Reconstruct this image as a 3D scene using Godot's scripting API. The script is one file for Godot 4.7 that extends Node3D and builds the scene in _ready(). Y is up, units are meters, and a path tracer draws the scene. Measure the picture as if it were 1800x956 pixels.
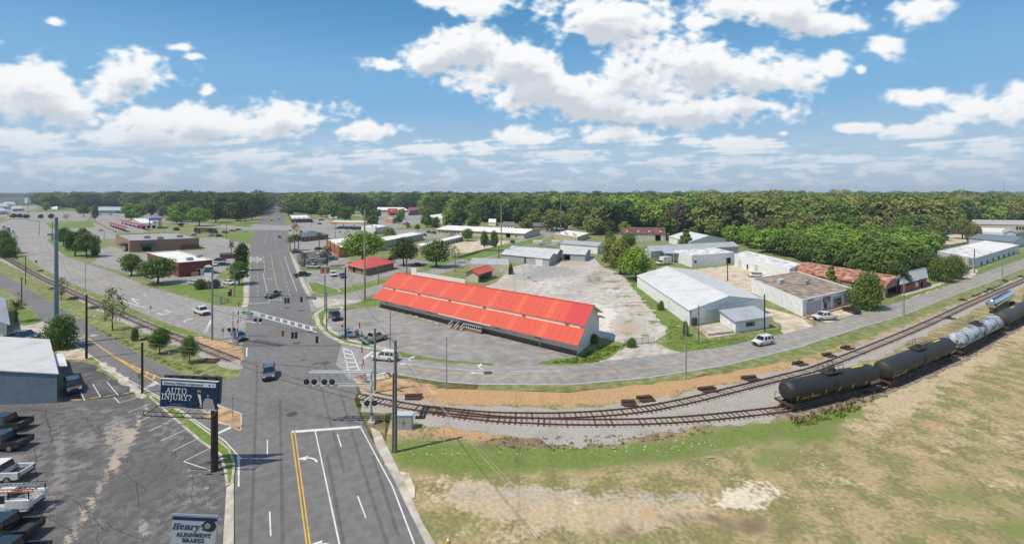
extends Node3D
# A small town seen from about 30 m up: a road junction, a railway with tank cars, metal sheds and woods.
# Positions were read off the photograph (1800 x 956): a pixel gives a direction, the flat ground gives the distance.
const H := 30.0
const F := 850.0
const CX := 900.0
const HY := 339.0

var rng := RandomNumberGenerator.new()
var mats := {}
var texs := {}
var taken := {}

# ---------------------------------------------------------------- positions
func g(px: float, py: float, y := 0.0) -> Vector3:
	var d := F * H / (py - HY)
	return Vector3((px - CX) * d / F, y, -d)
func gh(px: float, py: float, h: float) -> Vector3:   # the point at height h seen at a pixel
	var d := F * (H - h) / (py - HY)
	return Vector3((px - CX) * d / F, h, -d)
func mpp(py: float) -> float: return H / (py - HY)
func hgt(base: float, top: float) -> float: return H * (base - top) / (base - HY)
func rf(a: float, b: float) -> float: return rng.randf_range(a, b)

# ---------------------------------------------------------------- mesh collector
class MB:
	var v := PackedVector3Array()
	var n := PackedVector3Array()
	var c := PackedColorArray()
	var uv := PackedVector2Array()
	var col := Color(1, 1, 1)
	var colored := false
	func tri(a: Vector3, b: Vector3, d: Vector3) -> void:
		var nn := (b - a).cross(d - a).normalized()
		v.append(a); v.append(d); v.append(b)
		for k in 3:
			n.append(nn)
			c.append(col)
	func trin(a: Vector3, b: Vector3, d: Vector3, na: Vector3, nb: Vector3, nd: Vector3) -> void:
		v.append(a); v.append(d); v.append(b)
		n.append(na); n.append(nd); n.append(nb)
		for k in 3: c.append(col)
	func quad(a: Vector3, b: Vector3, d: Vector3, e: Vector3) -> void:
		tri(a, b, d); tri(a, d, e)
	func quadn(a: Vector3, b: Vector3, d: Vector3, e: Vector3, na: Vector3, nb: Vector3, nd: Vector3, ne: Vector3) -> void:
		trin(a, b, d, na, nb, nd); trin(a, d, e, na, nd, ne)
	func hexa(o: Vector3, x: Vector3, y: Vector3, z: Vector3) -> void:   # parallelepiped
		if x.cross(y).dot(z) < 0.0:
			var t := x; x = y; y = t
		var p := [o, o + x, o + x + y, o + y, o + z, o + x + z, o + x + y + z, o + y + z]
		quad(p[0], p[3], p[2], p[1]); quad(p[4], p[5], p[6], p[7])
		quad(p[0], p[1], p[5], p[4]); quad(p[1], p[2], p[6], p[5])
		quad(p[2], p[3], p[7], p[6]); quad(p[3], p[0], p[4], p[7])
	func box(at: Vector3, s: Vector3) -> void:
		hexa(at - s * 0.5, Vector3(s.x, 0, 0), Vector3(0, s.y, 0), Vector3(0, 0, s.z))
	func bar(a: Vector3, b: Vector3, w: float, h: float) -> void:   # square bar between two points
		var z := (b - a)
		var x := z.cross(Vector3.UP)
		if x.length() < 0.001: x = Vector3.RIGHT
		x = x.normalized()
		var y := x.cross(z).normalized()
		hexa(a - x * w * 0.5 - y * h * 0.5, x * w, y * h, z)
	func tube(a: Vector3, b: Vector3, r0: float, r1: float, seg := 8, caps := true) -> void:
		var z := (b - a).normalized()
		var x := z.cross(Vector3.UP)
		if x.length() < 0.01: x = z.cross(Vector3.RIGHT)
		x = x.normalized()
		var y := z.cross(x)
		for k in seg:
			var t0 := TAU * k / seg
			var t1 := TAU * (k + 1) / seg
			var d0 := x * cos(t0) + y * sin(t0)
			var d1 := x * cos(t1) + y * sin(t1)
			quadn(a + d0 * r0, a + d1 * r0, b + d1 * r1, b + d0 * r1, d0, d1, d1, d0)
			if caps:
				if r1 > 0.001: tri(b, b + d0 * r1, b + d1 * r1)
				if r0 > 0.001: tri(a, a + d1 * r0, a + d0 * r0)
	func path(pts: Array, r: float, seg := 6) -> void:
		for k in pts.size() - 1: tube(pts[k], pts[k + 1], r, r, seg, true)
	func ball(at: Vector3, r: Vector3, nu := 10, nv := 6) -> void:
		for i in nv:
			for j in nu:
				var q := []
				for e in [[i, j], [i, j + 1], [i + 1, j + 1], [i + 1, j]]:
					var th: float = PI * e[0] / nv
					var ph: float = TAU * e[1] / nu
					q.append(Vector3(sin(th) * cos(ph), cos(th), -sin(th) * sin(ph)))
				var m := []
				for d in q: m.append((d / r).normalized())
				quadn(at + q[0] * r, at + q[3] * r, at + q[2] * r, at + q[1] * r, m[0], m[3], m[2], m[1])
	func loft(rings: Array, capped := true) -> void:   # rings of equal size, each an Array of Vector3
		for i in rings.size() - 1:
			var a: Array = rings[i]
			var b: Array = rings[i + 1]
			var m := a.size()
			for k in m:
				quad(a[k], a[(k + 1) % m], b[(k + 1) % m], b[k])
		if capped:
			var f: Array = rings[0]
			for k in range(1, f.size() - 1): tri(f[0], f[k + 1], f[k])
			var l: Array = rings[-1]
			for k in range(1, l.size() - 1): tri(l[0], l[k], l[k + 1])
	func poly(pts: PackedVector2Array, y: float) -> void:   # flat polygon (x, z) facing up
		var idx := Geometry2D.triangulate_polygon(pts)
		for k in range(0, idx.size(), 3):
			var a := Vector3(pts[idx[k]].x, y, pts[idx[k]].y)
			var b := Vector3(pts[idx[k + 1]].x, y, pts[idx[k + 1]].y)
			var d := Vector3(pts[idx[k + 2]].x, y, pts[idx[k + 2]].y)
			if (b - a).cross(d - a).y < 0: tri(a, d, b)
			else: tri(a, b, d)
	func walls(pts: PackedVector2Array, y0: float, y1: float) -> void:
		var cw := Geometry2D.is_polygon_clockwise(pts)
		for k in pts.size():
			var p := pts[k]
			var q := pts[(k + 1) % pts.size()]
			if not cw:
				var t := p; p = q; q = t
			quad(Vector3(p.x, y0, p.y), Vector3(q.x, y0, q.y), Vector3(q.x, y1, q.y), Vector3(p.x, y1, p.y))
	func slab(pts: PackedVector2Array, y0: float, y1: float) -> void:
		poly(pts, y1); walls(pts, y0, y1)
	func done() -> ArrayMesh:
		var a := []
		a.resize(Mesh.ARRAY_MAX)
		a[Mesh.ARRAY_VERTEX] = v
		a[Mesh.ARRAY_NORMAL] = n
		if colored: a[Mesh.ARRAY_COLOR] = c
		if uv.size() == v.size() and uv.size() > 0: a[Mesh.ARRAY_TEX_UV] = uv
		var m := ArrayMesh.new()
		if v.size() > 0: m.add_surface_from_arrays(Mesh.PRIMITIVE_TRIANGLES, a)
		return m

# ---------------------------------------------------------------- nodes
func numbered(called: String) -> String:
	if not taken.has(called):
		taken[called] = 0
		return called
	taken[called] += 1
	return "%s_%03d" % [called, taken[called]]
func put(called: String, mb: MB, m: Material, parent: Node = null) -> MeshInstance3D:
	var o := MeshInstance3D.new()
	o.mesh = mb.done()
	o.material_override = m
	if parent == null:
		o.name = numbered(called)
		add_child(o)
	else:
		o.name = called
		parent.add_child(o, true)
	return o
func tag(o: Node, label: String, category: String, group := "") -> Node:
	o.set_meta("label", label)
	o.set_meta("category", category)
	if group != "": o.set_meta("group", group)
	return o
func thing(called: String, label: String, category: String, at := Vector3.ZERO, turn := 0.0, group := "") -> Node3D:
	var o := Node3D.new()
	o.name = numbered(called)
	add_child(o)
	o.position = at
	o.rotation.y = turn
	tag(o, label, category, group)
	return o
func copy(src: Node3D, at: Vector3, turn: float, label: String, group := "", sc := Vector3.ONE) -> Node3D:
	var o: Node3D = src.duplicate()
	o.name = numbered(str(src.name))
	add_child(o)
	o.transform = Transform3D(Basis(Vector3.UP, turn).scaled_local(sc), at)
	o.set_meta("label", label)
	if group != "": o.set_meta("group", group)
	return o
func setting(called: String, mb: MB, m: Material) -> MeshInstance3D:
	var o := put(called, mb, m)
	o.set_meta("kind", "structure")
	return o

# ---------------------------------------------------------------- materials (linear base colours)
func lin(r: float, gg: float, b: float, a := 1.0) -> Color:
	var c := Color(r, gg, b).linear_to_srgb()
	c.a = a
	return c
func mat(key: String, r: float, gg: float, b: float, rough := 0.7, metal := 0.0, grain := "grain", scale := 0.5) -> StandardMaterial3D:
	if mats.has(key): return mats[key]
	var m := StandardMaterial3D.new()
	m.resource_name = key
	m.albedo_color = lin(r, gg, b)
	m.roughness = rough
	m.metallic = metal
	m.cull_mode = BaseMaterial3D.CULL_DISABLED
	if grain != "":
		m.albedo_texture = texs[grain]
		m.uv1_triplanar = true
		m.uv1_scale = Vector3.ONE * scale
	mats[key] = m
	return m
func ground_mat(key: String, tex: String, scale: float, detail := "", dscale := 0.1, rough := 0.95) -> StandardMaterial3D:
	if mats.has(key): return mats[key]
	var m := StandardMaterial3D.new()
	m.resource_name = key
	m.roughness = rough
	m.cull_mode = BaseMaterial3D.CULL_DISABLED
	m.albedo_texture = texs[tex]
	m.uv1_triplanar = true
	m.uv1_world_triplanar = true
	m.uv1_scale = Vector3.ONE * scale
	if detail != "":
		m.detail_enabled = true
		m.detail_blend_mode = BaseMaterial3D.BLEND_MODE_MUL
		m.detail_albedo = texs[detail]
		m.detail_uv_layer = BaseMaterial3D.DETAIL_UV_2
		m.uv2_triplanar = true
		m.uv2_world_triplanar = true
		m.uv2_scale = Vector3.ONE * dscale
	mats[key] = m
	return m
func glass(key := "glass", r := 0.02, gg := 0.025, b := 0.03) -> StandardMaterial3D:
	var m := mat(key, r, gg, b, 0.08, 0.0, "")
	m.metallic_specular = 0.7
	return m
func noise(s: int, freq: float, oct: int) -> FastNoiseLite:
	var f := FastNoiseLite.new()
	f.seed = s
	f.noise_type = FastNoiseLite.TYPE_SIMPLEX
	f.frequency = freq
	f.fractal_octaves = oct
	return f
# A tiling picture: a coarse pattern and a fine one mixed through a ramp of linear colours.
func tex(key: String, size: int, s: int, coarse: float, fine: float, mixed: float, stops: Array, gain := 1.0) -> void:
	var a := noise(s, coarse, 5).get_seamless_image(size, size)
	var b := noise(s + 7, fine, 3).get_seamless_image(size, size)
	a.convert(Image.FORMAT_L8); b.convert(Image.FORMAT_L8)
	var da := a.get_data()
	var db := b.get_data()
	var grad := Gradient.new()
	var offs := PackedFloat32Array()
	var cols := PackedColorArray()
	for st in stops:
		offs.append(st[0])
		cols.append(lin(st[1], st[2], st[3]))
	grad.offsets = offs
	grad.colors = cols
	var lut := PackedByteArray()
	for k in 256:
		var c := grad.sample(k / 255.0)
		lut.append(int(clampf(c.r, 0, 1) * 255)); lut.append(int(clampf(c.g, 0, 1) * 255)); lut.append(int(clampf(c.b, 0, 1) * 255))
	var out := PackedByteArray()
	out.resize(size * size * 3)
	var mi := int(mixed * 256)
	for k in size * size:
		var t := (da[k] * (256 - mi) + db[k] * mi) >> 8
		t = clampi(int((t - 128) * gain) + 128, 0, 255) * 3
		out[k * 3] = lut[t]; out[k * 3 + 1] = lut[t + 1]; out[k * 3 + 2] = lut[t + 2]
	texs[key] = ImageTexture.create_from_image(Image.create_from_data(size, size, false, Image.FORMAT_RGB8, out))

func make_textures() -> void:
	tex("grain", 256, 3, 0.02, 0.12, 0.4, [[0.0, 0.72, 0.72, 0.72], [1.0, 1.0, 1.0, 1.0]])
	tex("stain", 512, 4, 0.008, 0.06, 0.3, [[0.0, 0.66, 0.65, 0.63], [0.4, 0.9, 0.895, 0.885], [1.0, 1.0, 1.0, 1.0]], 1.2)
	tex("blotch", 512, 5, 0.006, 0.03, 0.25, [[0.0, 0.8, 0.79, 0.78], [0.5, 0.94, 0.94, 0.94], [1.0, 1.0, 1.0, 1.0]], 1.3)
	tex("asphalt", 512, 11, 0.01, 0.2, 0.35, [[0.0, 0.113, 0.11, 0.109], [0.5, 0.147, 0.143, 0.141], [1.0, 0.188, 0.183, 0.178]], 1.1)
	tex("asphalt_dark", 512, 12, 0.008, 0.18, 0.3, [[0.0, 0.05, 0.05, 0.052], [0.45, 0.078, 0.077, 0.079], [0.75, 0.11, 0.107, 0.105], [1.0, 0.18, 0.168, 0.155]], 1.4)
	tex("asphalt_pale", 512, 13, 0.008, 0.18, 0.3, [[0.0, 0.2, 0.193, 0.183], [0.5, 0.26, 0.25, 0.238], [1.0, 0.335, 0.322, 0.305]], 1.3)
	tex("concrete", 512, 14, 0.008, 0.15, 0.3, [[0.0, 0.27, 0.24, 0.2], [0.5, 0.44, 0.4, 0.345], [1.0, 0.56, 0.53, 0.48]], 1.3)
	tex("yard", 1024, 15, 0.006, 0.08, 0.25, [[0.0, 0.26, 0.22, 0.15], [0.14, 0.37, 0.335, 0.28], [0.36, 0.43, 0.41, 0.385], [0.7, 0.49, 0.465, 0.435], [1.0, 0.66, 0.62, 0.56]], 1.25)
	tex("gravel", 512, 16, 0.02, 0.25, 0.75, [[0.0, 0.11, 0.1, 0.088], [0.45, 0.315, 0.29, 0.255], [1.0, 0.6, 0.57, 0.53]], 1.7)
	tex("grass", 1024, 17, 0.01, 0.15, 0.4, [[0.0, 0.065, 0.125, 0.016], [0.4, 0.11, 0.185, 0.025], [0.75, 0.16, 0.215, 0.045], [1.0, 0.24, 0.235, 0.08]], 1.4)
	tex("grass_dry", 1024, 18, 0.008, 0.15, 0.35, [[0.0, 0.08, 0.13, 0.025], [0.4, 0.15, 0.19, 0.05], [0.7, 0.23, 0.22, 0.095], [1.0, 0.36, 0.3, 0.18]], 1.4)
	tex("clay", 512, 19, 0.01, 0.12, 0.3, [[0.0, 0.22, 0.15, 0.075], [0.4, 0.41, 0.255, 0.14], [1.0, 0.53, 0.37, 0.23]], 1.5)
	tex("sand", 512, 20, 0.008, 0.12, 0.3, [[0.0, 0.36, 0.29, 0.2], [0.5, 0.52, 0.44, 0.33], [1.0, 0.62, 0.56, 0.46]], 1.5)
	tex("floor", 512, 21, 0.01, 0.1, 0.3, [[0.0, 0.02, 0.03, 0.01], [0.5, 0.05, 0.065, 0.022], [1.0, 0.12, 0.11, 0.05]], 1.5)
	tex("rust", 512, 22, 0.01, 0.08, 0.3, [[0.0, 0.11, 0.035, 0.016], [0.35, 0.25, 0.085, 0.04], [0.6, 0.34, 0.14, 0.08], [0.8, 0.42, 0.3, 0.24], [1.0, 0.5, 0.44, 0.38]], 1.7)
	tex("brickwall", 512, 23, 0.02, 0.15, 0.5, [[0.0, 0.75, 0.7, 0.66], [1.0, 1.0, 1.0, 1.0]], 1.3)
	tex("tar", 512, 24, 0.008, 0.08, 0.3, [[0.0, 0.1, 0.075, 0.055], [0.4, 0.2, 0.155, 0.12], [0.75, 0.29, 0.235, 0.19], [1.0, 0.4, 0.35, 0.3]], 1.5)
	tex("membrane", 512, 25, 0.008, 0.06, 0.3, [[0.0, 0.16, 0.16, 0.16], [0.3, 0.42, 0.42, 0.42], [0.6, 0.58, 0.58, 0.58], [1.0, 0.72, 0.72, 0.72]], 1.5)
	tex("peel", 512, 26, 0.012, 0.05, 0.3, [[0.0, 0.03, 0.03, 0.033], [0.36, 0.05, 0.05, 0.055], [0.41, 0.34, 0.38, 0.42], [1.0, 0.42, 0.46, 0.5]], 1.6)

# ---------------------------------------------------------------- flat ground pieces
func pxpoly(pts: Array) -> PackedVector2Array:
	var out := PackedVector2Array()
	for k in range(0, pts.size(), 2):
		var p := g(pts[k], pts[k + 1])
		out.append(Vector2(p.x, p.z))
	return out
func ragged(p: PackedVector2Array, amount: float, step: float) -> PackedVector2Array:
	if amount <= 0.0: return p
	var f := noise(77, 0.09, 3)
	var out := PackedVector2Array()
	for k in p.size():
		var a := p[k]
		var b := p[(k + 1) % p.size()]
		var cnt := clampi(int(a.distance_to(b) / step), 1, 60)
		for j in cnt:
			var q := a.lerp(b, float(j) / cnt)
			out.append(q + Vector2(f.get_noise_2d(q.x * 3, q.y * 3) + f.get_noise_2d(q.x * 15, q.y * 15) * 0.6, f.get_noise_2d(q.x * 3 + 90, q.y * 3 - 50) + f.get_noise_2d(q.x * 15 + 90, q.y * 15) * 0.6) * amount)
	return out if Geometry2D.triangulate_polygon(out).size() > 0 else p
func sheet(called: String, pts: Array, y: float, m: Material, rag := 0.0, parent: Node = null) -> MeshInstance3D:
	var mb := MB.new()
	mb.poly(ragged(pxpoly(pts), rag, 1.5), y)
	if parent: return put(called, mb, m, parent)
	return setting(called, mb, m)
func island(called: String, pts: Array, top: Material, kerb: Material, kw := 0.35) -> void:
	var outer := pxpoly(pts)
	var mb := MB.new()
	mb.slab(outer, 0.0, 0.13)
	var k := setting("kerb", mb, kerb)
	var inner := Geometry2D.offset_polygon(outer, -kw, Geometry2D.JOIN_ROUND)
	if inner.size() > 0:
		var mi := MB.new()
		mi.poly(inner[0], 0.145)
		put(called, mi, top, k)
# a strip along a polyline of pixels
func strip(mb: MB, pts: Array, w: float, y: float, dash := 0.0, gap := 0.0) -> void:
	var p := []
	for k in range(0, pts.size(), 2): p.append(g(pts[k], pts[k + 1], y))
	strip3(mb, p, w, dash, gap)
func strip3(mb: MB, p: Array, w: float, dash := 0.0, gap := 0.0) -> void:
	for k in p.size() - 1:
		var a: Vector3 = p[k]
		var b: Vector3 = p[k + 1]
		var d := b - a
		var l := d.length()
		if l < 0.01: continue
		d /= l
		var s := Vector3(-d.z, 0, d.x) * w * 0.5
		if dash <= 0.0:
			mb.quad(a + s, b + s, b - s, a - s)
			continue
		var t := 0.0
		while t < l:
			var e := minf(t + dash, l)
			mb.quad(a + d * t + s, a + d * e + s, a + d * e - s, a + d * t - s)
			t += dash + gap
func smooth(pts: Array, n := 6) -> Array:   # pixel polyline -> world points on a smooth curve
	var c := Curve3D.new()
	var w := []
	for k in range(0, pts.size(), 2): w.append(g(pts[k], pts[k + 1]))
	for k in w.size():
		var t: Vector3 = Vector3.ZERO
		if k > 0 and k < w.size() - 1: t = (w[k + 1] - w[k - 1]) / 6.0
		c.add_point(w[k], -t, t)
	var out := []
	for k in w.size() - 1:
		for j in n: out.append(c.sample(k, float(j) / n))
	out.append(w[-1])
	return out

# ---------------------------------------------------------------- sky
func make_sky() -> ImageTexture:
	var w := 2048
	var h := 2048
	var clouds := [
		[30, 150, 105, 48], [110, 185, 95, 42], [240, 135, 72, 40], [185, 165, 60, 28], [50, 250, 100, 22], [375, 222, 185, 34], [490, 205, 105, 28], [655, 231, 68, 18], [255, 205, 50, 20],
		[96, 38, 16, 9], [312, 83, 24, 9], [338, 100, 20, 6], [365, 161, 13, 10], [165, 215, 14, 9], [275, 245, 150, 20],
		[680, 112, 50, 16], [745, 105, 60, 30], [830, 95, 95, 45], [900, 125, 110, 55], [965, 160, 130, 48], [1035, 45, 85, 60], [1110, 50, 70, 60], [1120, 150, 110, 60], [1200, 120, 110, 65], [1290, 135, 110, 48],
		[1385, 138, 80, 36], [1462, 118, 22, 30], [1170, 200, 190, 30], [1060, 190, 110, 34], [1310, 185, 75, 16], [850, 14, 55, 24], [765, 0, 55, 16], [1340, 14, 130, 34], [1450, 40, 70, 30], [1610, 22, 60, 30], [1395, 18, 90, 36],
		[1562, 86, 36, 24], [1235, 40, 32, 13], [1514, 124, 10, 10], [1640, 174, 66, 20], [1740, 190, 80, 30], [1790, 165, 30, 20], [1515, 226, 46, 9], [1620, 230, 68, 17], [1665, 208, 36, 14], [1640, 257, 38, 9], [1745, 260, 62, 18],
		[1308, 256, 72, 19], [1215, 247, 26, 12], [1080, 232, 72, 18], [1125, 246, 38, 13], [918, 246, 60, 22], [750, 262, 60, 13], [1375, 235, 12, 6], [1170, 284, 36, 8], [840, 262, 30, 14], [655, 275, 50, 12], [1490, 280, 60, 8], [1300, 282, 60, 9],
		[1000, 275, 60, 12], [560, 285, 60, 10], [1560, 292, 50, 7], [1700, 288, 70, 9], [430, 275, 80, 14], [120, 285, 90, 10], [1400, 293, 60, 6],
	]
	var f := noise(5, 1.0, 5)
	f.fractal_gain = 0.55
	var far_field := noise(9, 1.0, 5)
	var rows := int(h * 0.5)
	var dens := PackedFloat32Array()
	dens.resize(w * rows)
	var raw := PackedFloat32Array()
	raw.resize(w * rows)
	var tans := PackedFloat32Array()
	for x in w: tans.append((float(x) + 0.5) / w * TAU - PI)
	for y in rows:
		var el := PI * 0.5 - (y + 0.5) / h * PI
		var te := tan(el)
		for x in w:
			var az := tans[x]
			var d := 0.0
			var own := 0.0
			if absf(az) < 1.02 and el < 0.62:
				var px := CX + F * tan(az)
				var py := HY - te * F / cos(az)
				own = smoothstep(1.02, 0.85, absf(az)) * smoothstep(0.62, 0.45, el)
				var best := -1.0
				for c in clouds:
					var ry: float = c[3] * 1.12
					if absf(py - c[1]) > ry * 1.9: continue
					var rx: float = c[2] * 1.12
					if absf(px - c[0]) > rx * 1.6: continue
					var ex: float = (px - c[0]) / rx
					var ey: float = (py - c[1]) / ry
					if ey > 0.0: ey *= 1.15
					best = maxf(best, 1.0 - sqrt(ex * ex + ey * ey))
				if best < -0.3 and py > 225:
					best = -0.3 - 0.1
				var low := smoothstep(235.0, 305.0, py)
				var sc := lerpf(1.0, 0.5, low)
				var nz := f.get_noise_2d(px * 0.0075 / sc, py * 0.0125 / sc) * 0.7 + f.get_noise_2d(px * 0.03 + 70.0, py * 0.04) * 0.42
				d = best * 1.05 + nz * 0.85 + 0.1
				if low > 0.0:
					var nl := f.get_noise_2d(px * 0.013 + 300.0, py * 0.05)
					d = maxf(d, (nl * 1.1 + 0.08) * low)
				if px > 985 and px < 1040 and py > 35 and py < 140:
					var hx := (px - 1012.0) / 20.0
					var hy := (py - 90.0) / 45.0
					d -= maxf(0.0, 1.4 - sqrt(hx * hx + hy * hy)) * 0.9
			if own < 1.0:
				var k := 1.0 / (sin(maxf(el, 0.0)) + 0.12)
				var o := far_field.get_noise_2d(sin(az) * k * 1.3, -cos(az) * k * 1.3) * 1.3 - 0.12
				d = lerpf(o, d, own)
			raw[y * w + x] = d
			dens[y * w + x] = clampf(d * 1.15 + 0.05, 0.0, 1.0)
	# how much cloud lies above each point, smoothed: it greys the undersides
	var soft := Image.create_from_data(w, rows, false, Image.FORMAT_RF, dens.to_byte_array())
	soft.resize(w / 10, rows / 16, Image.INTERPOLATE_LANCZOS)
	soft.resize(w, rows, Image.INTERPOLATE_CUBIC)
	var sd := soft.get_data().to_float32_array()
	var img: Image
	var out := PackedByteArray()
	out.resize(w * h * 3)
	for y in h:
		var el := PI * 0.5 - (y + 0.5) / h * PI
		var air := Color(0.24, 0.47, 0.74)
		if el > 0.38: air = Color(0.34, 0.575, 0.775).lerp(Color(0.2, 0.42, 0.69), smoothstep(0.38, 1.4, el))
		elif el > 0.2: air = Color(0.49, 0.695, 0.865).lerp(Color(0.34, 0.575, 0.775), smoothstep(0.2, 0.38, el))
		elif el > 0.06: air = Color(0.68, 0.785, 0.87).lerp(Color(0.49, 0.695, 0.865), smoothstep(0.06, 0.2, el))
		else: air = Color(0.72, 0.775, 0.825).lerp(Color(0.68, 0.785, 0.87), smoothstep(0.0, 0.06, el))
		if el < 0.0: air = Color(0.72, 0.775, 0.825).lerp(Color(0.42, 0.42, 0.36), smoothstep(0.0, -0.12, el))
		var haze := smoothstep(0.14, 0.0, el)
		for x in w:
			var i := (y * w + (x + w / 2) % w) * 3
			var c := air
			if y < rows:
				var d := dens[y * w + x]
				if d > 0.0:
					var up1 := sd[maxi(0, y - 14) * w + x]
					var up2 := sd[maxi(0, y - 32) * w + x]
					var dn := sd[mini(rows - 1, y + 16) * w + x]
					var relief := raw[y * w + x] - raw[maxi(0, y - 7) * w + maxi(0, x - 3)]
					var l := clampf(1.0 - 0.55 * up1 * up1 - 0.5 * up2 * up1 + 0.35 * dn * (1.0 - up1) + (0.9 - d) * 0.12 + clampf(relief * 0.75, -0.16, 0.14), 0.0, 1.0)
					var white := Color(0.8, 0.825, 0.86).lerp(Color(0.985, 0.985, 0.99), smoothstep(-0.1, 0.9, l))
					white = white.lerp(Color(0.78, 0.825, 0.87), haze * 0.6)
					c = air.lerp(white, smoothstep(0.0, 0.72, d) * (1.0 - haze * 0.3))
			out[i] = int(c.r * 255.0); out[i + 1] = int(c.g * 255.0); out[i + 2] = int(c.b * 255.0)
	img = Image.create_from_data(w, h, false, Image.FORMAT_RGB8, out)
	return ImageTexture.create_from_image(img)

func make_view() -> void:
	var cam := Camera3D.new()
	cam.name = "camera"
	cam.projection = Camera3D.PROJECTION_FRUSTUM
	cam.near = 0.5
	cam.far = 9000.0
	cam.keep_aspect = Camera3D.KEEP_HEIGHT
	cam.size = cam.near * 954.5 / F
	cam.frustum_offset = Vector2(0, -cam.near * (478.0 - HY) / F)
	cam.position = Vector3(0, H, 0)
	cam.current = true
	add_child(cam)
	var e := Environment.new()
	e.background_mode = Environment.BG_SKY
	var sm := PanoramaSkyMaterial.new()
	sm.panorama = make_sky()
	e.sky = Sky.new()
	e.sky.sky_material = sm
	e.tonemap_mode = Environment.TONE_MAPPER_LINEAR
	e.tonemap_exposure = 1.08
	e.background_energy_multiplier = 0.95
	e.fog_enabled = true
	e.fog_density = 0.00013
	e.fog_light_color = Color(0.80, 0.87, 0.95)
	e.sdfgi_enabled = true
	e.ssao_enabled = true
	e.ssil_enabled = true
	var we := WorldEnvironment.new()
	we.name = "air_and_sky"
	we.environment = e
	add_child(we)
	var sun := DirectionalLight3D.new()
	sun.name = "sun"
	sun.light_energy = 1.5
	sun.light_color = Color(1.0, 0.955, 0.885)
	sun.light_angular_distance = 0.53
	sun.shadow_enabled = true
	add_child(sun)
	var az := Vector3(0.9, 0, -0.42).normalized()   # the way shadows fall
	var el := deg_to_rad(58.0)
	sun.look_at_from_position(Vector3.ZERO, az * cos(el) + Vector3.DOWN * sin(el))

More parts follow.
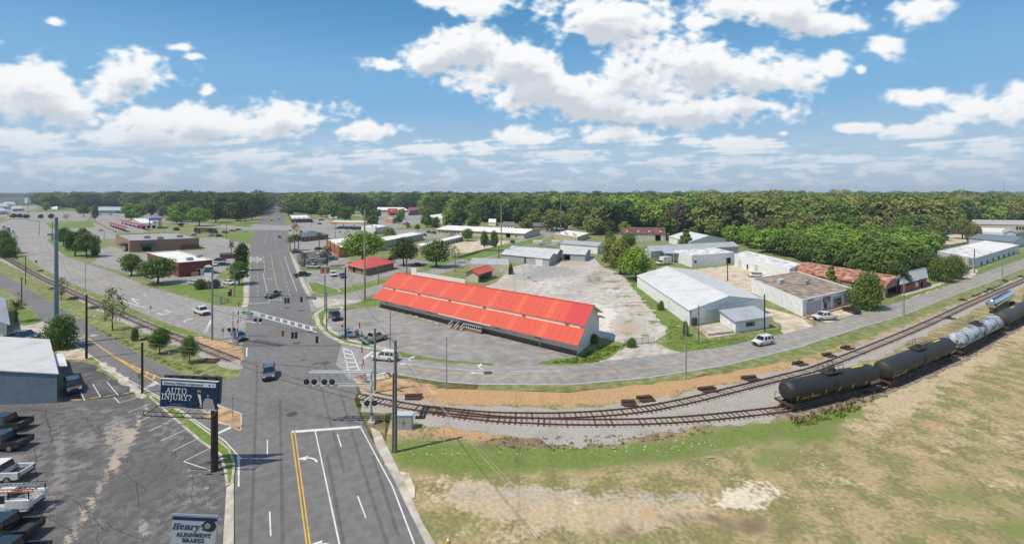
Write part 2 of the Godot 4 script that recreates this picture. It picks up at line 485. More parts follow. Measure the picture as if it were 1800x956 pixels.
# ---------------------------------------------------------------- the field by the railway: one sheet, its colours computed from patches of matter
func make_field() -> void:
	# kinds: 0 dry grass (default) 1 green grass 2 pale tan earth 3 orange clay 4 white sand 5 grey gravel 6 brown weeds
	var kinds := [Color(0.265, 0.215, 0.108), Color(0.125, 0.185, 0.034), Color(0.44, 0.36, 0.235), Color(0.43, 0.265, 0.135), Color(0.6, 0.53, 0.42), Color(0.36, 0.335, 0.3), Color(0.175, 0.13, 0.082)]
	var blobs := [   # px, py, radius along x (px), radius along y (px), kind, weight
		[760, 800, 70, 26, 1, 1.05], [850, 800, 100, 24, 1, 0.9], [960, 805, 120, 22, 1, 0.8], [720, 785, 30, 14, 1, 0.8], [1090, 800, 110, 18, 1, 0.75], [1190, 788, 90, 18, 1, 0.95], [1290, 765, 70, 18, 1, 0.9], [1400, 752, 80, 18, 1, 1.1], [1475, 725, 60, 16, 1, 0.8], [1370, 805, 50, 22, 1, 0.7], [1430, 775, 50, 18, 1, 0.4],
		[1540, 690, 40, 10, 1, 0.8], [830, 835, 60, 16, 1, 0.6], [1700, 870, 80, 24, 1, 0.55], [1790, 930, 70, 26, 1, 0.6], [1650, 935, 50, 24, 1, 0.5], [1580, 720, 50, 14, 1, 0.3], [820, 915, 50, 30, 1, 0.55], [1000, 940, 50, 18, 1, 0.35], [1720, 800, 60, 18, 1, 0.35],
		[800, 850, 60, 14, 2, 0.8], [880, 878, 110, 26, 2, 1.15], [980, 895, 130, 28, 2, 1.1], [1070, 900, 90, 26, 2, 0.8], [1180, 905, 100, 22, 2, 0.8], [900, 935, 90, 18, 2, 0.6], [1090, 925, 90, 18, 2, 0.6], [1230, 880, 60, 20, 2, 0.55],
		[1320, 868, 48, 20, 4, 1.05], [1285, 882, 40, 14, 4, 0.9], [760, 858, 40, 10, 4, 0.5], [1040, 880, 40, 14, 4, 0.25],
		[1600, 690, 50, 22, 2, 1.2], [1560, 715, 46, 18, 2, 1.1], [1530, 748, 40, 16, 2, 0.9], [1660, 655, 50, 22, 2, 1.1], [1720, 620, 50, 22, 2, 1.1], [1790, 580, 50, 22, 2, 1.0], [1700, 730, 60, 30, 2, 0.35], [1660, 790, 60, 18, 2, 0.5], [1790, 770, 60, 20, 2, 0.5], [1480, 850, 40, 14, 2, 0.5], [1770, 850, 40, 14, 2, 0.4],
		[1640, 745, 50, 16, 3, 0.45], [1650, 800, 50, 12, 3, 0.4], [1640, 950, 50, 12, 3, 0.6], [1400, 930, 20, 12, 3, 0.4], [1730, 690, 50, 16, 3, 0.4], [1130, 905, 60, 14, 3, 0.35], [960, 910, 60, 12, 3, 0.3],
		[800, 690, 70, 20, 3, 1.3], [880, 697, 90, 14, 3, 1.3], [980, 697, 90, 14, 3, 1.3], [1080, 690, 90, 14, 3, 1.3], [1180, 675, 70, 14, 3, 1.3], [1260, 660, 60, 14, 3, 1.3], [1340, 645, 50, 13, 3, 1.2], [730, 690, 40, 20, 3, 1.0], [1400, 628, 46, 12, 3, 1.0], [1480, 607, 40, 10, 3, 0.9], [1560, 582, 40, 8, 3, 0.7], [1620, 562, 30, 7, 3, 0.5], [780, 762, 70, 10, 3, 1.1], [860, 765, 50, 9, 3, 0.9], [690, 705, 30, 24, 5, 0.7], [700, 755, 40, 14, 2, 0.8], [1300, 735, 60, 12, 2, 0.8], [1420, 670, 60, 14, 2, 0.4], [1500, 655, 60, 14, 3, 0.6],
		[880, 782, 40, 8, 6, 1.0], [960, 778, 50, 8, 6, 1.1], [1030, 778, 50, 8, 6, 1.0], [1130, 765, 60, 8, 6, 0.9], [1200, 752, 50, 8, 6, 0.6], [1100, 930, 80, 16, 6, 0.5], [1250, 915, 80, 16, 6, 0.7], [1340, 930, 60, 20, 6, 0.6], [1640, 600, 40, 10, 6, 0.7], [1690, 570, 30, 10, 6, 0.8], [1620, 640, 40, 10, 6, 0.6], [1760, 930, 40, 12, 6, 0.25], [930, 770, 300, 8, 6, 0.3],
		[820, 870, 60, 12, 5, 0.6], [950, 860, 90, 14, 5, 0.5], [1080, 870, 120, 14, 5, 0.45], [1200, 870, 60, 12, 5, 0.4], [1690, 760, 40, 16, 5, 0.35],
		[900, 668, 200, 5, 1, 0.25], [1150, 655, 80, 6, 1, 0.3], [1450, 590, 60, 6, 1, 0.5], [1560, 565, 60, 6, 1, 0.5], [1680, 528, 60, 6, 1, 0.5], [700, 665, 40, 6, 1, 0.4],
	]
	# south of the right-hand road
	var pts := pxpoly([617, 664, 657, 655, 700, 659, 775, 671, 837, 676, 1000, 677, 1142, 664, 1278, 642, 1400, 612, 1500, 580, 1589, 554, 1678, 519, 1767, 486, 1840, 458, 1960, 470, 1960, 1010, 760, 1010, 745, 956, 700, 860, 640, 750, 622, 700])
	patched("field", pts, 0.004, [-24.0, 236.0, -205.0, -34.0], 1560, 1026, kinds, blobs, [Color(0.2, 0.192, 0.075), Color(0.36, 0.285, 0.15)])
	# the near car park: old asphalt with dust, sand drift and dark repairs
	var lot_kinds := [Color(0.08, 0.08, 0.08), Color(0.2, 0.19, 0.178), Color(0.38, 0.32, 0.25), Color(0.062, 0.061, 0.062), Color(0.29, 0.265, 0.235)]
	var lot_blobs := [[105, 780, 10, 34, 1, 0.9], [150, 775, 22, 16, 1, 1.0], [135, 815, 30, 14, 1, 0.8], [105, 840, 12, 26, 1, 0.9], [70, 800, 8, 30, 1, 0.7], [200, 765, 18, 30, 4, 0.9], [30, 808, 24, 8, 1, 0.9], [90, 880, 16, 30, 1, 0.6], [300, 760, 40, 18, 1, 0.5], [345, 870, 30, 22, 1, 0.6], [380, 920, 14, 40, 1, 0.5], [300, 920, 30, 30, 1, 0.4], [150, 720, 60, 6, 1, 0.6], [252, 930, 9, 18, 4, 1.1], [340, 830, 16, 8, 2, 0.5], [360, 856, 8, 8, 2, 0.45], [280, 830, 40, 26, 3, 0.4], [140, 800, 30, 12, 3, 0.6], [220, 860, 40, 20, 3, 0.35], [60, 720, 60, 5, 3, 0.6], [200, 710, 60, 6, 3, 0.5], [50, 930, 30, 26, 3, 0.7], [150, 910, 30, 20, 1, 0.5], [30, 860, 30, 12, 3, 0.5], [210, 742, 16, 12, 1, 0.9]]
	for k in 11:
		var t := k / 10.0
		lot_blobs.append([lerpf(257, 118, t), lerpf(718, 955, t), lerpf(3.5, 5, t) + (6.0 if k > 1 and k < 5 else 0.0), 15, 2 if k % 3 else 4, 1.2])
	lot_blobs.append([215, 765, 14, 18, 2, 0.8])
	patched("left_car_park", pxpoly([-260, 716, 0, 712, 100, 708, 150, 703, 190, 690, 262, 702, 320, 740, 370, 780, 392, 800, 411, 860, 411, 956, 404, 1010, -320, 1010]), 0.009, [-100.0, -16.0, -74.0, -36.0], 1400, 640, lot_kinds, lot_blobs, [Color(0.09, 0.088, 0.087), Color(0.135, 0.131, 0.128)])
	# the broken concrete yard behind the red building
	var yard_kinds := [Color(0.4, 0.4, 0.4), Color(0.62, 0.58, 0.52), Color(0.27, 0.265, 0.26), Color(0.4, 0.32, 0.22), Color(0.13, 0.17, 0.04), Color(0.2, 0.16, 0.12)]
	var yard_blobs := [[1050, 575, 26, 30, 1, 1.1], [1040, 545, 26, 14, 1, 1.0], [1075, 548, 14, 12, 1, 0.8], [960, 500, 40, 12, 1, 0.6], [900, 500, 30, 8, 3, 0.7], [1010, 462, 30, 5, 3, 0.8], [1060, 470, 10, 8, 3, 0.8], [1045, 490, 16, 10, 5, 0.8], [1030, 500, 20, 8, 3, 0.6], [985, 478, 40, 10, 2, 0.9], [930, 485, 34, 10, 2, 0.8], [945, 470, 40, 5, 2, 0.7], [1000, 505, 30, 6, 2, 0.6], [930, 488, 7, 3, 4, 0.8], [941, 494, 5, 2, 5, 0.8], [1020, 513, 6, 2, 5, 0.7], [1000, 520, 30, 4, 5, 0.5], [1110, 575, 30, 14, 3, 0.8], [1150, 575, 16, 10, 1, 0.4], [1085, 510, 24, 8, 1, 0.5], [1105, 565, 8, 4, 4, 0.8], [1150, 566, 12, 5, 4, 0.8], [1135, 590, 14, 4, 4, 0.7], [1075, 495, 20, 2, 4, 0.8], [1080, 507, 22, 2, 4, 0.8], [1095, 521, 22, 2, 4, 0.8], [1110, 537, 22, 2, 4, 0.8], [1125, 553, 20, 2, 4, 0.7], [1100, 585, 16, 4, 4, 0.5], [1060, 600, 10, 6, 4, 0.8], [1055, 480, 14, 4, 4, 0.6], [1130, 545, 20, 10, 3, 0.5]]
	patched("gravel_yard", pxpoly([872, 496, 900, 470, 930, 462, 990, 460, 1042, 452, 1052, 462, 1060, 470, 1105, 485, 1120, 505, 1170, 545, 1182, 580, 1150, 600, 1100, 604, 1052, 592, 1035, 560, 980, 535, 900, 515, 850, 505]), 0.009, [-14.0, 50.0, -232.0, -92.0], 560, 1200, yard_kinds, yard_blobs, [Color(0.38, 0.355, 0.325), Color(0.5, 0.47, 0.43)])
func patched(called: String, pts: PackedVector2Array, lie: float, area: Array, w: int, h: int, kinds: Array, blobs: Array, plain: Array) -> void:
	var x0: float = area[0]
	var x1: float = area[1]
	var z0: float = area[2]
	var z1: float = area[3]
	var cw := w / 6
	var ch := h / 6
	var layers := []
	for k in kinds.size():
		var im := Image.create(cw, ch, false, Image.FORMAT_RF)
		im.fill(Color(0, 0, 0))
		layers.append(im)
	for b in blobs:
		var c := g(b[0], b[1])
		var rx: float = b[2] * mpp(b[1])
		var rz := (g(b[0], b[1] - b[3]).z - g(b[0], b[1] + b[3]).z) * -0.5
		rz = absf(rz)
		var sx := (x1 - x0) / cw
		var sz := (z1 - z0) / ch
		# lean along the line of sight so that a patch keeps the outline seen in the photograph
		var lean := c.x / c.z
		for iz in range(maxi(0, int((c.z - rz * 1.6 - z0) / sz)), mini(ch, int((c.z + rz * 1.6 - z0) / sz) + 1)):
			var z := z0 + (iz + 0.5) * sz
			var mid := c.x + (z - c.z) * lean
			for ix in range(maxi(0, int((mid - rx * 1.6 - x0) / sx)), mini(cw, int((mid + rx * 1.6 - x0) / sx) + 1)):
				var x := x0 + (ix + 0.5) * sx
				var q := Vector2((x - mid) / rx, (z - c.z) / rz).length()
				var add: float = b[5] * smoothstep(1.6, 0.35, q)
				if add > 0.0: layers[b[4]].set_pixel(ix, iz, Color(layers[b[4]].get_pixel(ix, iz).r + add, 0, 0))
	var datas := []
	for k in kinds.size():
		layers[k].resize(w, h, Image.INTERPOLATE_BILINEAR)
		datas.append(layers[k].get_data().to_float32_array())
	var n1 := noise(31, 0.035, 5).get_image(w, h); n1.convert(Image.FORMAT_L8)
	var n2 := noise(32, 0.05, 5).get_image(w, h); n2.convert(Image.FORMAT_L8)
	var n3 := noise(33, 0.25, 2).get_image(w, h); n3.convert(Image.FORMAT_L8)
	var d1 := n1.get_data()
	var d2 := n2.get_data()
	var d3 := n3.get_data()
	var out := PackedByteArray()
	out.resize(w * h * 3)
	var lut := PackedByteArray()
	for k in 1025: lut.append(int(clampf(Color(k / 1024.0, 0, 0).linear_to_srgb().r, 0, 1) * 255))
	var dd: PackedFloat32Array
	var nk := kinds.size()
	var pr0: float = plain[0].r
	var pg0: float = plain[0].g
	var pb0: float = plain[0].b
	var pr1: float = plain[1].r
	var pg1: float = plain[1].g
	var pb1: float = plain[1].b
	for i in w * h:
		var a := d1[i] / 255.0 - 0.5
		var b := d2[i] / 255.0 - 0.5
		var e := d3[i] / 255.0 - 0.5
		var t := clampf(0.5 + a * 2.2 + e * 0.8, 0.0, 1.0)
		var cr := lerpf(pr0, pr1, t); var cg := lerpf(pg0, pg1, t); var cb := lerpf(pb0, pb1, t)
		for k in range(1, nk):
			dd = datas[k]
			var s := dd[i]
			if s > 0.03:
				var nn := b if k % 2 == 0 else a
				s = clampf((s - 0.4 + nn * 1.25 + e * 0.65) * 1.8, 0.0, 0.92)
				if s > 0.0:
					var kc: Color = kinds[k]
					cr += (kc.r - cr) * s; cg += (kc.g - cg) * s; cb += (kc.b - cb) * s
		var v := 1.0 + e * 0.42 + b * 0.1
		out[i * 3] = lut[clampi(int(cr * v * 1024), 0, 1024)]
		out[i * 3 + 1] = lut[clampi(int(cg * v * 1024), 0, 1024)]
		out[i * 3 + 2] = lut[clampi(int(cb * v * 1024), 0, 1024)]
	var m := StandardMaterial3D.new()
	m.resource_name = called
	m.roughness = 1.0
	m.cull_mode = BaseMaterial3D.CULL_DISABLED
	m.texture_repeat = false
	m.albedo_texture = ImageTexture.create_from_image(Image.create_from_data(w, h, false, Image.FORMAT_RGB8, out))
	m.detail_enabled = true
	m.detail_blend_mode = BaseMaterial3D.BLEND_MODE_MUL
	m.detail_albedo = texs["stain"]
	m.detail_uv_layer = BaseMaterial3D.DETAIL_UV_2
	m.uv2_triplanar = true
	m.uv2_world_triplanar = true
	m.uv2_scale = Vector3.ONE * 0.12
	var mb := MB.new()
	mb.poly(pts, lie)
	for p in mb.v: mb.uv.append(Vector2((p.x - x0) / (x1 - x0), (p.z - z0) / (z1 - z0)))
	setting(called, mb, m)

func _line(parent: Node, called: String, pts: Array, w: float, m: Material, y := 0.03, dash := 0.0, gap := 0.0) -> void:
	var mb := MB.new()
	strip(mb, pts, w, y, dash, gap)
	put(called, mb, m, parent)
func arrow(parent: Node, px: float, py: float, tox: float, toy: float, bend: float, m: Material, sc := 1.0) -> void:
	# a painted lane arrow; bend -1 turns left, 1 turns right, 0 straight
	var o := g(px, py, 0.03)
	var d := (g(tox, toy, 0.03) - o).normalized()
	var s := Vector3(-d.z, 0, d.x)
	var mb := MB.new()
	var L := 2.6 * sc
	var hw := 0.14 * sc
	if bend == 0.0:
		mb.quad(o - s * hw, o + s * hw, o + d * L * 0.65 + s * hw, o + d * L * 0.65 - s * hw)
		mb.tri(o + d * L * 0.6 - s * 0.5 * sc, o + d * L * 0.6 + s * 0.5 * sc, o + d * L)
	else:
		var pts := []
		for k in 6:
			var t := k / 5.0 * PI * 0.45
			pts.append(o + d * sin(t) * 1.7 * sc + s * bend * (1.0 - cos(t)) * 1.5 * sc)
		for k in 5:
			var dir: Vector3 = (pts[k + 1] - pts[k]).normalized()
			var q := Vector3(-dir.z, 0, dir.x) * hw
			mb.quad(pts[k] - q, pts[k] + q, pts[k + 1] + q, pts[k + 1] - q)
		var dir2: Vector3 = (pts[5] - pts[4]).normalized()
		var q2 := Vector3(-dir2.z, 0, dir2.x)
		mb.tri(pts[5] - q2 * 0.55 * sc - dir2 * 0.2, pts[5] + q2 * 0.55 * sc - dir2 * 0.2, pts[5] + dir2 * 1.1 * sc)
	put("lane_arrow", mb, m, parent)

func make_ground() -> void:
	var asphalt := ground_mat("asphalt", "asphalt", 0.11, "blotch", 0.013)
	var dark := ground_mat("asphalt_dark", "asphalt_dark", 0.05, "blotch", 0.017)
	var pale := ground_mat("asphalt_pale", "asphalt_pale", 0.09, "blotch", 0.012)
	var lot := ground_mat("lot_old", "asphalt_pale", 0.06, "stain", 0.021)
	var grass := ground_mat("grass", "grass", 0.06, "stain", 0.017, 1.0)
	var dry := ground_mat("grass_dry", "grass_dry", 0.045, "stain", 0.013, 1.0)
	var conc := ground_mat("concrete", "concrete", 0.1, "stain", 0.03)
	var yard := ground_mat("yard", "yard", 0.021, "stain", 0.05)
	var clay := ground_mat("clay", "clay", 0.06, "stain", 0.02, 1.0)
	var sand := ground_mat("sand", "sand", 0.06, "stain", 0.02, 1.0)
	var gravel := ground_mat("gravel", "gravel", 0.3, "blotch", 0.05, 1.0)
	var white := ground_mat("paint_white", "grain", 0.4, "stain", 0.13, 0.7)
	white.albedo_color = lin(0.78, 0.78, 0.76)
	var yellow := ground_mat("paint_yellow", "grain", 0.4, "stain", 0.11, 0.7)
	yellow.albedo_color = lin(0.72, 0.43, 0.07)
	# the land
	var mb := MB.new()
	var gx := 9000.0
	mb.quad(Vector3(-gx, 0, -8500), Vector3(-gx, 0, 300), Vector3(gx, 0, 300), Vector3(gx, 0, -8500))
	setting("ground", mb, ground_mat("land", "floor", 0.02, "blotch", 0.004, 1.0))
	# town ground between the roads, with grass and sheets of paving on it
	sheet("grass_land", [-700, 372, -200, 362, 200, 360, 470, 366, 700, 362, 1000, 380, 1110, 395, 1180, 412, 1300, 425, 1420, 462, 1700, 492, 1740, 400, 1900, 392, 2300, 420, 1990, 440, 1240, 660, 1000, 690, 700, 680, 600, 1100, -300, 1000, -300, 520, -500, 450], 0.004, dry, 0.0)
	make_field()
	# ---- main road
	var road := sheet("main_road", [404, 1010, 411, 956, 413, 860, 421, 800, 423, 740, 423, 660, 420, 636, 431, 600, 436, 545, 437, 520, 439, 470, 441, 430, 447, 410, 452, 396, 462, 380, 473, 366, 484, 355, 487, 352.5, 492, 352.5, 493.5, 355, 496, 366, 498, 380, 501, 396, 503, 405, 507, 420, 506, 438, 518, 470, 532, 508, 541, 522, 547, 545, 547, 557, 558, 583, 602, 606, 660, 618, 680, 640, 657, 655, 622, 664, 628, 690, 622, 705, 640, 748, 690, 838, 722, 905, 748, 956, 768, 1010], 0.012, asphalt)
	sheet("right_road", [600, 606, 704, 625, 783, 636, 869, 642, 1000, 642, 1111, 629, 1204, 619, 1280, 608, 1376, 587, 1458, 566, 1525, 548, 1607, 523, 1671, 501, 1710, 486, 1800, 455, 1900, 420, 1960, 428, 1800, 472, 1767, 486, 1678, 519, 1589, 554, 1500, 580, 1400, 612, 1278, 642, 1142, 664, 1000, 677, 837, 676, 775, 671, 700, 659, 657, 654, 615, 668, 590, 640], 0.016, pale)
	sheet("cross_road", [437, 541, 378, 537, 324, 521, 271, 507, 200, 479, 156, 465, 114, 449, 99, 437, 82, 422, 90, 417, 240, 422, 230, 413, 80, 408, 20, 398, -60, 394, -160, 396, -200, 420, 0, 424, 23, 424, 43, 447, 60, 463, 85, 477, 130, 500, 211, 532, 271, 560, 324, 578, 371, 593, 403, 601, 425, 612], 0.016, pale)
	sheet("frontage_road", [-60, 455, 0, 480, 35, 499, 96, 535, 124, 553, 160, 574, 213, 604, 300, 649, 345, 668, 387, 672, 425, 658, 428, 800, 421, 800, 372, 759, 319, 723, 277, 697, 199, 655, 131, 603, 76, 565, 35, 526, 0, 503, -60, 478], 0.016, asphalt)
	sheet("back_street", [541, 522, 547, 548, 600, 540, 640, 530, 668, 517, 720, 503, 770, 483, 830, 463, 900, 440, 950, 424, 975, 412, 1000, 400, 1018, 393, 1006, 391, 985, 397, 940, 410, 880, 432, 800, 458, 745, 478, 690, 492, 640, 507, 600, 518, 570, 522], 0.016, pale)
	sheet("far_street", [-160, 392, 0, 382, 45, 372, 75, 362, 64, 360, 40, 363, 0, 369, -160, 378], 0.012, pale)
	sheet("side_street", [505, 405, 450, 404, 400, 402, 340, 394, 250, 388, 262, 384, 350, 388, 400, 391, 452, 395, 501, 396, 560, 397, 640, 398, 645, 405, 560, 406], 0.014, pale)
	# ---- paved lots
	var lots := [
		["shop_car_park", [105, 630, 160, 640, 200, 668, 240, 688, 225, 697, 180, 700, 110, 707], dark],
		["red_building_car_park", [548, 556, 600, 546, 660, 538, 700, 546, 1016, 624, 1062, 630, 1000, 640, 869, 642, 783, 634, 700, 617, 640, 604, 590, 600, 563, 575], lot],
		["diner_car_park", [520, 448, 560, 440, 600, 452, 620, 458, 700, 455, 760, 460, 745, 472, 700, 480, 640, 497, 590, 508, 548, 512, 535, 500], lot],
		["restaurant_car_park", [507, 424, 530, 420, 580, 423, 600, 440, 600, 452, 560, 470, 530, 470, 515, 450], pale], ["station_forecourt", [505, 398, 520, 390, 560, 385, 640, 392, 650, 410, 640, 416, 590, 420, 530, 414, 508, 412], pale],
		["brick_shop_car_park", [160, 463, 176, 452, 172, 440, 195, 432, 240, 446, 360, 440, 440, 430, 436, 455, 400, 470, 380, 488, 430, 500, 380, 508, 330, 505, 290, 500, 255, 490, 218, 478], pale],
		["brick_shop_side_lot", [340, 420, 400, 415, 430, 425, 436, 432, 360, 440], pale], ["empty_car_park", [-20, 398, 20, 386, 100, 390, 170, 393, 205, 406, 205, 414, 90, 416, 40, 412], pale], ["far_car_park", [5, 384, 30, 375, 140, 370, 160, 380, 150, 388, 60, 389], lot], ["wash_car_park", [160, 385, 172, 374, 300, 372, 320, 378, 262, 386, 270, 400, 250, 410, 200, 406], pale],
		["supermarket_car_park", [640, 392, 655, 378, 760, 378, 790, 384, 740, 392, 700, 400, 690, 404, 740, 404, 790, 416, 750, 420, 690, 410], pale], ["trade_car_park", [800, 428, 850, 420, 900, 424, 900, 432, 850, 442, 790, 446, 780, 436], sand],
		["shed_yard", [1215, 474, 1290, 466, 1350, 486, 1340, 494, 1322, 512, 1330, 540, 1300, 520, 1240, 490], sand], ["side_drive", [1343, 540, 1411, 558, 1470, 570, 1420, 580, 1376, 588, 1372, 572, 1345, 550], sand], ["shop_front", [1410, 556, 1501, 534, 1520, 545, 1458, 566, 1430, 574, 1415, 565], sand],
		["brick_office_lot", [1584, 517, 1630, 503, 1660, 494, 1671, 501, 1607, 522, 1595, 524], conc], ["depot_apron", [1690, 482, 1712, 472, 1730, 478, 1700, 490, 1680, 494], conc], ["storage_yard", [1645, 420, 1690, 405, 1700, 425, 1660, 432], sand], ["driveway_left", [42, 570, 76, 566, 90, 572, 80, 600, 20, 605, 10, 590], conc], ["concrete_drive", [1050, 640, 1080, 622, 1097, 606, 1150, 602, 1180, 615, 1204, 620, 1100, 633], conc],
	]
	for l in lots:
		sheet(l[0], l[1], 0.009, l[2], 0.5)
	# ---- grass, earth and ballast
	var greens := [
		["railway_verge", [-60, 430, 0, 440, 96, 490, 160, 520, 231, 552, 324, 580, 371, 595, 330, 590, 231, 562, 160, 535, 96, 503, 0, 455, -60, 440], grass, 0.5], ["railway_verge", [-60, 455, 0, 462, 96, 512, 200, 566, 300, 612, 380, 648, 418, 660, 387, 671, 345, 667, 300, 648, 213, 603, 160, 573, 96, 534, 35, 498, -60, 453], grass, 0.5], ["corner_lawn", [335, 500, 380, 505, 428, 497, 428, 535, 420, 538, 378, 534, 320, 516, 270, 502, 240, 486, 290, 499], grass, 0.4],
		["lawn", [5, 545, 30, 535, 46, 540, 76, 566, 45, 572, 15, 566], grass, 0.3], ["tree_island", [84, 420, 100, 424, 172, 446, 178, 450, 120, 452, 98, 438], grass, 0.4], ["lawn_strip", [160, 466, 195, 462, 200, 468, 180, 472, 230, 480, 260, 492, 250, 494, 200, 478], grass, 0.4], ["meadow", [110, 362, 175, 362, 165, 372, 60, 372], grass, 0.5], ["meadow", [80, 392, 160, 390, 168, 400, 90, 402], grass, 0.5], ["meadow", [285, 388, 400, 396, 440, 400, 444, 392, 380, 390, 300, 384], grass, 0.5], ["verge_triangle", [370, 412, 440, 410, 443, 412, 440, 428, 420, 426], grass, 0.5], ["meadow", [1075, 470, 1110, 460, 1125, 500, 1180, 545, 1210, 575, 1225, 600, 1330, 592, 1372, 575, 1376, 586, 1280, 607, 1204, 619, 1165, 608, 1175, 580, 1130, 530, 1100, 490], grass, 0.8],
		["verge", [1012, 628, 1056, 610, 1100, 606, 1080, 622, 1050, 636, 990, 641, 940, 640, 950, 634], grass, 0.5], ["verge", [640, 608, 700, 620, 783, 633, 866, 638, 866, 642, 783, 637, 704, 627, 630, 611], grass, 0.4], ["lawn", [640, 524, 668, 513, 680, 530, 655, 539, 625, 536], grass, 0.4], ["meadow", [600, 517, 640, 508, 700, 490, 720, 482, 660, 497, 590, 510], grass, 0.4], ["meadow", [740, 470, 800, 452, 900, 425, 880, 432, 790, 462, 750, 476], grass, 0.4], ["meadow", [800, 452, 840, 440, 920, 424, 960, 413, 950, 424, 900, 438, 830, 460], grass, 0.4], ["meadow", [515, 471, 600, 468, 605, 474, 520, 476], grass, 0.3], ["verge", [1590, 520, 1640, 505, 1690, 490, 1700, 488, 1660, 504, 1590, 526], grass, 0.4], ["verge", [1500, 545, 1570, 530, 1600, 522, 1530, 546], grass, 0.5], ["verge", [1715, 484, 1800, 452, 1860, 436, 1860, 430, 1800, 445, 1720, 475], grass, 0.5],
	]
	for l in greens: sheet(l[0], l[1], 0.02, l[2], l[3])
	sheet("roadside_verge", [837, 674, 1000, 675, 1142, 662, 1278, 640, 1400, 610, 1500, 578, 1589, 552, 1678, 517, 1767, 484, 1960, 410, 1960, 436, 1800, 482, 1708, 520, 1633, 552, 1541, 588, 1400, 632, 1278, 655, 1142, 675, 1000, 687, 837, 686], 0.0065, dry, 0.6)
	sheet("red_earth", [622, 670, 690, 662, 770, 676, 750, 700, 690, 695, 634, 684], 0.0215, clay, 0.8)
	sheet("red_earth", [340, 592, 380, 598, 425, 612, 422, 640, 400, 632, 330, 600], 0.021, clay, 0.8)
	sheet("ballast", [-60, 434, 0, 446, 60, 476, 114, 501, 160, 522, 231, 553, 300, 580, 360, 604, 424, 630, 424, 650, 395, 648, 342, 620, 271, 592, 200, 560, 114, 515, 60, 488, 0, 458, -60, 446], 0.024, gravel, 0.5)
	sheet("ballast", [628, 682, 663, 694, 736, 702, 832, 714, 888, 718, 1000, 717, 1111, 710, 1200, 694, 1289, 673, 1400, 645, 1440, 634, 1541, 595, 1633, 558, 1708, 525, 1800, 484, 1900, 446, 1960, 452, 1800, 505, 1710, 546, 1633, 585, 1541, 630, 1440, 668, 1400, 690, 1373, 738, 1300, 746, 1244, 752, 1155, 760, 1089, 782, 1000, 784, 945, 772, 869, 762, 794, 752, 736, 745, 700, 730, 632, 722], 0.024, gravel, 1.0)
	sheet("siding_bed", [1373, 738, 1340, 722, 1400, 706, 1529, 676, 1560, 668, 1680, 616, 1751, 578, 1800, 552, 1900, 510, 1960, 512, 1800, 575, 1751, 603, 1690, 640, 1550, 700, 1400, 736], 0.027, ground_mat("dark_ballast", "tar", 0.15, "stain", 0.05, 1.0), 0.6)
	# ---- kerbs, pavements and islands
	island("lawn_island", [539, 497, 556, 496, 595, 509, 600, 514, 570, 519, 548, 515], grass, conc)
	island("corner_grass", [552, 552, 570, 541, 604, 540, 604, 546, 578, 552, 575, 566, 586, 582, 620, 598, 680, 612, 678, 617, 640, 613, 600, 604, 572, 590, 556, 572], grass, conc, 0.9)
	island("sign_grass", [262, 699, 268, 694, 318, 724, 372, 764, 404, 790, 414, 815, 410, 850, 397, 856, 394, 830, 385, 800, 350, 776], grass, conc, 0.25)
	island("earth_island", [330, 704, 350, 700, 426, 728, 426, 748, 418, 752, 385, 745], clay, conc, 0.25)
	for p in [[398, 858, 411, 850, 411, 956, 404, 1010, 390, 1010, 392, 956], [652, 752, 668, 760, 712, 850, 745, 925, 765, 956, 790, 1010, 768, 1010, 748, 956, 722, 905, 690, 838, 660, 785], [428, 480, 438, 470, 436, 540, 424, 542, 428, 530], [514, 450, 508, 440, 518, 470, 530, 500, 541, 522, 548, 520, 536, 497, 524, 465]]:
		var ps := MB.new()
		ps.slab(pxpoly(p), 0.0, 0.13)
		setting("pavement", ps, conc)
	var rubble := MB.new()
	rubble.slab(ragged(pxpoly([668, 800, 690, 808, 700, 830, 716, 835, 730, 858, 724, 875, 714, 878, 690, 835]), 0.4, 1.0), 0.0, 0.11)
	setting("broken_pavement", rubble, ground_mat("pale_concrete", "sand", 0.1, "stain", 0.04))
	sheet("median_apron", [542, 520, 560, 524, 640, 528, 600, 536, 556, 540], 0.022, conc, 0.2)
	sheet("median_nose", [617, 668, 640, 656, 680, 657, 684, 664, 660, 668], 0.026, conc, 0.2)
	sheet("brick_ramp", [622, 664, 634, 659, 646, 661, 640, 667], 0.032, mat("ramp", 0.25, 0.09, 0.06))
	sheet("earth_strip", [170, 638, 185, 635, 262, 695, 250, 700, 205, 668], 0.022, conc, 0.4)
	sheet("earth_drive", [100, 616, 140, 612, 160, 628, 150, 632, 100, 630], 0.022, sand, 0.4)
	sheet("dock_apron", [1226, 575, 1265, 569, 1293, 587, 1245, 594], 0.024, sand, 0.3)
	# old slab strips in the yard
	for p in [[1052, 484, 1082, 483], [1060, 493, 1095, 492], [1075, 503, 1110, 500], [1080, 517, 1120, 515], [1092, 533, 1136, 529], [1106, 549, 1152, 546], [1050, 478, 1072, 477]]:
		var a := g(p[0], p[1])
		var b := g(p[2], p[3])
		var sl := MB.new()
		sl.bar(a + Vector3(0, 0.06, 0), b + Vector3(0, 0.06, 0), 1.1, 0.16)
		setting("slab_strip", sl, mats["pale_concrete"])
	# ---- painted lines
	var W := white
	for l in [[512, 758, 545, 1000], [518, 757, 551, 1000]]: _line(road, "centre_line", l, 0.13, yellow)
	_line(road, "lane_line", [554, 757, 606, 1000], 0.14, W)
	_line(road, "edge_line", [634, 751, 690, 855, 745, 1000], 0.14, W)
	_line(road, "stop_line", [513, 759, 635, 750], 0.62, W)
	for l in [[593, 763, 600, 785], [629, 872, 643, 910], [470, 773, 470, 799], [474, 899, 476, 942], [418, 800, 420, 855], [424, 806, 419, 800]]: _line(road, "lane_dash", l, 0.13, W)
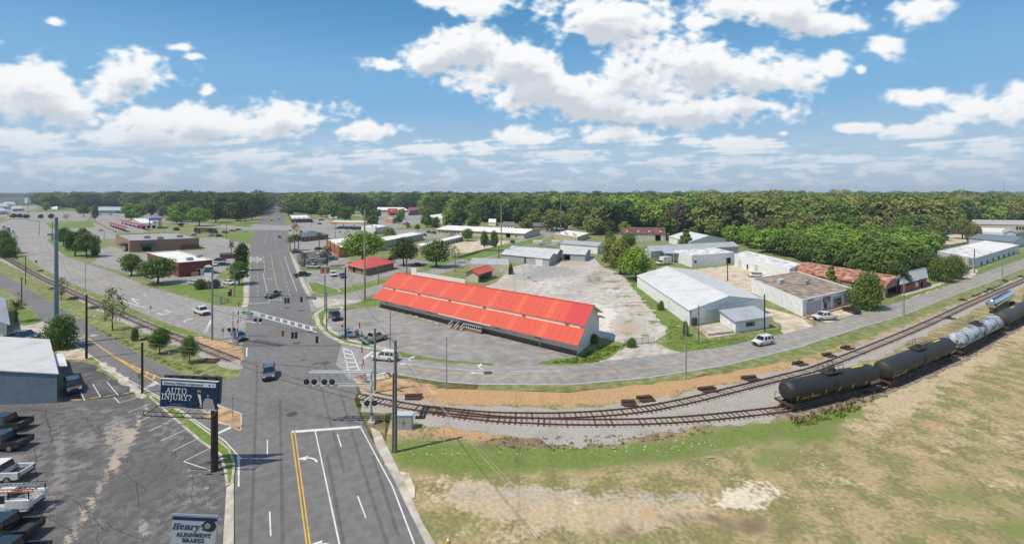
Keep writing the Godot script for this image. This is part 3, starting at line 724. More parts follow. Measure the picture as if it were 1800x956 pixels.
	for l in [[541, 676 + 60, 541, 736]]: _line(road, "lane_dash", l, 0.12, W)
	arrow(road, 557, 812, 553, 790, -1.0, W, 0.85)
	arrow(road, 588, 968, 580, 930, -1.0, W, 0.85)
	_line(road, "stop_line", [437, 534, 473, 532], 0.4, W)
	_line(road, "stop_line", [473, 527, 495, 527.5], 0.4, W)
	_line(road, "lane_line", [473.5, 532, 467, 500, 462, 480], 0.14, W)
	_line(road, "centre_line", [494, 527, 486, 500, 480, 470, 476, 448], 0.14, yellow)
	_line(road, "centre_line", [466, 480, 463, 450], 0.14, yellow)
	_line(road, "centre_line", [464, 430, 470, 408], 0.16, yellow)
	_line(road, "centre_line", [476, 393, 486, 366], 0.2, yellow)
	_line(road, "edge_line", [437, 533, 438, 500, 440, 470], 0.14, W)
	_line(road, "edge_line", [500, 450, 508, 475, 522, 512], 0.14, W)
	_line(road, "lane_dash", [453, 521, 452, 455], 0.14, W, 0.03, 2.5, 5.0)
	_line(road, "lane_dash", [510, 520, 488, 440, 482, 408], 0.14, W, 0.03, 2.5, 5.0)
	for y in [473, 491]: arrow(road, 478, y, 470, y - 1.5, 0.0, W)
	for l in [[441, 451, 463, 451], [441, 461, 464, 461], [441, 451, 441, 461], [452, 451, 452, 461]]: _line(road, "crossing_box", l, 0.3, W)
	for l in [[443, 453, 450, 459], [450, 453, 443, 459], [454, 453, 461, 459], [461, 453, 454, 459]]: _line(road, "crossing_cross", l, 0.3, W)
	# zebra crossings: two rails and bars
	_line(road, "crosswalk_rail", [440, 546, 556, 576], 0.3, W)
	_line(road, "crosswalk_rail", [436, 551, 557, 584], 0.3, W)
	for k in 9:
		for s in [0.0, 0.2]:
			var t: float = (k + 0.2 + s) / 9.0
			_line(road, "crosswalk_bar", [440 + 116 * t, 546 + 30 * t, 437 + 119 * t, 551 + 33 * t], 0.28, W)
	_line(road, "crosswalk_rail", [603, 611, 615, 664], 0.2, W)
	_line(road, "crosswalk_rail", [617, 615, 634, 656], 0.2, W)
	for k in 6:
		var t := k / 6.0
		_line(road, "crosswalk_bar", [603 + 12 * t, 612 + 50 * t, 617 + 17 * t, 617 + 40 * t], 0.5, W)
	_line(road, "lane_line", [434, 611, 433.5, 627], 0.22, W)
	_line(road, "stop_line", [637, 632, 655, 618], 0.6, W)
	# right road
	var rr: Node = get_node("right_road")
	_line(rr, "centre_line", [700, 643, 750, 651, 800, 657, 840, 660, 900, 663], 0.2, yellow, 0.034)
	_line(rr, "centre_line", [900, 662, 1000, 660, 1142, 646, 1280, 623, 1400, 596, 1500, 567, 1589, 541, 1678, 509, 1767, 476, 1850, 445], 0.16, yellow, 0.034)
	_line(rr, "lane_line", [700, 637, 790, 648, 860, 652], 0.14, W, 0.034)
	_line(rr, "lane_line", [895, 652, 985, 652], 0.14, W, 0.034)
	_line(rr, "edge_line", [700, 658, 775, 670, 837, 675, 1000, 676, 1142, 663, 1278, 641, 1400, 611, 1500, 579, 1589, 553, 1678, 518, 1767, 485.5], 0.13, W, 0.034)
	for a in [[722, 642, 710, 640, 0.0], [850, 649, 832, 645, 1.0], [722, 635, 709, 629, 1.0], [850, 657, 828, 655, 0.0]]: arrow(rr, a[0], a[1], a[2], a[3], a[4], W, 0.95)
	# cross road on the left
	var cr: Node = get_node("cross_road")
	for l in [[210, 530, 222, 525], [213, 528, 255, 541], [232, 525, 243, 535], [256, 549, 276, 544], [231, 524, 245, 528], [236, 538, 256, 539], [253, 517, 259, 522], [361, 585, 369, 570], [288, 545, 302, 549], [306, 543, 322, 542], [281, 555, 298, 550]]: _line(cr, "lane_marking", l, 0.35, W, 0.034)
	_line(cr, "stop_line", [361, 585, 372, 562], 0.6, W, 0.034)
	_line(cr, "centre_line", [200, 505, 120, 470, 70, 445, 45, 425], 0.2, yellow, 0.034)
	for a in [[325, 566, 318, 563, 1.0], [285, 553, 276, 550, 0.0]]: arrow(cr, a[0], a[1], a[2], a[3], a[4], W, 1.2)
	# frontage road
	var fr: Node = get_node("frontage_road")
	_line(fr, "centre_line", [147, 589, 200, 626, 245, 655, 285, 678], 0.22, yellow, 0.034)
	_line(fr, "centre_line", [200, 626, 250, 652, 288, 667], 0.2, yellow, 0.034)
	for k in 5:
		var t := k / 5.0
		_line(fr, "hatch_bar", [222 + 60 * t, 639 + 34 * t, 222 + 62 * t, 636 + 28 * t], 0.3, yellow, 0.036)
	_line(fr, "edge_line", [130, 604, 199, 653, 277, 696, 319, 722, 372, 758, 396, 776, 421, 803, 419, 855], 0.14, W, 0.034)
	for k in 7: _line(fr, "road_letter", [252 + k * 3.2, 683 - k * 2.2, 262 + k * 2.6, 677 - k * 1.2 + 5], 0.22, W, 0.036)
	arrow(fr, 137, 596, 145, 592, 1.0, W, 1.2)
	_line(fr, "stop_line", [380, 763, 408, 750], 0.55, W, 0.034)
	for l in [[330, 706, 425, 728], [425, 728, 423, 757], [423, 757, 352, 728]]: _line(fr, "island_line", l, 0.16, yellow, 0.034)
	# bay lines in the left car park
	var lp: Node = get_node("left_car_park")
	for l in [[200, 698, 210, 708], [210, 708, 243, 698], [225, 725, 266, 709], [243, 741, 288, 722], [262, 758, 308, 735], [282, 775, 335, 751], [303, 793, 357, 766], [323, 811, 372, 786], [323, 811, 375, 828], [138, 681, 149, 704], [163, 675, 177, 698], [188, 671, 208, 695]]: _line(lp, "bay_line", l, 0.11, W)
	# wheel stops
	for p in [[124, 704, 144, 704], [157, 702, 176, 699], [184, 699, 203, 695], [217, 694, 234, 690], [119, 628, 133, 628]]:
		var ws := MB.new()
		ws.bar(g(p[0], p[1], 0.1), g(p[2], p[3], 0.1), 0.22, 0.16)
		tag(put("wheel_stop", ws, mat("stop_yellow", 0.62, 0.4, 0.12)), "yellow painted concrete wheel stop beside the blue-grey shed", "wheel stop", "yellow wheel stops")
	for k in 9:
		var a := g(671 + k * 11.7, 536.5 + k * 3.95, 0.1)
		var b := g(671 + k * 11.7 + 6.5, 536.5 + k * 3.95 + 2.3, 0.1)
		var ws := MB.new()
		ws.bar(a, b, 0.25, 0.16)
		tag(put("wheel_stop", ws, mat("stop_cream", 0.6, 0.5, 0.3)), "cream concrete wheel stop along the long red-roofed building", "wheel stop", "cream wheel stops")
	# cracks and pale drift in the old car park, tyre rubber in the lanes
	var cracks := MB.new()
	rng.seed = 41
	for c in [[80, 720, 92, 778, 80, 730], [150, 735, 178, 768], [178, 768, 110, 810], [215, 830, 255, 858], [240, 845, 244, 890], [100, 755, 130, 735], [60, 790, 65, 850], [130, 880, 160, 900], [155, 905, 190, 935], [185, 920, 240, 945], [70, 905, 125, 930], [255, 858, 300, 815], [40, 720, 110, 728], [92, 778, 60, 812], [130, 870, 75, 872], [300, 812, 330, 760], [170, 745, 183, 770], [105, 810, 165, 785], [330, 900, 390, 912], [170, 935, 172, 956], [60, 880, 90, 905], [340, 835, 335, 880]]:
		var p := []
		for k in range(0, c.size() - 2, 2):
			var steps := 9
			for j in steps + 1:
				var t := float(j) / steps
				p.append(g(lerpf(c[k], c[k + 2], t) + rf(-3, 3), lerpf(c[k + 1], c[k + 3], t) + rf(-2.5, 2.5), 0.0135))
		strip3(cracks, p, 0.055)
	put("cracks", cracks, mat("crack", 0.03, 0.03, 0.03, 0.95), lp).set_meta("kind", "stuff")
	var rubber := ground_mat("rubbered", "asphalt", 0.11, "blotch", 0.013)
	rubber.albedo_color = lin(0.72, 0.72, 0.72)
	var marks := MB.new()
	for l in [[598, 690, 640, 830, 690, 985], [560, 660, 575, 720, 605, 830], [440, 960, 447, 800, 452, 640], [497, 960, 494, 800, 492, 700], [575, 800, 605, 960], [655, 800, 700, 940], [570, 640, 580, 668]]:
		var p := smooth(l, 8)
		var q := []
		for w in p: q.append(w + Vector3(0, 0.0165, 0))
		strip3(marks, q, 0.32)
	put("tyre_marks", marks, rubber, road).set_meta("kind", "stuff")
	var patch := MB.new()
	for q in [[424, 606, 600, 606, 598, 609, 424, 609], [424, 634, 560, 645, 560, 647, 424, 637], [560, 730, 640, 745, 640, 747, 560, 733]]: patch.poly(pxpoly(q), 0.0175)
	put("tar_seams", patch, rubber, road)
	for p in [[513, 728, 10], [505, 541, 6], [529, 546, 6], [522, 603, 7], [572, 638, 8], [858, 655, 9]]:
		var mh := MB.new()
		mh.tube(g(p[0], p[1], 0.018), g(p[0], p[1], 0.026), p[2] * mpp(p[1]) * 0.9, p[2] * mpp(p[1]) * 0.9, 18)
		tag(put("manhole_cover", mh, mat("iron_dark", 0.06, 0.058, 0.055, 0.7)), "round dark iron manhole cover set flush in the asphalt", "manhole cover", "manhole covers in the roads")

# ---------------------------------------------------------------- vegetation
var tree_kinds := {}

func leaf_mat(key: String, r: float, gg: float, b: float) -> StandardMaterial3D:
	if mats.has(key): return mats[key]
	var m := StandardMaterial3D.new()
	m.resource_name = key
	m.albedo_color = lin(r, gg, b)
	m.vertex_color_use_as_albedo = true
	m.roughness = 0.85
	m.metallic_specular = 0.25
	m.cull_mode = BaseMaterial3D.CULL_DISABLED
	m.backlight_enabled = true
	m.backlight = Color(0.55, 0.6, 0.32)
	mats[key] = m
	return m

func card(mb: MB, p: Vector3, n: Vector3, s: float) -> void:
	var x := n.cross(Vector3(rf(-1, 1), rf(-1, 1), rf(-1, 1)))
	if x.length() < 0.05: x = n.cross(Vector3.UP + Vector3(0.1, 0, 0))
	x = x.normalized() * s
	var y := n.cross(x).normalized() * s * rf(0.6, 1.0)
	var lift := n * s * 0.25
	mb.quad(p - x - y * 0.4, p + x * 0.3 - y + lift, p + x + y * 0.5, p - x * 0.2 + y + lift)

# crowns are lobes of leaf sprays; height 1 = the whole tree
func crown(s: int, lobes: int, cards: int, size: float, bottom: float, width: float, style: String) -> MB:
	rng.seed = s
	var mb := MB.new()
	mb.colored = true
	var L := []
	for k in lobes:
		var t := (k + 0.5) / lobes
		var y := lerpf(bottom, 0.93, t)
		var env := width * 0.5 * sin(PI * clampf(0.16 + t * 0.8, 0.0, 1.0))
		if style == "pine": env = width * 0.5 * (1.05 - t) + 0.03
		if style == "cone": env = width * 0.5 * (1.0 - t * 0.85)
		var a := k * 2.4 + rf(-0.5, 0.5)
		var r := env * rf(0.35, 0.8)
		var rad := width * rf(0.19, 0.3) * (0.7 if style == "pine" else 1.0)
		if style == "cone": rad = env * 0.75 + 0.03
		L.append([Vector3(cos(a) * r, y, sin(a) * r), Vector3(rad, rad * (0.45 if style == "pine" else 0.72), rad)])
	if style == "round": L.append([Vector3(0, bottom * 0.4 + 0.55, 0), Vector3(width * 0.3, 0.3, width * 0.3)])
	for k in cards:
		var l: Array = L[rng.randi() % L.size()]
		var d := Vector3(rng.randfn(), rng.randfn() + 0.15, rng.randfn()).normalized()
		var rr := pow(rng.randf(), 0.4) * 1.02
		if style == "sparse": rr = rng.randf() * 1.1
		var p: Vector3 = l[0] + d * l[1] * rr
		if p.y < bottom * 0.7: continue
		var n := (d + Vector3(rf(-0.7, 0.7), rf(-0.3, 0.8), rf(-0.7, 0.7))).normalized()
		var v := rf(0.78, 1.22)
		var warm := rf(-0.12, 0.16)
		mb.col = Color(v * (1.0 + warm), v, v * (1.0 - warm))
		card(mb, p, n, size * rf(0.6, 1.3))
	return mb
func limbs(s: int, thick: float, bottom: float, width: float, many: int) -> MB:
	rng.seed = s + 500
	var mb := MB.new()
	var fork := Vector3(rf(-0.02, 0.02), bottom + 0.08, rf(-0.02, 0.02))
	mb.tube(Vector3(0, -0.01, 0), fork, thick, thick * 0.65, 7)
	mb.tube(fork, Vector3(rf(-0.03, 0.03), 0.82, rf(-0.03, 0.03)), thick * 0.65, thick * 0.12, 6)
	for k in many:
		var a := TAU * k / many + rf(-0.3, 0.3)
		var t := rf(0.0, 0.6)
		var o := fork.lerp(Vector3(0, 0.8, 0), t)
		var e := o + Vector3(cos(a) * width * rf(0.25, 0.42), rf(0.1, 0.25), sin(a) * width * rf(0.25, 0.42))
		mb.tube(o, e, thick * 0.42 * (1 - t * 0.5), thick * 0.08, 5)
	return mb
func palm_head(s: int, low: float, high: float, many: int) -> MB:
	rng.seed = s
	var mb := MB.new()
	mb.colored = true
	for k in many:
		var a := rng.randf() * TAU
		var up := rf(low, high)
		var d := Vector3(cos(a), up, sin(a)).normalized()
		mb.col = Color(1, 1, 1) * rf(0.75, 1.2)
		var c := Vector3(0, 0.78, 0)
		var tip := c + d * rf(0.2, 0.27)
		mb.col.a = 1
		mb.bar(c, tip, 0.008, 0.008)
		var side := d.cross(Vector3.UP).normalized()
		for j in 7:
			var q := (j - 3) / 3.0
			var e := tip + (d * 0.1 + side * q * 0.1 + Vector3(0, -0.03 - absf(q) * 0.02, 0))
			mb.tri(tip - side * 0.008, tip + side * 0.008, e)
	return mb
func make_kinds() -> void:
	# name: [crown mesh, trunk mesh, leaf colour key]
	leaf_mat("leaf_dark", 0.068, 0.108, 0.032)
	leaf_mat("leaf_mid", 0.115, 0.18, 0.04)
	leaf_mat("leaf_bright", 0.185, 0.3, 0.045)
	leaf_mat("leaf_olive", 0.185, 0.215, 0.06)
	leaf_mat("leaf_yellow", 0.22, 0.23, 0.065)
	leaf_mat("leaf_pine", 0.068, 0.1, 0.04)
	leaf_mat("leaf_brown", 0.17, 0.135, 0.095)
	leaf_mat("leaf_palm", 0.13, 0.155, 0.05)
	leaf_mat("leaf_grey", 0.2, 0.195, 0.15)
	leaf_mat("grass_blade", 0.15, 0.25, 0.04)
	leaf_mat("dry_blade", 0.24, 0.215, 0.13)
	var bark := mat("bark", 0.075, 0.055, 0.04, 0.95)
	var a := [["oak", crown(1, 16, 3600, 0.03, 0.34, 1.2, "round"), limbs(1, 0.035, 0.24, 1.1, 7)], ["oak_b", crown(2, 15, 3600, 0.03, 0.3, 1.05, "round"), limbs(2, 0.035, 0.22, 1.0, 7)], ["tall", crown(3, 16, 3200, 0.028, 0.2, 0.72, "round"), limbs(3, 0.028, 0.2, 0.7, 6)], ["bush", crown(4, 14, 5200, 0.034, 0.06, 1.5, "round"), limbs(4, 0.03, 0.05, 1.2, 6)], ["sparse", crown(5, 14, 900, 0.02, 0.25, 0.75, "sparse"), limbs(5, 0.02, 0.15, 0.8, 14)], ["cone", crown(6, 12, 2600, 0.035, 0.08, 0.62, "cone"), limbs(6, 0.03, 0.1, 0.4, 5)],
		["wood_a", crown(11, 12, 1300, 0.048, 0.22, 0.95, "round"), limbs(11, 0.03, 0.2, 0.9, 4)], ["wood_b", crown(12, 13, 1300, 0.046, 0.2, 0.8, "round"), limbs(12, 0.03, 0.2, 0.8, 4)], ["wood_c", crown(13, 11, 1200, 0.05, 0.25, 1.1, "round"), limbs(13, 0.03, 0.2, 1.0, 4)], ["pine", crown(14, 13, 1100, 0.04, 0.42, 0.55, "pine"), limbs(14, 0.016, 0.5, 0.4, 8)], ["bare", crown(15, 14, 700, 0.03, 0.25, 0.9, "sparse"), limbs(15, 0.018, 0.2, 0.9, 16)]]
	for k in a: tree_kinds[k[0]] = [k[1].done(), k[2].done()]
	var pt := MB.new()
	pt.tube(Vector3(0, -0.01, 0), Vector3(0.01, 0.4, 0), 0.035, 0.028, 8)
	pt.tube(Vector3(0.01, 0.4, 0), Vector3(0, 0.8, 0), 0.028, 0.03, 8)
	tree_kinds["palm"] = [palm_head(8, -0.4, 1.2, 70).done(), pt.done(), palm_head(9, -1.1, -0.5, 24).done()]
	leaf_mat("dead_frond", 0.17, 0.13, 0.08)
	mats["bark"] = bark
func tree(called: String, kind: String, leaf: String, at: Vector3, h: float, wide: float, label: String, group := "", category := "tree") -> Node3D:
	var t := thing(called, label, category, at, rng.randf() * TAU, group)
	t.scale = Vector3(h * wide, h, h * wide)
	var c := MeshInstance3D.new()
	c.name = "crown"
	c.mesh = tree_kinds[kind][0]
	c.material_override = mats[leaf]
	t.add_child(c, true)
	var k := MeshInstance3D.new()
	k.name = "trunk"
	k.mesh = tree_kinds[kind][1]
	k.material_override = mats["bark"]
	t.add_child(k, true)
	if kind == "palm":   # the skirt of dead brown fronds
		var f := MeshInstance3D.new()
		f.name = "dead_fronds"
		f.mesh = tree_kinds[kind][2]
		f.material_override = mats["dead_frond"]
		t.add_child(f, true)
	return t

func make_trees() -> void:
	make_kinds()
	rng.seed = 5
	# px, base py, top py, width in px, kind, leaf, label
	var list := [
		[198, 580, 503, 48, "sparse", "leaf_olive", "thinly leafed young tree on the grass verge beside the railway"], [108, 528, 486, 22, "sparse", "leaf_brown", "small nearly bare tree behind the tall steel pole"], [281, 621, 578, 40, "oak_b", "leaf_mid", "small green tree by the railway with a stack of sleepers next to it"], [333, 637, 594, 32, "oak", "leaf_mid", "small green tree on the verge close to the level crossing"],
		[231, 484, 448, 42, "oak_b", "leaf_mid", "round green tree at the kerb beside the red brick shop"], [278, 499, 455, 68, "oak", "leaf_mid", "spreading oak in front of the red brick shop with white roof"], [420, 500, 461, 40, "oak_b", "leaf_mid", "dense green street tree on the corner lawn by the main road"], [425, 476, 428, 28, "tall", "leaf_dark", "taller dark tree behind the street tree on the corner lawn"], [407, 452, 422, 10, "palm", "leaf_palm", "slim palm by the brick bin store"],
		[112, 433, 402, 28, "oak", "leaf_mid", "green tree on the island where the cross road bends"], [132, 450, 410, 40, "oak_b", "leaf_dark", "dark green tree in the middle of the roadside island"], [152, 452, 412, 40, "oak", "leaf_mid", "green tree at the car park end of the roadside island"], [145, 436, 401, 24, "tall", "leaf_olive", "olive green tree at the back of the roadside island"], [167, 450, 428, 14, "bush", "leaf_dark", "low dark shrub tree at the tip of the roadside island"],
		[6, 446, 406, 36, "oak", "leaf_mid", "round green tree beside the railway at the bend of the cross road"], [12, 452, 421, 34, "bush", "leaf_mid", "low green tree crowding the railway fence"],
		[24, 385, 376, 12, "oak", "leaf_dark", "small round tree in the row at the empty car park"], [35, 385, 376, 9, "oak", "leaf_dark", "small round tree in the row at the empty car park"], [46, 385, 377, 12, "oak_b", "leaf_dark", "small round tree in the row at the empty car park"], [72, 386, 377, 9, "oak", "leaf_dark", "small round tree in the row at the empty car park"], [90, 386, 376, 9, "oak_b", "leaf_dark", "small round tree in the row at the empty car park"], [116, 386, 376, 12, "sparse", "leaf_brown", "leafless tree in the row at the empty car park"],
		[147, 381, 360, 22, "oak", "leaf_mid", "full green tree between the two car parks"], [167, 388, 360, 12, "tall", "leaf_grey", "slim grey green tree at the end of the grey store"], [350, 397, 367, 42, "oak", "leaf_bright", "bright green oak on the meadow behind the lorry"], [318, 399, 392, 12, "oak_b", "leaf_dark", "small round tree beside the parked lorry"],
		[380, 392, 358, 16, "pine", "leaf_pine", "tall pine standing alone in the clearing"], [422, 393, 352, 18, "pine", "leaf_pine", "tall pine standing at the clearing beside the main road"], [432, 392, 356, 16, "pine", "leaf_pine", "shorter pine beside the main road clearing"],
		[637, 460, 410, 76, "oak", "leaf_bright", "very large bright green tree behind the red-roofed diner"], [710, 467, 421, 54, "oak", "leaf_dark", "broad dark oak behind the white boundary wall"], [767, 470, 424, 58, "oak_b", "leaf_mid", "broad mid green oak beside the back street"], [800, 462, 430, 24, "sparse", "leaf_olive", "half bare tree next to the broad oak on the back street"], [660, 440, 417, 40, "oak_b", "leaf_bright", "bright tree half hidden behind the diner tree"],
		[510, 442, 414, 15, "palm", "leaf_palm", "cabbage palm in the group of three by the roadside"], [518, 440, 411, 15, "palm", "leaf_palm", "cabbage palm in the group of three by the roadside"], [525, 440, 411, 15, "palm", "leaf_palm", "cabbage palm in the group of three by the roadside"], [561, 435, 408, 14, "palm", "leaf_palm", "tall palm at the corner of the blue-roofed restaurant"], [535, 468, 443, 16, "palm", "leaf_palm", "palm on the lawn strip of the diner car park"], [575, 468, 432, 22, "palm", "leaf_palm", "thick palm beside the brick restaurant car park"], [597, 446, 426, 14, "palm", "leaf_palm", "small palm against the brick restaurant wall"], [28, 566, 526, 28, "palm", "leaf_palm", "thick-headed palm on the lawn by the small white house"], [660, 420, 406, 10, "palm", "leaf_palm", "little palm beside the white box building"], [685, 424, 402, 26, "bush", "leaf_olive", "loose olive bush between the box building and the grey store"],
		[822, 424, 403, 24, "oak_b", "leaf_mid", "dark round tree in front of the long cream building"], [851, 441, 408, 17, "oak", "leaf_mid", "lollipop tree on the grass by the parked cars"], [869, 441, 407, 17, "oak_b", "leaf_mid", "second lollipop tree on the grass by the parked cars"], [734, 406, 395, 11, "oak", "leaf_mid", "clipped round bush on the kerbed island"], [750, 400, 381, 13, "tall", "leaf_bright", "bright slim tree by the pale warehouse"], [764, 400, 389, 18, "bush", "leaf_dark", "dark bush by the pale warehouse"],
		[1118, 492, 439, 66, "oak", "leaf_bright", "bright green tree at the head of the white gabled warehouse"], [1090, 482, 421, 46, "tall", "leaf_yellow", "yellow green willow-like tree at the edge of the gravel yard"], [1074, 470, 418, 38, "tall", "leaf_olive", "olive green tree at the edge of the gravel yard"], [1104, 440, 411, 36, "oak_b", "leaf_mid", "grey green tree in front of the rust-roofed barn"], [1072, 424, 408, 20, "bush", "leaf_mid", "green bush behind the grey flat shed"], [1206, 436, 401, 28, "cone", "leaf_mid", "dense upright tree between the pale sheds"], [1218, 420, 400, 20, "oak", "leaf_mid", "green tree behind the rear gabled shed"],
		[1526, 543, 483, 58, "bush", "leaf_mid", "big rounded leafy tree over the pavement by the white shop"], [1461, 512, 464, 26, "cone", "leaf_olive", "pale feathery conifer rising behind the flat tar roof"], [1423, 492, 474, 16, "bush", "leaf_olive", "scrubby bush between the tar roof and the rusty barrel roof"], [1505, 510, 490, 14, "cone", "leaf_bright", "slim bright sapling by the rusty barrel roof"],
		[1692, 420, 387, 40, "oak", "leaf_olive", "olive green tree by the machinery yard"], [1715, 422, 395, 22, "oak_b", "leaf_yellow", "yellowish tree beside the machinery yard"], [1655, 495, 455, 44, "bush", "leaf_mid", "thicket of shrubs at the roadside by the sign board"], [1678, 490, 452, 34, "bush", "leaf_mid", "leafy shrub next to the letter board"], [1630, 488, 448, 50, "oak_b", "leaf_dark", "dark tree behind the small brick office"], [1580, 510, 460, 40, "tall", "leaf_dark", "dark tree leaning over the end of the barrel roof"],
	]
	for l in list:
		var h := hgt(l[1], l[2])
		var w: float = l[3] * mpp(l[1]) / h
		var base := {"oak": 1.2, "oak_b": 1.1, "tall": 0.75, "bush": 1.5, "sparse": 0.8, "cone": 0.66, "pine": 0.55, "palm": 0.62}
		var grp := ""
		if "in the row" in l[6]: grp = "row of small trees"
		if "group of three" in l[6]: grp = "three roadside palms"
		tree("palm_tree" if l[4] == "palm" else ("pine_tree" if l[4] == "pine" else "tree"), l[4], l[5], g(l[0], l[1]), h, w / base[l[4]], l[6], grp)
	# shrubs
	var shrubs := [[105, 612, 560, 56, "leaf_mid", "large flowering shrub round the foot of the steel pole"], [237, 599, 578, 14, "leaf_mid", "small clipped shrub on the verge"], [352, 508, 492, 26, "leaf_mid", "shrub bed below the corner sign"], [378, 506, 492, 22, "leaf_grey", "grey green shrub beside the corner sign"], [1205, 590, 566, 12, "leaf_mid", "tall weed clump at the corner of the white warehouse"], [1162, 545, 530, 13, "leaf_mid", "weed bush against the side of the white warehouse"], [1045, 602, 588, 18, "leaf_mid", "dark bush against the end wall of the red-roofed building"], [898, 482, 465, 8, "leaf_mid", "creeper at the corner of the cream building"], [310, 405, 400, 12, "leaf_dark", "low bush in the meadow"], [985, 431, 425, 8, "leaf_mid", "bush between the grey sheds"], [1016, 436, 428, 15, "leaf_mid", "ivy mound between the grey sheds"], [1110, 610, 595, 20, "leaf_mid", "weedy bush beside the chain link gate"]]
	for l in shrubs:
		var h := hgt(l[1], l[2])
		tree("shrub", "bush", l[4], g(l[0], l[1]), h, l[3] * mpp(l[1]) / h / 1.5, l[5], "", "shrub")
	# trees standing singly between the houses and car parks
	rng.seed = 303
	var zones := [[500, 372, 660, 389, 16, 9.0, 17.0], [640, 380, 830, 402, 16, 7.0, 13.0], [750, 384, 1030, 408, 20, 9.0, 18.0], [225, 372, 330, 388, 14, 9.0, 19.0], [290, 384, 445, 394, 12, 10.0, 20.0], [60, 364, 140, 372, 9, 14.0, 24.0], [1030, 402, 1100, 414, 9, 9.0, 15.0], [1170, 404, 1260, 416, 9, 9.0, 15.0], [1690, 392, 1800, 398, 8, 10.0, 16.0]]
	var spots := ["among the houses by the roadside cafe", "among the car parks of the red-fronted store", "among the houses by the cream long building", "behind the car wash", "at the edge of the clearing beside the main road", "behind the empty car park", "near the rust-roofed barn", "behind the pale metal works", "behind the tan long shed"]
	var tones := [["leaf_dark", "dark green"], ["leaf_mid", "mid green"], ["leaf_mid", "mid green"], ["leaf_bright", "bright green"], ["leaf_olive", "olive green"]]
	for i in zones.size():
		var zn: Array = zones[i]
		for k in zn[4]:
			var tn: Array = tones[rng.randi() % 5]
			tree("town_tree", ["wood_a", "wood_b", "wood_c"][k % 3], tn[0], g(rf(zn[0], zn[2]), rf(zn[1], zn[3])), rf(zn[5], zn[6]), rf(0.9, 1.2), "%s tree standing %s" % [tn[1], spots[i]], "%s trees %s" % [tn[1], spots[i]])
	make_woods()

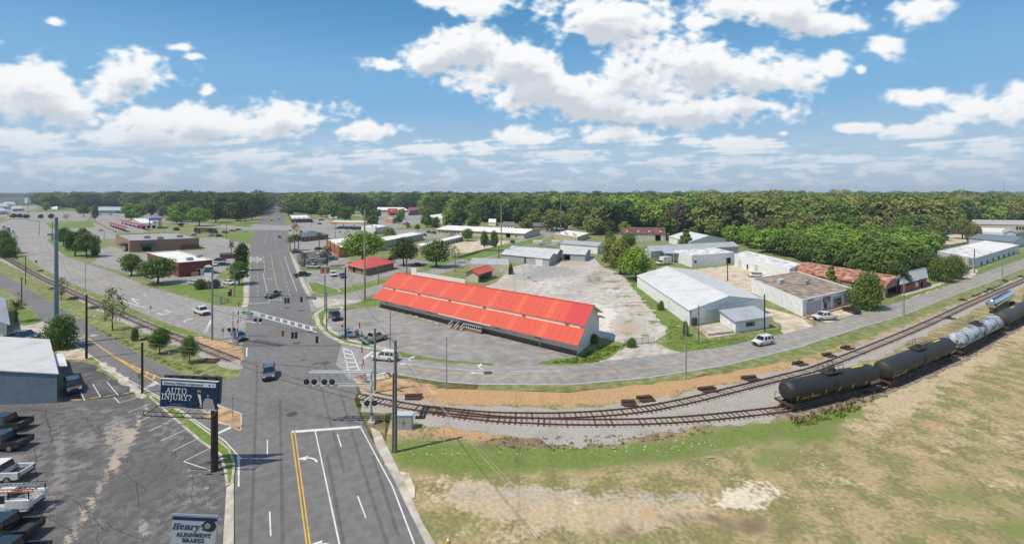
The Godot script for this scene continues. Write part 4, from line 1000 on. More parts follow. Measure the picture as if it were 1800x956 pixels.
func make_woods() -> void:
	# where woods stand, as outlines of their ground in the photograph
	var areas := [
		[[-60, 350, 40, 346, 66, 350, 66, 362, 130, 366, 175, 362, 230, 366, 285, 376, 300, 384, 345, 378, 400, 386, 440, 380, 452, 380, 462, 371, 476, 361, 484, 353, 489, 351, 489, 345, -60, 345], 1.0],
		[[489, 345, 489, 351, 496, 356, 503, 372, 520, 374, 552, 378, 575, 373, 640, 372, 664, 366, 745, 370, 760, 380, 820, 387, 860, 392, 885, 392, 960, 398, 1000, 394, 1010, 392, 1030, 400, 1050, 412, 1090, 408, 1095, 400, 1172, 402, 1185, 412, 1240, 412, 1262, 424, 1300, 434, 1345, 444, 1405, 465, 1430, 472, 1500, 484, 1580, 502, 1620, 476, 1652, 450, 1640, 420, 1660, 404, 1705, 394, 1800, 393, 1900, 392, 1900, 345], 1.0],
	]
	var near := []
	var far := {}
	var leafs := ["leaf_dark", "leaf_mid", "leaf_bright", "leaf_olive", "leaf_yellow", "leaf_pine", "leaf_brown"]
	rng.seed = 99
	var tone := noise(8, 0.006, 3)
	var ridge := noise(12, 0.0016, 3)
	var polys := []
	for a in areas:
		var p := PackedVector2Array()
		for k in range(0, a[0].size(), 2): p.append(Vector2(a[0][k], a[0][k + 1]))
		polys.append(p)
	# rows from near to far, trees one crown apart
	var d := 165.0
	while d < 4200.0:
		var py := HY + F * H / d
		var step := 8.0 if d < 320.0 else (10.5 if d < 900.0 else 10.5 + (d - 900.0) * 0.012)
		var x := -d * 1.16
		while x < d * 1.16:
			x += step * rf(0.75, 1.3)
			var z := -d + rf(-0.45, 0.45) * step
			var px := CX + F * x / -z
			var pyy := HY - F * H / z
			if pyy > 345.2:
				var ok := false
				for p in polys:
					if Geometry2D.is_point_in_polygon(Vector2(px, pyy), p): ok = true
				if not ok: continue
			var t := tone.get_noise_2d(x, z) + rf(-0.28, 0.28)
			var left := px < 560.0
			var right := px > 1230.0
			var kind: String = ["wood_a", "wood_b", "wood_c"][rng.randi() % 3]
			var leaf := "leaf_mid"
			if left: leaf = "leaf_dark" if t < 0.05 else ("leaf_mid" if t < 0.3 else "leaf_olive")
			elif right and d < 300.0: leaf = "leaf_bright" if t > -0.3 else "leaf_mid"
			elif right: leaf = "leaf_olive" if t > 0.06 else ("leaf_yellow" if t < -0.42 else "leaf_mid")
			else: leaf = "leaf_dark" if t < -0.12 else ("leaf_bright" if t > 0.25 else "leaf_mid")
			if rng.randf() < 0.06: leaf = "leaf_brown"
			if not left and not right and rng.randf() < 0.12: leaf = "leaf_olive"
			var h := rf(10.0, 16.0) if d < 320.0 else rf(15.0, 26.0)
			if rng.randf() < (0.07 if right else 0.14) and d > 250.0:
				kind = "pine"; leaf = "leaf_pine"; h = rf(18.0, 25.0)
			elif leaf == "leaf_brown" : kind = "bare"
			if d > 700.0: h *= 1.0 + 0.22 * maxf(0.0, ridge.get_noise_2d(x, z)) + (0.25 if rng.randf() < 0.04 else 0.0)
			if px > 1230.0 and px < 1700.0 and d < 300.0: h = rf(7.0, 11.5)
			var wide := 1.0 if d < 900.0 else 1.0 + (d - 900.0) * 0.0006
			var e := [kind, leaf, Vector3(x, 0, z), h, wide * rf(0.9, 1.25), rng.randf() * TAU, d]
			if near.size() < 290 and d < 900.0: near.append(e)
			else:
				var key := kind + "|" + leaf
				if not far.has(key): far[key] = []
				far[key].append(e)
		d += step * 0.95
	var words := {"leaf_dark": "dark green", "leaf_mid": "mid green", "leaf_bright": "bright green", "leaf_olive": "olive green", "leaf_yellow": "yellowish", "leaf_pine": "dark needled", "leaf_brown": "brown and half bare"}
	var where := func(p: Vector3) -> String:
		var px := CX + F * p.x / -p.z
		for q in [[250, "beyond the empty car park"], [490, "beyond the car wash"], [760, "beyond the red-fronted store"], [1000, "beyond the cream long building"], [1175, "behind the rust-roofed barn"], [1300, "behind the rear gabled shed"], [1420, "behind the long pale metal shed"], [1560, "behind the barrel-roofed shed"], [1690, "behind the brick office"]]:
			if px < q[0]: return q[1]
		return "beyond the depot"
	for e in near:
		tree("woodland_pine" if e[0] == "pine" else "woodland_tree", e[0], e[1], e[2], e[3], e[4], "%s %s in the wood %s" % [words[e[1]], "pine" if e[0] == "pine" else "broadleaf tree", where.call(e[2])], "%s trees %s" % [words[e[1]], where.call(e[2])]).rotation.y = e[5]
	for key in far:
		var kk: PackedStringArray = key.split("|")
		for which in 2:
			if which == 1 and not kk[0] in ["pine", "bare"]: continue
			var mm := MultiMesh.new()
			mm.transform_format = MultiMesh.TRANSFORM_3D
			mm.use_colors = which == 0
			mm.mesh = tree_kinds[kk[0]][which]
			mm.instance_count = far[key].size()
			var i := 0
			for e in far[key]:
				mm.set_instance_transform(i, Transform3D(Basis(Vector3.UP, e[5]).scaled_local(Vector3(e[3] * e[4], e[3], e[3] * e[4])), e[2]))
				if which == 0:
					var v := 0.82 + fposmod(e[5] * 7.3, 1.0) * 0.36
					mm.set_instance_color(i, Color(v * (0.9 + fposmod(e[5] * 3.1, 1.0) * 0.25), v, v))
				i += 1
			var o := MultiMeshInstance3D.new()
			o.name = numbered("far_wood" if which == 0 else "far_wood_trunks")
			o.multimesh = mm
			o.material_override = mats[kk[1]] if which == 0 else mats["bark"]
			o.set_meta("kind", "stuff")
			o.set_meta("label", "distant wood of %s %s reaching to the horizon" % [words[kk[1]], "pines" if kk[0] == "pine" else "trees"])
			o.set_meta("category", "wood")
			add_child(o)

# short grass and weeds standing on the near green ground
func make_tufts() -> void:
	rng.seed = 61
	var mb := MB.new()
	mb.colored = true
	for k in 12:
		var a := rng.randf() * TAU
		var o := Vector3(rf(-0.25, 0.25), 0, rf(-0.25, 0.25))
		var s := Vector3(cos(a), 0, sin(a)) * 0.05
		mb.col = Color(1, 1, 1) * rf(0.7, 1.3)
		mb.col.a = 1
		var tip := o + Vector3(rf(-0.25, 0.25), rf(0.5, 1.0), rf(-0.25, 0.25))
		mb.trin(o - s, o + s, tip, Vector3.UP, Vector3.UP, Vector3.UP)
	var mesh := mb.done()
	var beds := [[[840, 768, 1000, 768, 1100, 765, 1250, 745, 1260, 760, 1100, 780, 1000, 792, 860, 790], 160, "dry_blade", 0.12, 0.3], [[1385, 738, 1540, 694, 1545, 700, 1480, 735, 1400, 752], 400, "grass_blade", 0.12, 0.3], [[1385, 736, 1540, 692, 1543, 696, 1480, 722, 1400, 745], 120, "dry_blade", 0.4, 0.8], [[100, 545, 200, 590, 300, 635, 400, 665, 385, 670, 300, 645, 200, 596, 100, 540], 1800, "grass_blade", 0.1, 0.25], [[262, 697, 372, 765, 404, 792, 412, 815, 409, 850, 398, 852, 395, 825, 370, 785], 1200, "grass_blade", 0.06, 0.14], [[1180, 560, 1220, 598, 1340, 590, 1372, 576, 1376, 585, 1280, 606, 1204, 617, 1170, 606], 600, "grass_blade", 0.06, 0.16], [[1020, 625, 1056, 610, 1098, 606, 1050, 636, 960, 640], 600, "grass_blade", 0.15, 0.35]]
	var clump := noise(71, 0.12, 3)
	for b in beds:
		var poly := pxpoly(b[0])
		var lo := poly[0]
		var hi := poly[0]
		for p in poly:
			lo = lo.min(p); hi = hi.max(p)
		var ts := []
		var tries := 0
		while ts.size() < b[1] and tries < b[1] * 12:
			tries += 1
			var q := Vector2(rf(lo.x, hi.x), rf(lo.y, hi.y))
			if not Geometry2D.is_point_in_polygon(q, poly): continue
			if clump.get_noise_2d(q.x * 4, q.y * 4) + rf(-0.2, 0.2) < -0.05: continue
			var s := rf(b[3], b[4])
			ts.append(Transform3D(Basis(Vector3.UP, rng.randf() * TAU).scaled_local(Vector3(rf(0.6, 1.1), s, rf(0.6, 1.1))), Vector3(q.x, 0.0, q.y)))
		var mm := MultiMesh.new()
		mm.transform_format = MultiMesh.TRANSFORM_3D
		mm.use_colors = true
		mm.mesh = mesh
		mm.instance_count = ts.size()
		for i in ts.size():
			mm.set_instance_transform(i, ts[i])
			var v := rf(0.7, 1.4)
			mm.set_instance_color(i, Color(v * rf(0.8, 1.5), v, v))
		var o := MultiMeshInstance3D.new()
		o.name = numbered("weeds" if b[2] == "dry_blade" else "grass_tufts")
		o.multimesh = mm
		o.material_override = mats[b[2]]
		o.set_meta("kind", "stuff")
		o.set_meta("label", "dry brown weeds along the ballast" if b[2] == "dry_blade" else "uneven tufts of grass and weeds on open ground")
		o.set_meta("category", "weeds" if b[2] == "dry_blade" else "grass")
		add_child(o)

# ---------------------------------------------------------------- buildings
# A building stands on a corner B with one wall running to A and one to C.
func bld(called: String, label: String, A: Array, B: Array, C: Array, h: float, wall: Material, roof: Material, o := {}) -> Dictionary:
	var b := g(B[0], B[1])
	var e1 := g(A[0], A[1]) - b
	var e2 := g(C[0], C[1]) - b
	var d := {"e1": e1.normalized(), "e2": e2.normalized(), "L1": e1.length(), "L2": e2.length(), "h": h}
	var t := thing(called, label, o.get("cat", "building"), b)
	d.root = t
	var x: Vector3 = d.e1
	var z: Vector3 = d.e2
	var L1: float = d.L1
	var L2: float = d.L2
	var Y := Vector3.UP
	var kind: String = o.get("roof", "flat")
	var ridge: float = o.get("ridge", h + 1.5)
	var ov: float = o.get("ov", 0.35)
	var th := 0.14
	var w := MB.new()
	d.wall_h = h - 0.3 if kind == "flat" else h
	if kind == "flat":
		var pt := 0.28
		w.hexa(Y * (h - 0.3), x * L1, z * pt, Y * 0.3)
		w.hexa(Y * (h - 0.3) + z * (L2 - pt), x * L1, z * pt, Y * 0.3)
		w.hexa(Y * (h - 0.3) + z * pt, x * pt, z * (L2 - 2 * pt), Y * 0.3)
		w.hexa(Y * (h - 0.3) + z * pt + x * (L1 - pt), x * pt, z * (L2 - 2 * pt), Y * 0.3)
		shell(d, w, wall)
		var r := MB.new()
		r.hexa(Y * (h - 0.3) + x * pt + z * pt, x * (L1 - 2 * pt), z * (L2 - 2 * pt), Y * 0.12)
		put("roof", r, roof, t)
		if o.has("coping"):
			var c := MB.new()
			var q := 0.05
			c.hexa(Y * h - x * q - z * q, x * (L1 + 2 * q), z * (pt + 2 * q), Y * 0.08)
			c.hexa(Y * h - x * q + z * (L2 - pt - q), x * (L1 + 2 * q), z * (pt + 2 * q), Y * 0.08)
			c.hexa(Y * h - x * q + z * (pt + q), x * (pt + 2 * q), z * (L2 - 2 * pt - 2 * q), Y * 0.08)
			c.hexa(Y * h + x * (L1 - pt - q) + z * (pt + q), x * (pt + 2 * q), z * (L2 - 2 * pt - 2 * q), Y * 0.08)
			put("coping", c, o.coping, t)
	elif kind == "gable_u" or kind == "gable_v":
		var a := x; var c := z; var La := L1; var Lc := L2
		if kind == "gable_v":
			a = z; c = x; La = L2; Lc = L1
		var m: float = o.get("mid", 0.5)
		for s in [0.001, La - 0.001]:
			w.tri(a * s + Y * h, a * s + c * Lc + Y * h, a * s + c * Lc * m + Y * ridge)
		shell(d, w, wall)
		var r := MB.new()
		var seams := MB.new()
		for s in 2:
			var run: float = Lc * (m if s == 0 else 1.0 - m)
			var dirc: Vector3 = c * (1.0 if s == 0 else -1.0)
			var e: Vector3 = Y * h + (Vector3.ZERO if s == 0 else c * Lc)
			var slope: Vector3 = dirc * run + Y * (ridge - h)
			var nrm := slope.normalized()
			var start: Vector3 = e - nrm * ov - a * ov
			var upn: Vector3 = a.cross(slope).normalized()
			if upn.y < 0: upn = -upn
			r.hexa(start + upn * 0.01, a * (La + 2 * ov), slope + nrm * ov, upn * th)
			var sp: float = o.get("seam", 0.0)
			if sp > 0.0:
				var k := sp * 0.5
				while k < La + 2 * ov:
					seams.hexa(start + upn * (th + 0.012) + a * k, a * 0.06, slope + nrm * ov, upn * 0.05)
					k += sp
		put("roof", r, roof, t)
		if seams.v.size() > 0: put("roof_seams", seams, roof, t)
		var rc := MB.new()
		rc.bar(c * Lc * m + Y * (ridge + th + 0.03) - a * ov, c * Lc * m + Y * (ridge + th + 0.03) + a * (La + ov), 0.4, 0.06)
		put("ridge_cap", rc, roof, t)
	elif kind == "hip":
		shell(d, w, wall)
		var r := MB.new()
		var p := [-x * ov - z * ov, x * (L1 + ov) - z * ov, x * (L1 + ov) + z * (L2 + ov), -x * ov + z * (L2 + ov)]
		var i0: Vector3
		var i1: Vector3
		if L1 > L2:
			i0 = x * L2 * 0.5 + z * L2 * 0.5; i1 = x * (L1 - L2 * 0.5) + z * L2 * 0.5
		else:
			i0 = x * L1 * 0.5 + z * L1 * 0.5; i1 = x * L1 * 0.5 + z * (L2 - L1 * 0.5)
		i0 += Y * ridge; i1 += Y * ridge
		var q := []
		for k in p: q.append(k + Y * h)
		if L1 > L2:
			r.quad(q[0], q[1], i1, i0); r.quad(q[2], q[3], i0, i1); r.tri(q[1], q[2], i1); r.tri(q[3], q[0], i0)
		else:
			r.quad(q[1], q[2], i1, i0); r.quad(q[3], q[0], i0, i1); r.tri(q[0], q[1], i0); r.tri(q[2], q[3], i1)
		put("roof", r, roof, t)
		var f := MB.new()
		f.hexa(p[0] + Y * (h - 0.22), x * (L1 + 2 * ov), z * (L2 + 2 * ov), Y * 0.2)
		put("fascia", f, o.get("trim", wall), t)
	elif kind == "shed":   # rises from side AB... towards far side along the given axis
		var a := x; var c := z; var La := L1; var Lc := L2
		if o.get("axis", "v") == "u":
			a = z; c = x; La = L2; Lc = L1
		var e0 := Y * h
		var e1b := Y * ridge
		w.tri(e0, c * Lc + e0, c * Lc + e1b); w.tri(a * La + e0, a * La + c * Lc + e0, a * La + c * Lc + e1b)
		w.quad(c * Lc + e0, a * La + c * Lc + e0, a * La + c * Lc + e1b, c * Lc + e1b)
		shell(d, w, wall)
		var r := MB.new()
		var slope := c * Lc + Y * (ridge - h)
		r.hexa(e0 - slope.normalized() * ov - a * ov + Y * 0.02, a * (La + 2 * ov), slope + slope.normalized() * ov, Y * th)
		put("roof", r, roof, t)
	elif kind == "barrel":
		var r := MB.new()
		var n := 12
		for k in n:
			var t0 := PI * k / n
			var t1 := PI * (k + 1) / n
			var p0 := z * (L2 * 0.5 - cos(t0) * (L2 * 0.5 + ov)) + Y * (h + sin(t0) * (ridge - h))
			var p1 := z * (L2 * 0.5 - cos(t1) * (L2 * 0.5 + ov)) + Y * (h + sin(t1) * (ridge - h))
			r.hexa(p0 - x * ov, x * (L1 + 2 * ov), p1 - p0, Y * 0.1)
			w.quad(p0, p1, Vector3(p1.x, h, p1.z), Vector3(p0.x, h, p0.z))
		shell(d, w, wall)
		put("roof", r, roof, t)
	return d
# the four walls as slabs, with real openings left in them, and what stands on top of them
func shell(d: Dictionary, extra: MB, wall: Material) -> void:
	d.extra = extra
	d.holes = []
	d.wall = put("wall", shell_mesh(d), wall, d.root)
func shell_mesh(d: Dictionary) -> MB:
	var mb := MB.new()
	mb.v = d.extra.v.duplicate(); mb.n = d.extra.n.duplicate(); mb.c = d.extra.c.duplicate()
	var x: Vector3 = d.e1
	var z: Vector3 = d.e2
	var t := 0.2
	for q in [[0, Vector3.ZERO, x, d.L1, z], [2, z * (d.L2 - t), x, d.L1, z], [1, z * t, z, d.L2 - 2 * t, x], [3, z * t + x * (d.L1 - t), z, d.L2 - 2 * t, x]]:
		var hs := []
		for k in d.holes:
			if k[0] == q[0]: hs.append([k[1] - (t if q[0] == 1 else 0.0), k[2] - (t if q[0] == 1 else 0.0), k[3], k[4]])
		hs.sort()
		var o: Vector3 = q[1]
		var al: Vector3 = q[2]
		var inn: Vector3 = q[4] * t
		var s := 0.0
		for k in hs:
			if k[0] > s: mb.hexa(o + al * s, al * (k[0] - s), inn, Vector3.UP * d.wall_h)
			if k[2] > 0.01: mb.hexa(o + al * k[0], al * (k[1] - k[0]), inn, Vector3.UP * k[2])
			if k[3] < d.wall_h: mb.hexa(o + al * k[0] + Vector3.UP * k[3], al * (k[1] - k[0]), inn, Vector3.UP * (d.wall_h - k[3]))
			s = k[1]
		mb.hexa(o + al * s, al * (q[3] - s), inn, Vector3.UP * d.wall_h)
	return mb
func on_wall(d: Dictionary, side: int, s: float, y: float, out: float) -> Vector3:
	var along: Vector3 = d.e1 if side == 0 else d.e2
	var away: Vector3 = -d.e2 if side == 0 else -d.e1
	return along * s + Vector3.UP * y + away * out
func opening(d: Dictionary, called: String, side: int, s0: float, s1: float, y0: float, y1: float, frame: Material, pane: Material, panes := 1) -> MeshInstance3D:
	var along: Vector3 = d.e1 if side == 0 else d.e2
	var away: Vector3 = -d.e2 if side == 0 else -d.e1
	var f := MB.new()
	var fw := minf(0.12, (s1 - s0) * 0.12)
	var o := on_wall(d, side, s0, y0, 0.004)
	f.hexa(o, along * (s1 - s0), Vector3.UP * fw, away * 0.09)
	f.hexa(o + Vector3.UP * (y1 - y0 - fw), along * (s1 - s0), Vector3.UP * fw, away * 0.09)
	f.hexa(o + Vector3.UP * fw, along * fw, Vector3.UP * (y1 - y0 - 2 * fw), away * 0.09)
	f.hexa(o + Vector3.UP * fw + along * (s1 - s0 - fw), along * fw, Vector3.UP * (y1 - y0 - 2 * fw), away * 0.09)
	var n := put(called, f, frame, d.root)
	if pane == null:   # an open doorway: a hole through the wall into the dark interior
		d.holes.append([side, s0 + fw, s1 - fw, y0 + (fw if y0 > 0.3 else 0.0), y1 - fw])
		d.wall.mesh = shell_mesh(d).done()
		return n
	var wd := (s1 - s0 - 2 * fw) / panes
	for k in panes:
		var p := MB.new()
		p.hexa(o + along * (fw + wd * k + 0.02) + Vector3.UP * (fw + 0.005), along * (wd - 0.04), Vector3.UP * (y1 - y0 - 2 * fw - 0.01), away * 0.045)
		put("pane" if called == "window" else "leaf", p, pane, n)
	return n
func row(d: Dictionary, called: String, side: int, n: int, from: float, to: float, w: float, y0: float, y1: float, frame: Material, pane: Material) -> void:
	for k in n:
		var s := lerpf(from, to, (k + 0.5) / n)
		opening(d, called, side, s - w * 0.5, s + w * 0.5, y0, y1, frame, pane)
func part_box(d: Dictionary, called: String, u: float, v: float, y: float, su: float, sv: float, sy: float, m: Material) -> MeshInstance3D:
	var mb := MB.new()
	mb.hexa(d.e1 * u + d.e2 * v + Vector3.UP * y, d.e1 * su, d.e2 * sv, Vector3.UP * sy)
	return put(called, mb, m, d.root)
func words3(text: String, size: float, m: Material, parent: Node, xf: Transform3D, serif := false, called := "lettering", bold := false, mono := false) -> MeshInstance3D:
	var t := TextMesh.new()
	var f := SystemFont.new()
	f.font_names = PackedStringArray(["Droid Serif" if serif else ("Droid Sans Mono" if mono else "Droid Sans")])
	if bold: f.font_weight = 700
	t.font = f
	t.text = text
	t.font_size = 48
	t.pixel_size = size / 48.0
	t.depth = 0.02
	var o := MeshInstance3D.new()
	o.name = called
	o.mesh = t
	o.material_override = m
	o.transform = xf
	parent.add_child(o, true)
	return o
func scrawl(parent: Node, xf: Transform3D, w: float, h: float, m: Material) -> void:   # lettering too small to read: uneven strokes
	var mb := MB.new()
	rng.seed = int(w * 100 + h * 1000)
	var x := -w * 0.5
	while x < w * 0.5 - h * 0.3:
		var s := h * rf(0.35, 0.6)
		if rng.randf() > 0.14:
			mb.hexa(Vector3(x, -h * 0.5, 0), Vector3(s * 0.3, 0, 0), Vector3(0, h, 0), Vector3(0, 0, 0.015))
			mb.hexa(Vector3(x + s * 0.3, rf(-0.5, 0.3) * h, 0), Vector3(s * 0.45, 0, 0), Vector3(0, h * 0.22, 0), Vector3(0, 0, 0.015))
			mb.hexa(Vector3(x + s * 0.75, -h * 0.5 * rf(0.3, 1.0), 0), Vector3(s * 0.22, 0, 0), Vector3(0, h * rf(0.5, 0.8), 0), Vector3(0, 0, 0.015))
		x += s * 1.25
	put("lettering", mb, m, parent).transform = xf
func facing(along: Vector3, at: Vector3) -> Transform3D:   # text that reads along a horizontal direction on a wall
	var x := along.normalized()
	return Transform3D(Basis(x, Vector3.UP, x.cross(Vector3.UP)), at)

func make_red_building() -> void:
	var wall := mat("pale_wall", 0.7, 0.67, 0.58, 0.85, 0.0, "stain", 0.13)
	var red := mat("red_roof", 0.66, 0.115, 0.053, 0.5, 0.0, "stain", 0.07)
	var red2 := mat("red_roof_new", 0.57, 0.06, 0.055, 0.45, 0.0, "grain", 0.12)
	var red_b := mat("red_roof_b", 0.645, 0.114, 0.054, 0.5, 0.0, "stain", 0.07)
	for q in [red, red2, red_b]: q.uv1_world_triplanar = true
	var trim := mat("white_trim", 0.78, 0.77, 0.74, 0.6)
	var base := mat("brick_base", 0.2, 0.13, 0.095, 0.9, 0.0, "stain", 0.3)
	var d := bld("red_roofed_building", "very long low commercial building with a two-tier bright red metal roof", [668, 538.5], [1014.5, 623.5], [1053, 590], 3.35, wall, red, {"roof": "none"})
	var t: Node3D = d.root
	var x: Vector3 = d.e1
	var z: Vector3 = d.e2
	var L: float = d.L1
	var D: float = d.L2
	var Y := Vector3.UP
	# cross section: (depth, height)
	var w := MB.new()
	w.hexa(Y * 0.0, x * L, z * D, Y * 2.9)
	for s in [0.002, L - 0.002]:
		var P := func(v: float, y: float) -> Vector3: return x * s + z * D * v + Y * y
		w.quad(P.call(0.0, 2.9), P.call(0.13, 2.9), P.call(0.13, 4.4), P.call(0.0, 3.3))
		w.quad(P.call(0.13, 2.9), P.call(0.93, 2.9), P.call(0.93, 5.2), P.call(0.13, 5.0))
		w.tri(P.call(0.13, 5.0), P.call(0.93, 5.2), P.call(0.54, 7.6))
		w.quad(P.call(0.93, 2.9), P.call(1.0, 2.9), P.call(1.0, 4.0), P.call(0.93, 4.4))
	w.quad(x * 0 + z * D * 0.13 + Y * 4.2, x * L + z * D * 0.13 + Y * 4.2, x * L + z * D * 0.13 + Y * 5.1, z * D * 0.13 + Y * 5.1)
	w.quad(z * D * 0.93 + Y * 4.2, x * L + z * D * 0.93 + Y * 4.2, x * L + z * D * 0.93 + Y * 5.2, z * D * 0.93 + Y * 5.2)
	put("wall", w, wall, t)
	var bs := MB.new()
	bs.hexa(-z * 0.05 + x * 0.02, x * (L - 0.04), z * 0.05, Y * 0.75)
	put("brick_plinth", bs, base, t)
	# siding boards, one strip per three feet
	var sid := MB.new()
	var k := 0.4
	while k < L:
		sid.hexa(x * k + Y * 0.8 - z * 0.025, x * 0.05, z * 0.025, Y * 2.3)
		k += 0.8
	put("siding_battens", sid, wall, t)
	var planes := [["lower_roof", -0.16, 2.45, 0.135, 4.42, red], ["upper_roof", 0.118, 5.06, 0.54, 7.76, red], ["back_roof", 0.985, 5.1, 0.54, 7.76, red], ["back_lower_roof", 1.1, 3.6, 0.93, 4.5, red]]
	for p in planes:
		var a: Vector3 = z * D * float(p[1]) + Y * float(p[2]) - x * 1.0
		var slope: Vector3 = z * D * (float(p[3]) - float(p[1])) + Y * (float(p[4]) - float(p[2]))
		var up := x.cross(slope).normalized()
		if up.y < 0: up = -up
		# metal panels, each a sheet of its own
		var n := 40
		var step := (L + 2.0) / n
		var sheet_mesh := MB.new()
		sheet_mesh.hexa(Vector3.ZERO, x * (step - 0.03), slope, up * 0.07)
		var me := sheet_mesh.done()
		var holder := MB.new()
		holder.hexa(a - up * 0.12, x * (L + 2.0), slope, up * 0.1)
		var hold := put(p[0], holder, trim, t)
		for q in n:
			var o := MeshInstance3D.new()
			o.name = "roof_panel"
			o.mesh = me
			var mm: StandardMaterial3D = red
			if q < 3: mm = red2 if p[0] != "lower_roof" else red
			elif (q * 7) % 5 == 0: mm = red_b
			o.material_override = mm
			o.position = a + x * step * q
			hold.add_child(o, true)
	var rc := MB.new()
	rc.bar(z * D * 0.54 + Y * 7.83 - x * 1.0, z * D * 0.54 + Y * 7.83 + x * (L + 1.0), 0.5, 0.08)
	put("ridge_cap", rc, red, t)
	var glassm := glass("window_glass", 0.03, 0.035, 0.04)
	var fr := mat("window_frame", 0.3, 0.3, 0.3)
	for s in [9.0, 19.5, 41.0, 49.0, 57.5]: opening(d, "window", 0, s - 0.8, s + 0.8, 1.35, 2.35, fr, glassm, 2)
	for s in [2.5, 13.0, 24.0, 35.0, 46.0, 56.0]:   # small louvres in the clerestory
		var lv := MB.new()
		lv.hexa(x * s + z * (D * 0.13 - 0.06) + Y * 4.55, x * 0.9, z * 0.06, Y * 0.3)
		put("vent", lv, mat("vent_metal", 0.14, 0.14, 0.14), t)
	# entrance with steps, railings and ramp
	opening(d, "door", 0, 28.2, 30.4, 0.55, 2.6, trim, mat("door_grey", 0.35, 0.36, 0.37, 0.5), 2)
	var deck := MB.new()
	deck.hexa(x * 23.0 - z * 1.7, x * 9.0, z * 1.68, Y * 0.55)
	put("porch", deck, mat("porch_boards", 0.2, 0.13, 0.09, 0.9), t)
	for q in 3:
		var st := MB.new()
		st.hexa(x * 28.2 - z * (2.0 + q * 0.35), x * 3.4, z * 0.34, Y * (0.42 - q * 0.14))
		put("step", st, mat("porch_boards", 0.2, 0.13, 0.09, 0.9), t)
	for r in [[28.0, -1.7, 28.0, -3.2], [29.7, -1.7, 29.7, -3.2], [31.7, -1.7, 31.7, -3.2], [23.0, -1.75, 28.0, -1.75]]:
		var rl := MB.new()
		var a: Vector3 = x * r[0] + z * r[1]
		var b: Vector3 = x * r[2] + z * r[3]
		var y0 := 0.55
		var y1: float = 0.55 if r[1] == r[3] else 0.1
		rl.bar(a + Y * (y0 + 0.95), b + Y * (y1 + 0.95), 0.1, 0.1)
		rl.bar(a + Y * (y0 + 0.2), b + Y * (y1 + 0.2), 0.08, 0.08)
		var n := maxi(2, int(a.distance_to(b) / 0.6))
		for q in n + 1:
			var tt := float(q) / n
			var pp := a.lerp(b, tt) + Y * lerpf(y0, y1, tt)
			rl.bar(pp, pp + Y * 0.98, 0.09, 0.09)
		put("railing", rl, trim, t)
	var gut := MB.new()
	gut.hexa(x * 20.0 - z * (D * 0.16 + 0.1) + Y * 2.36, x * 16.0, z * 0.08, Y * 0.16)
	put("gutter", gut, trim, t)
	var dn := MB.new()
	dn.tube(x * 8.5 - z * 0.1, x * 8.5 - z * 0.1 + Y * 1.1, 0.09, 0.09, 8)
	put("pipe", dn, trim, t)

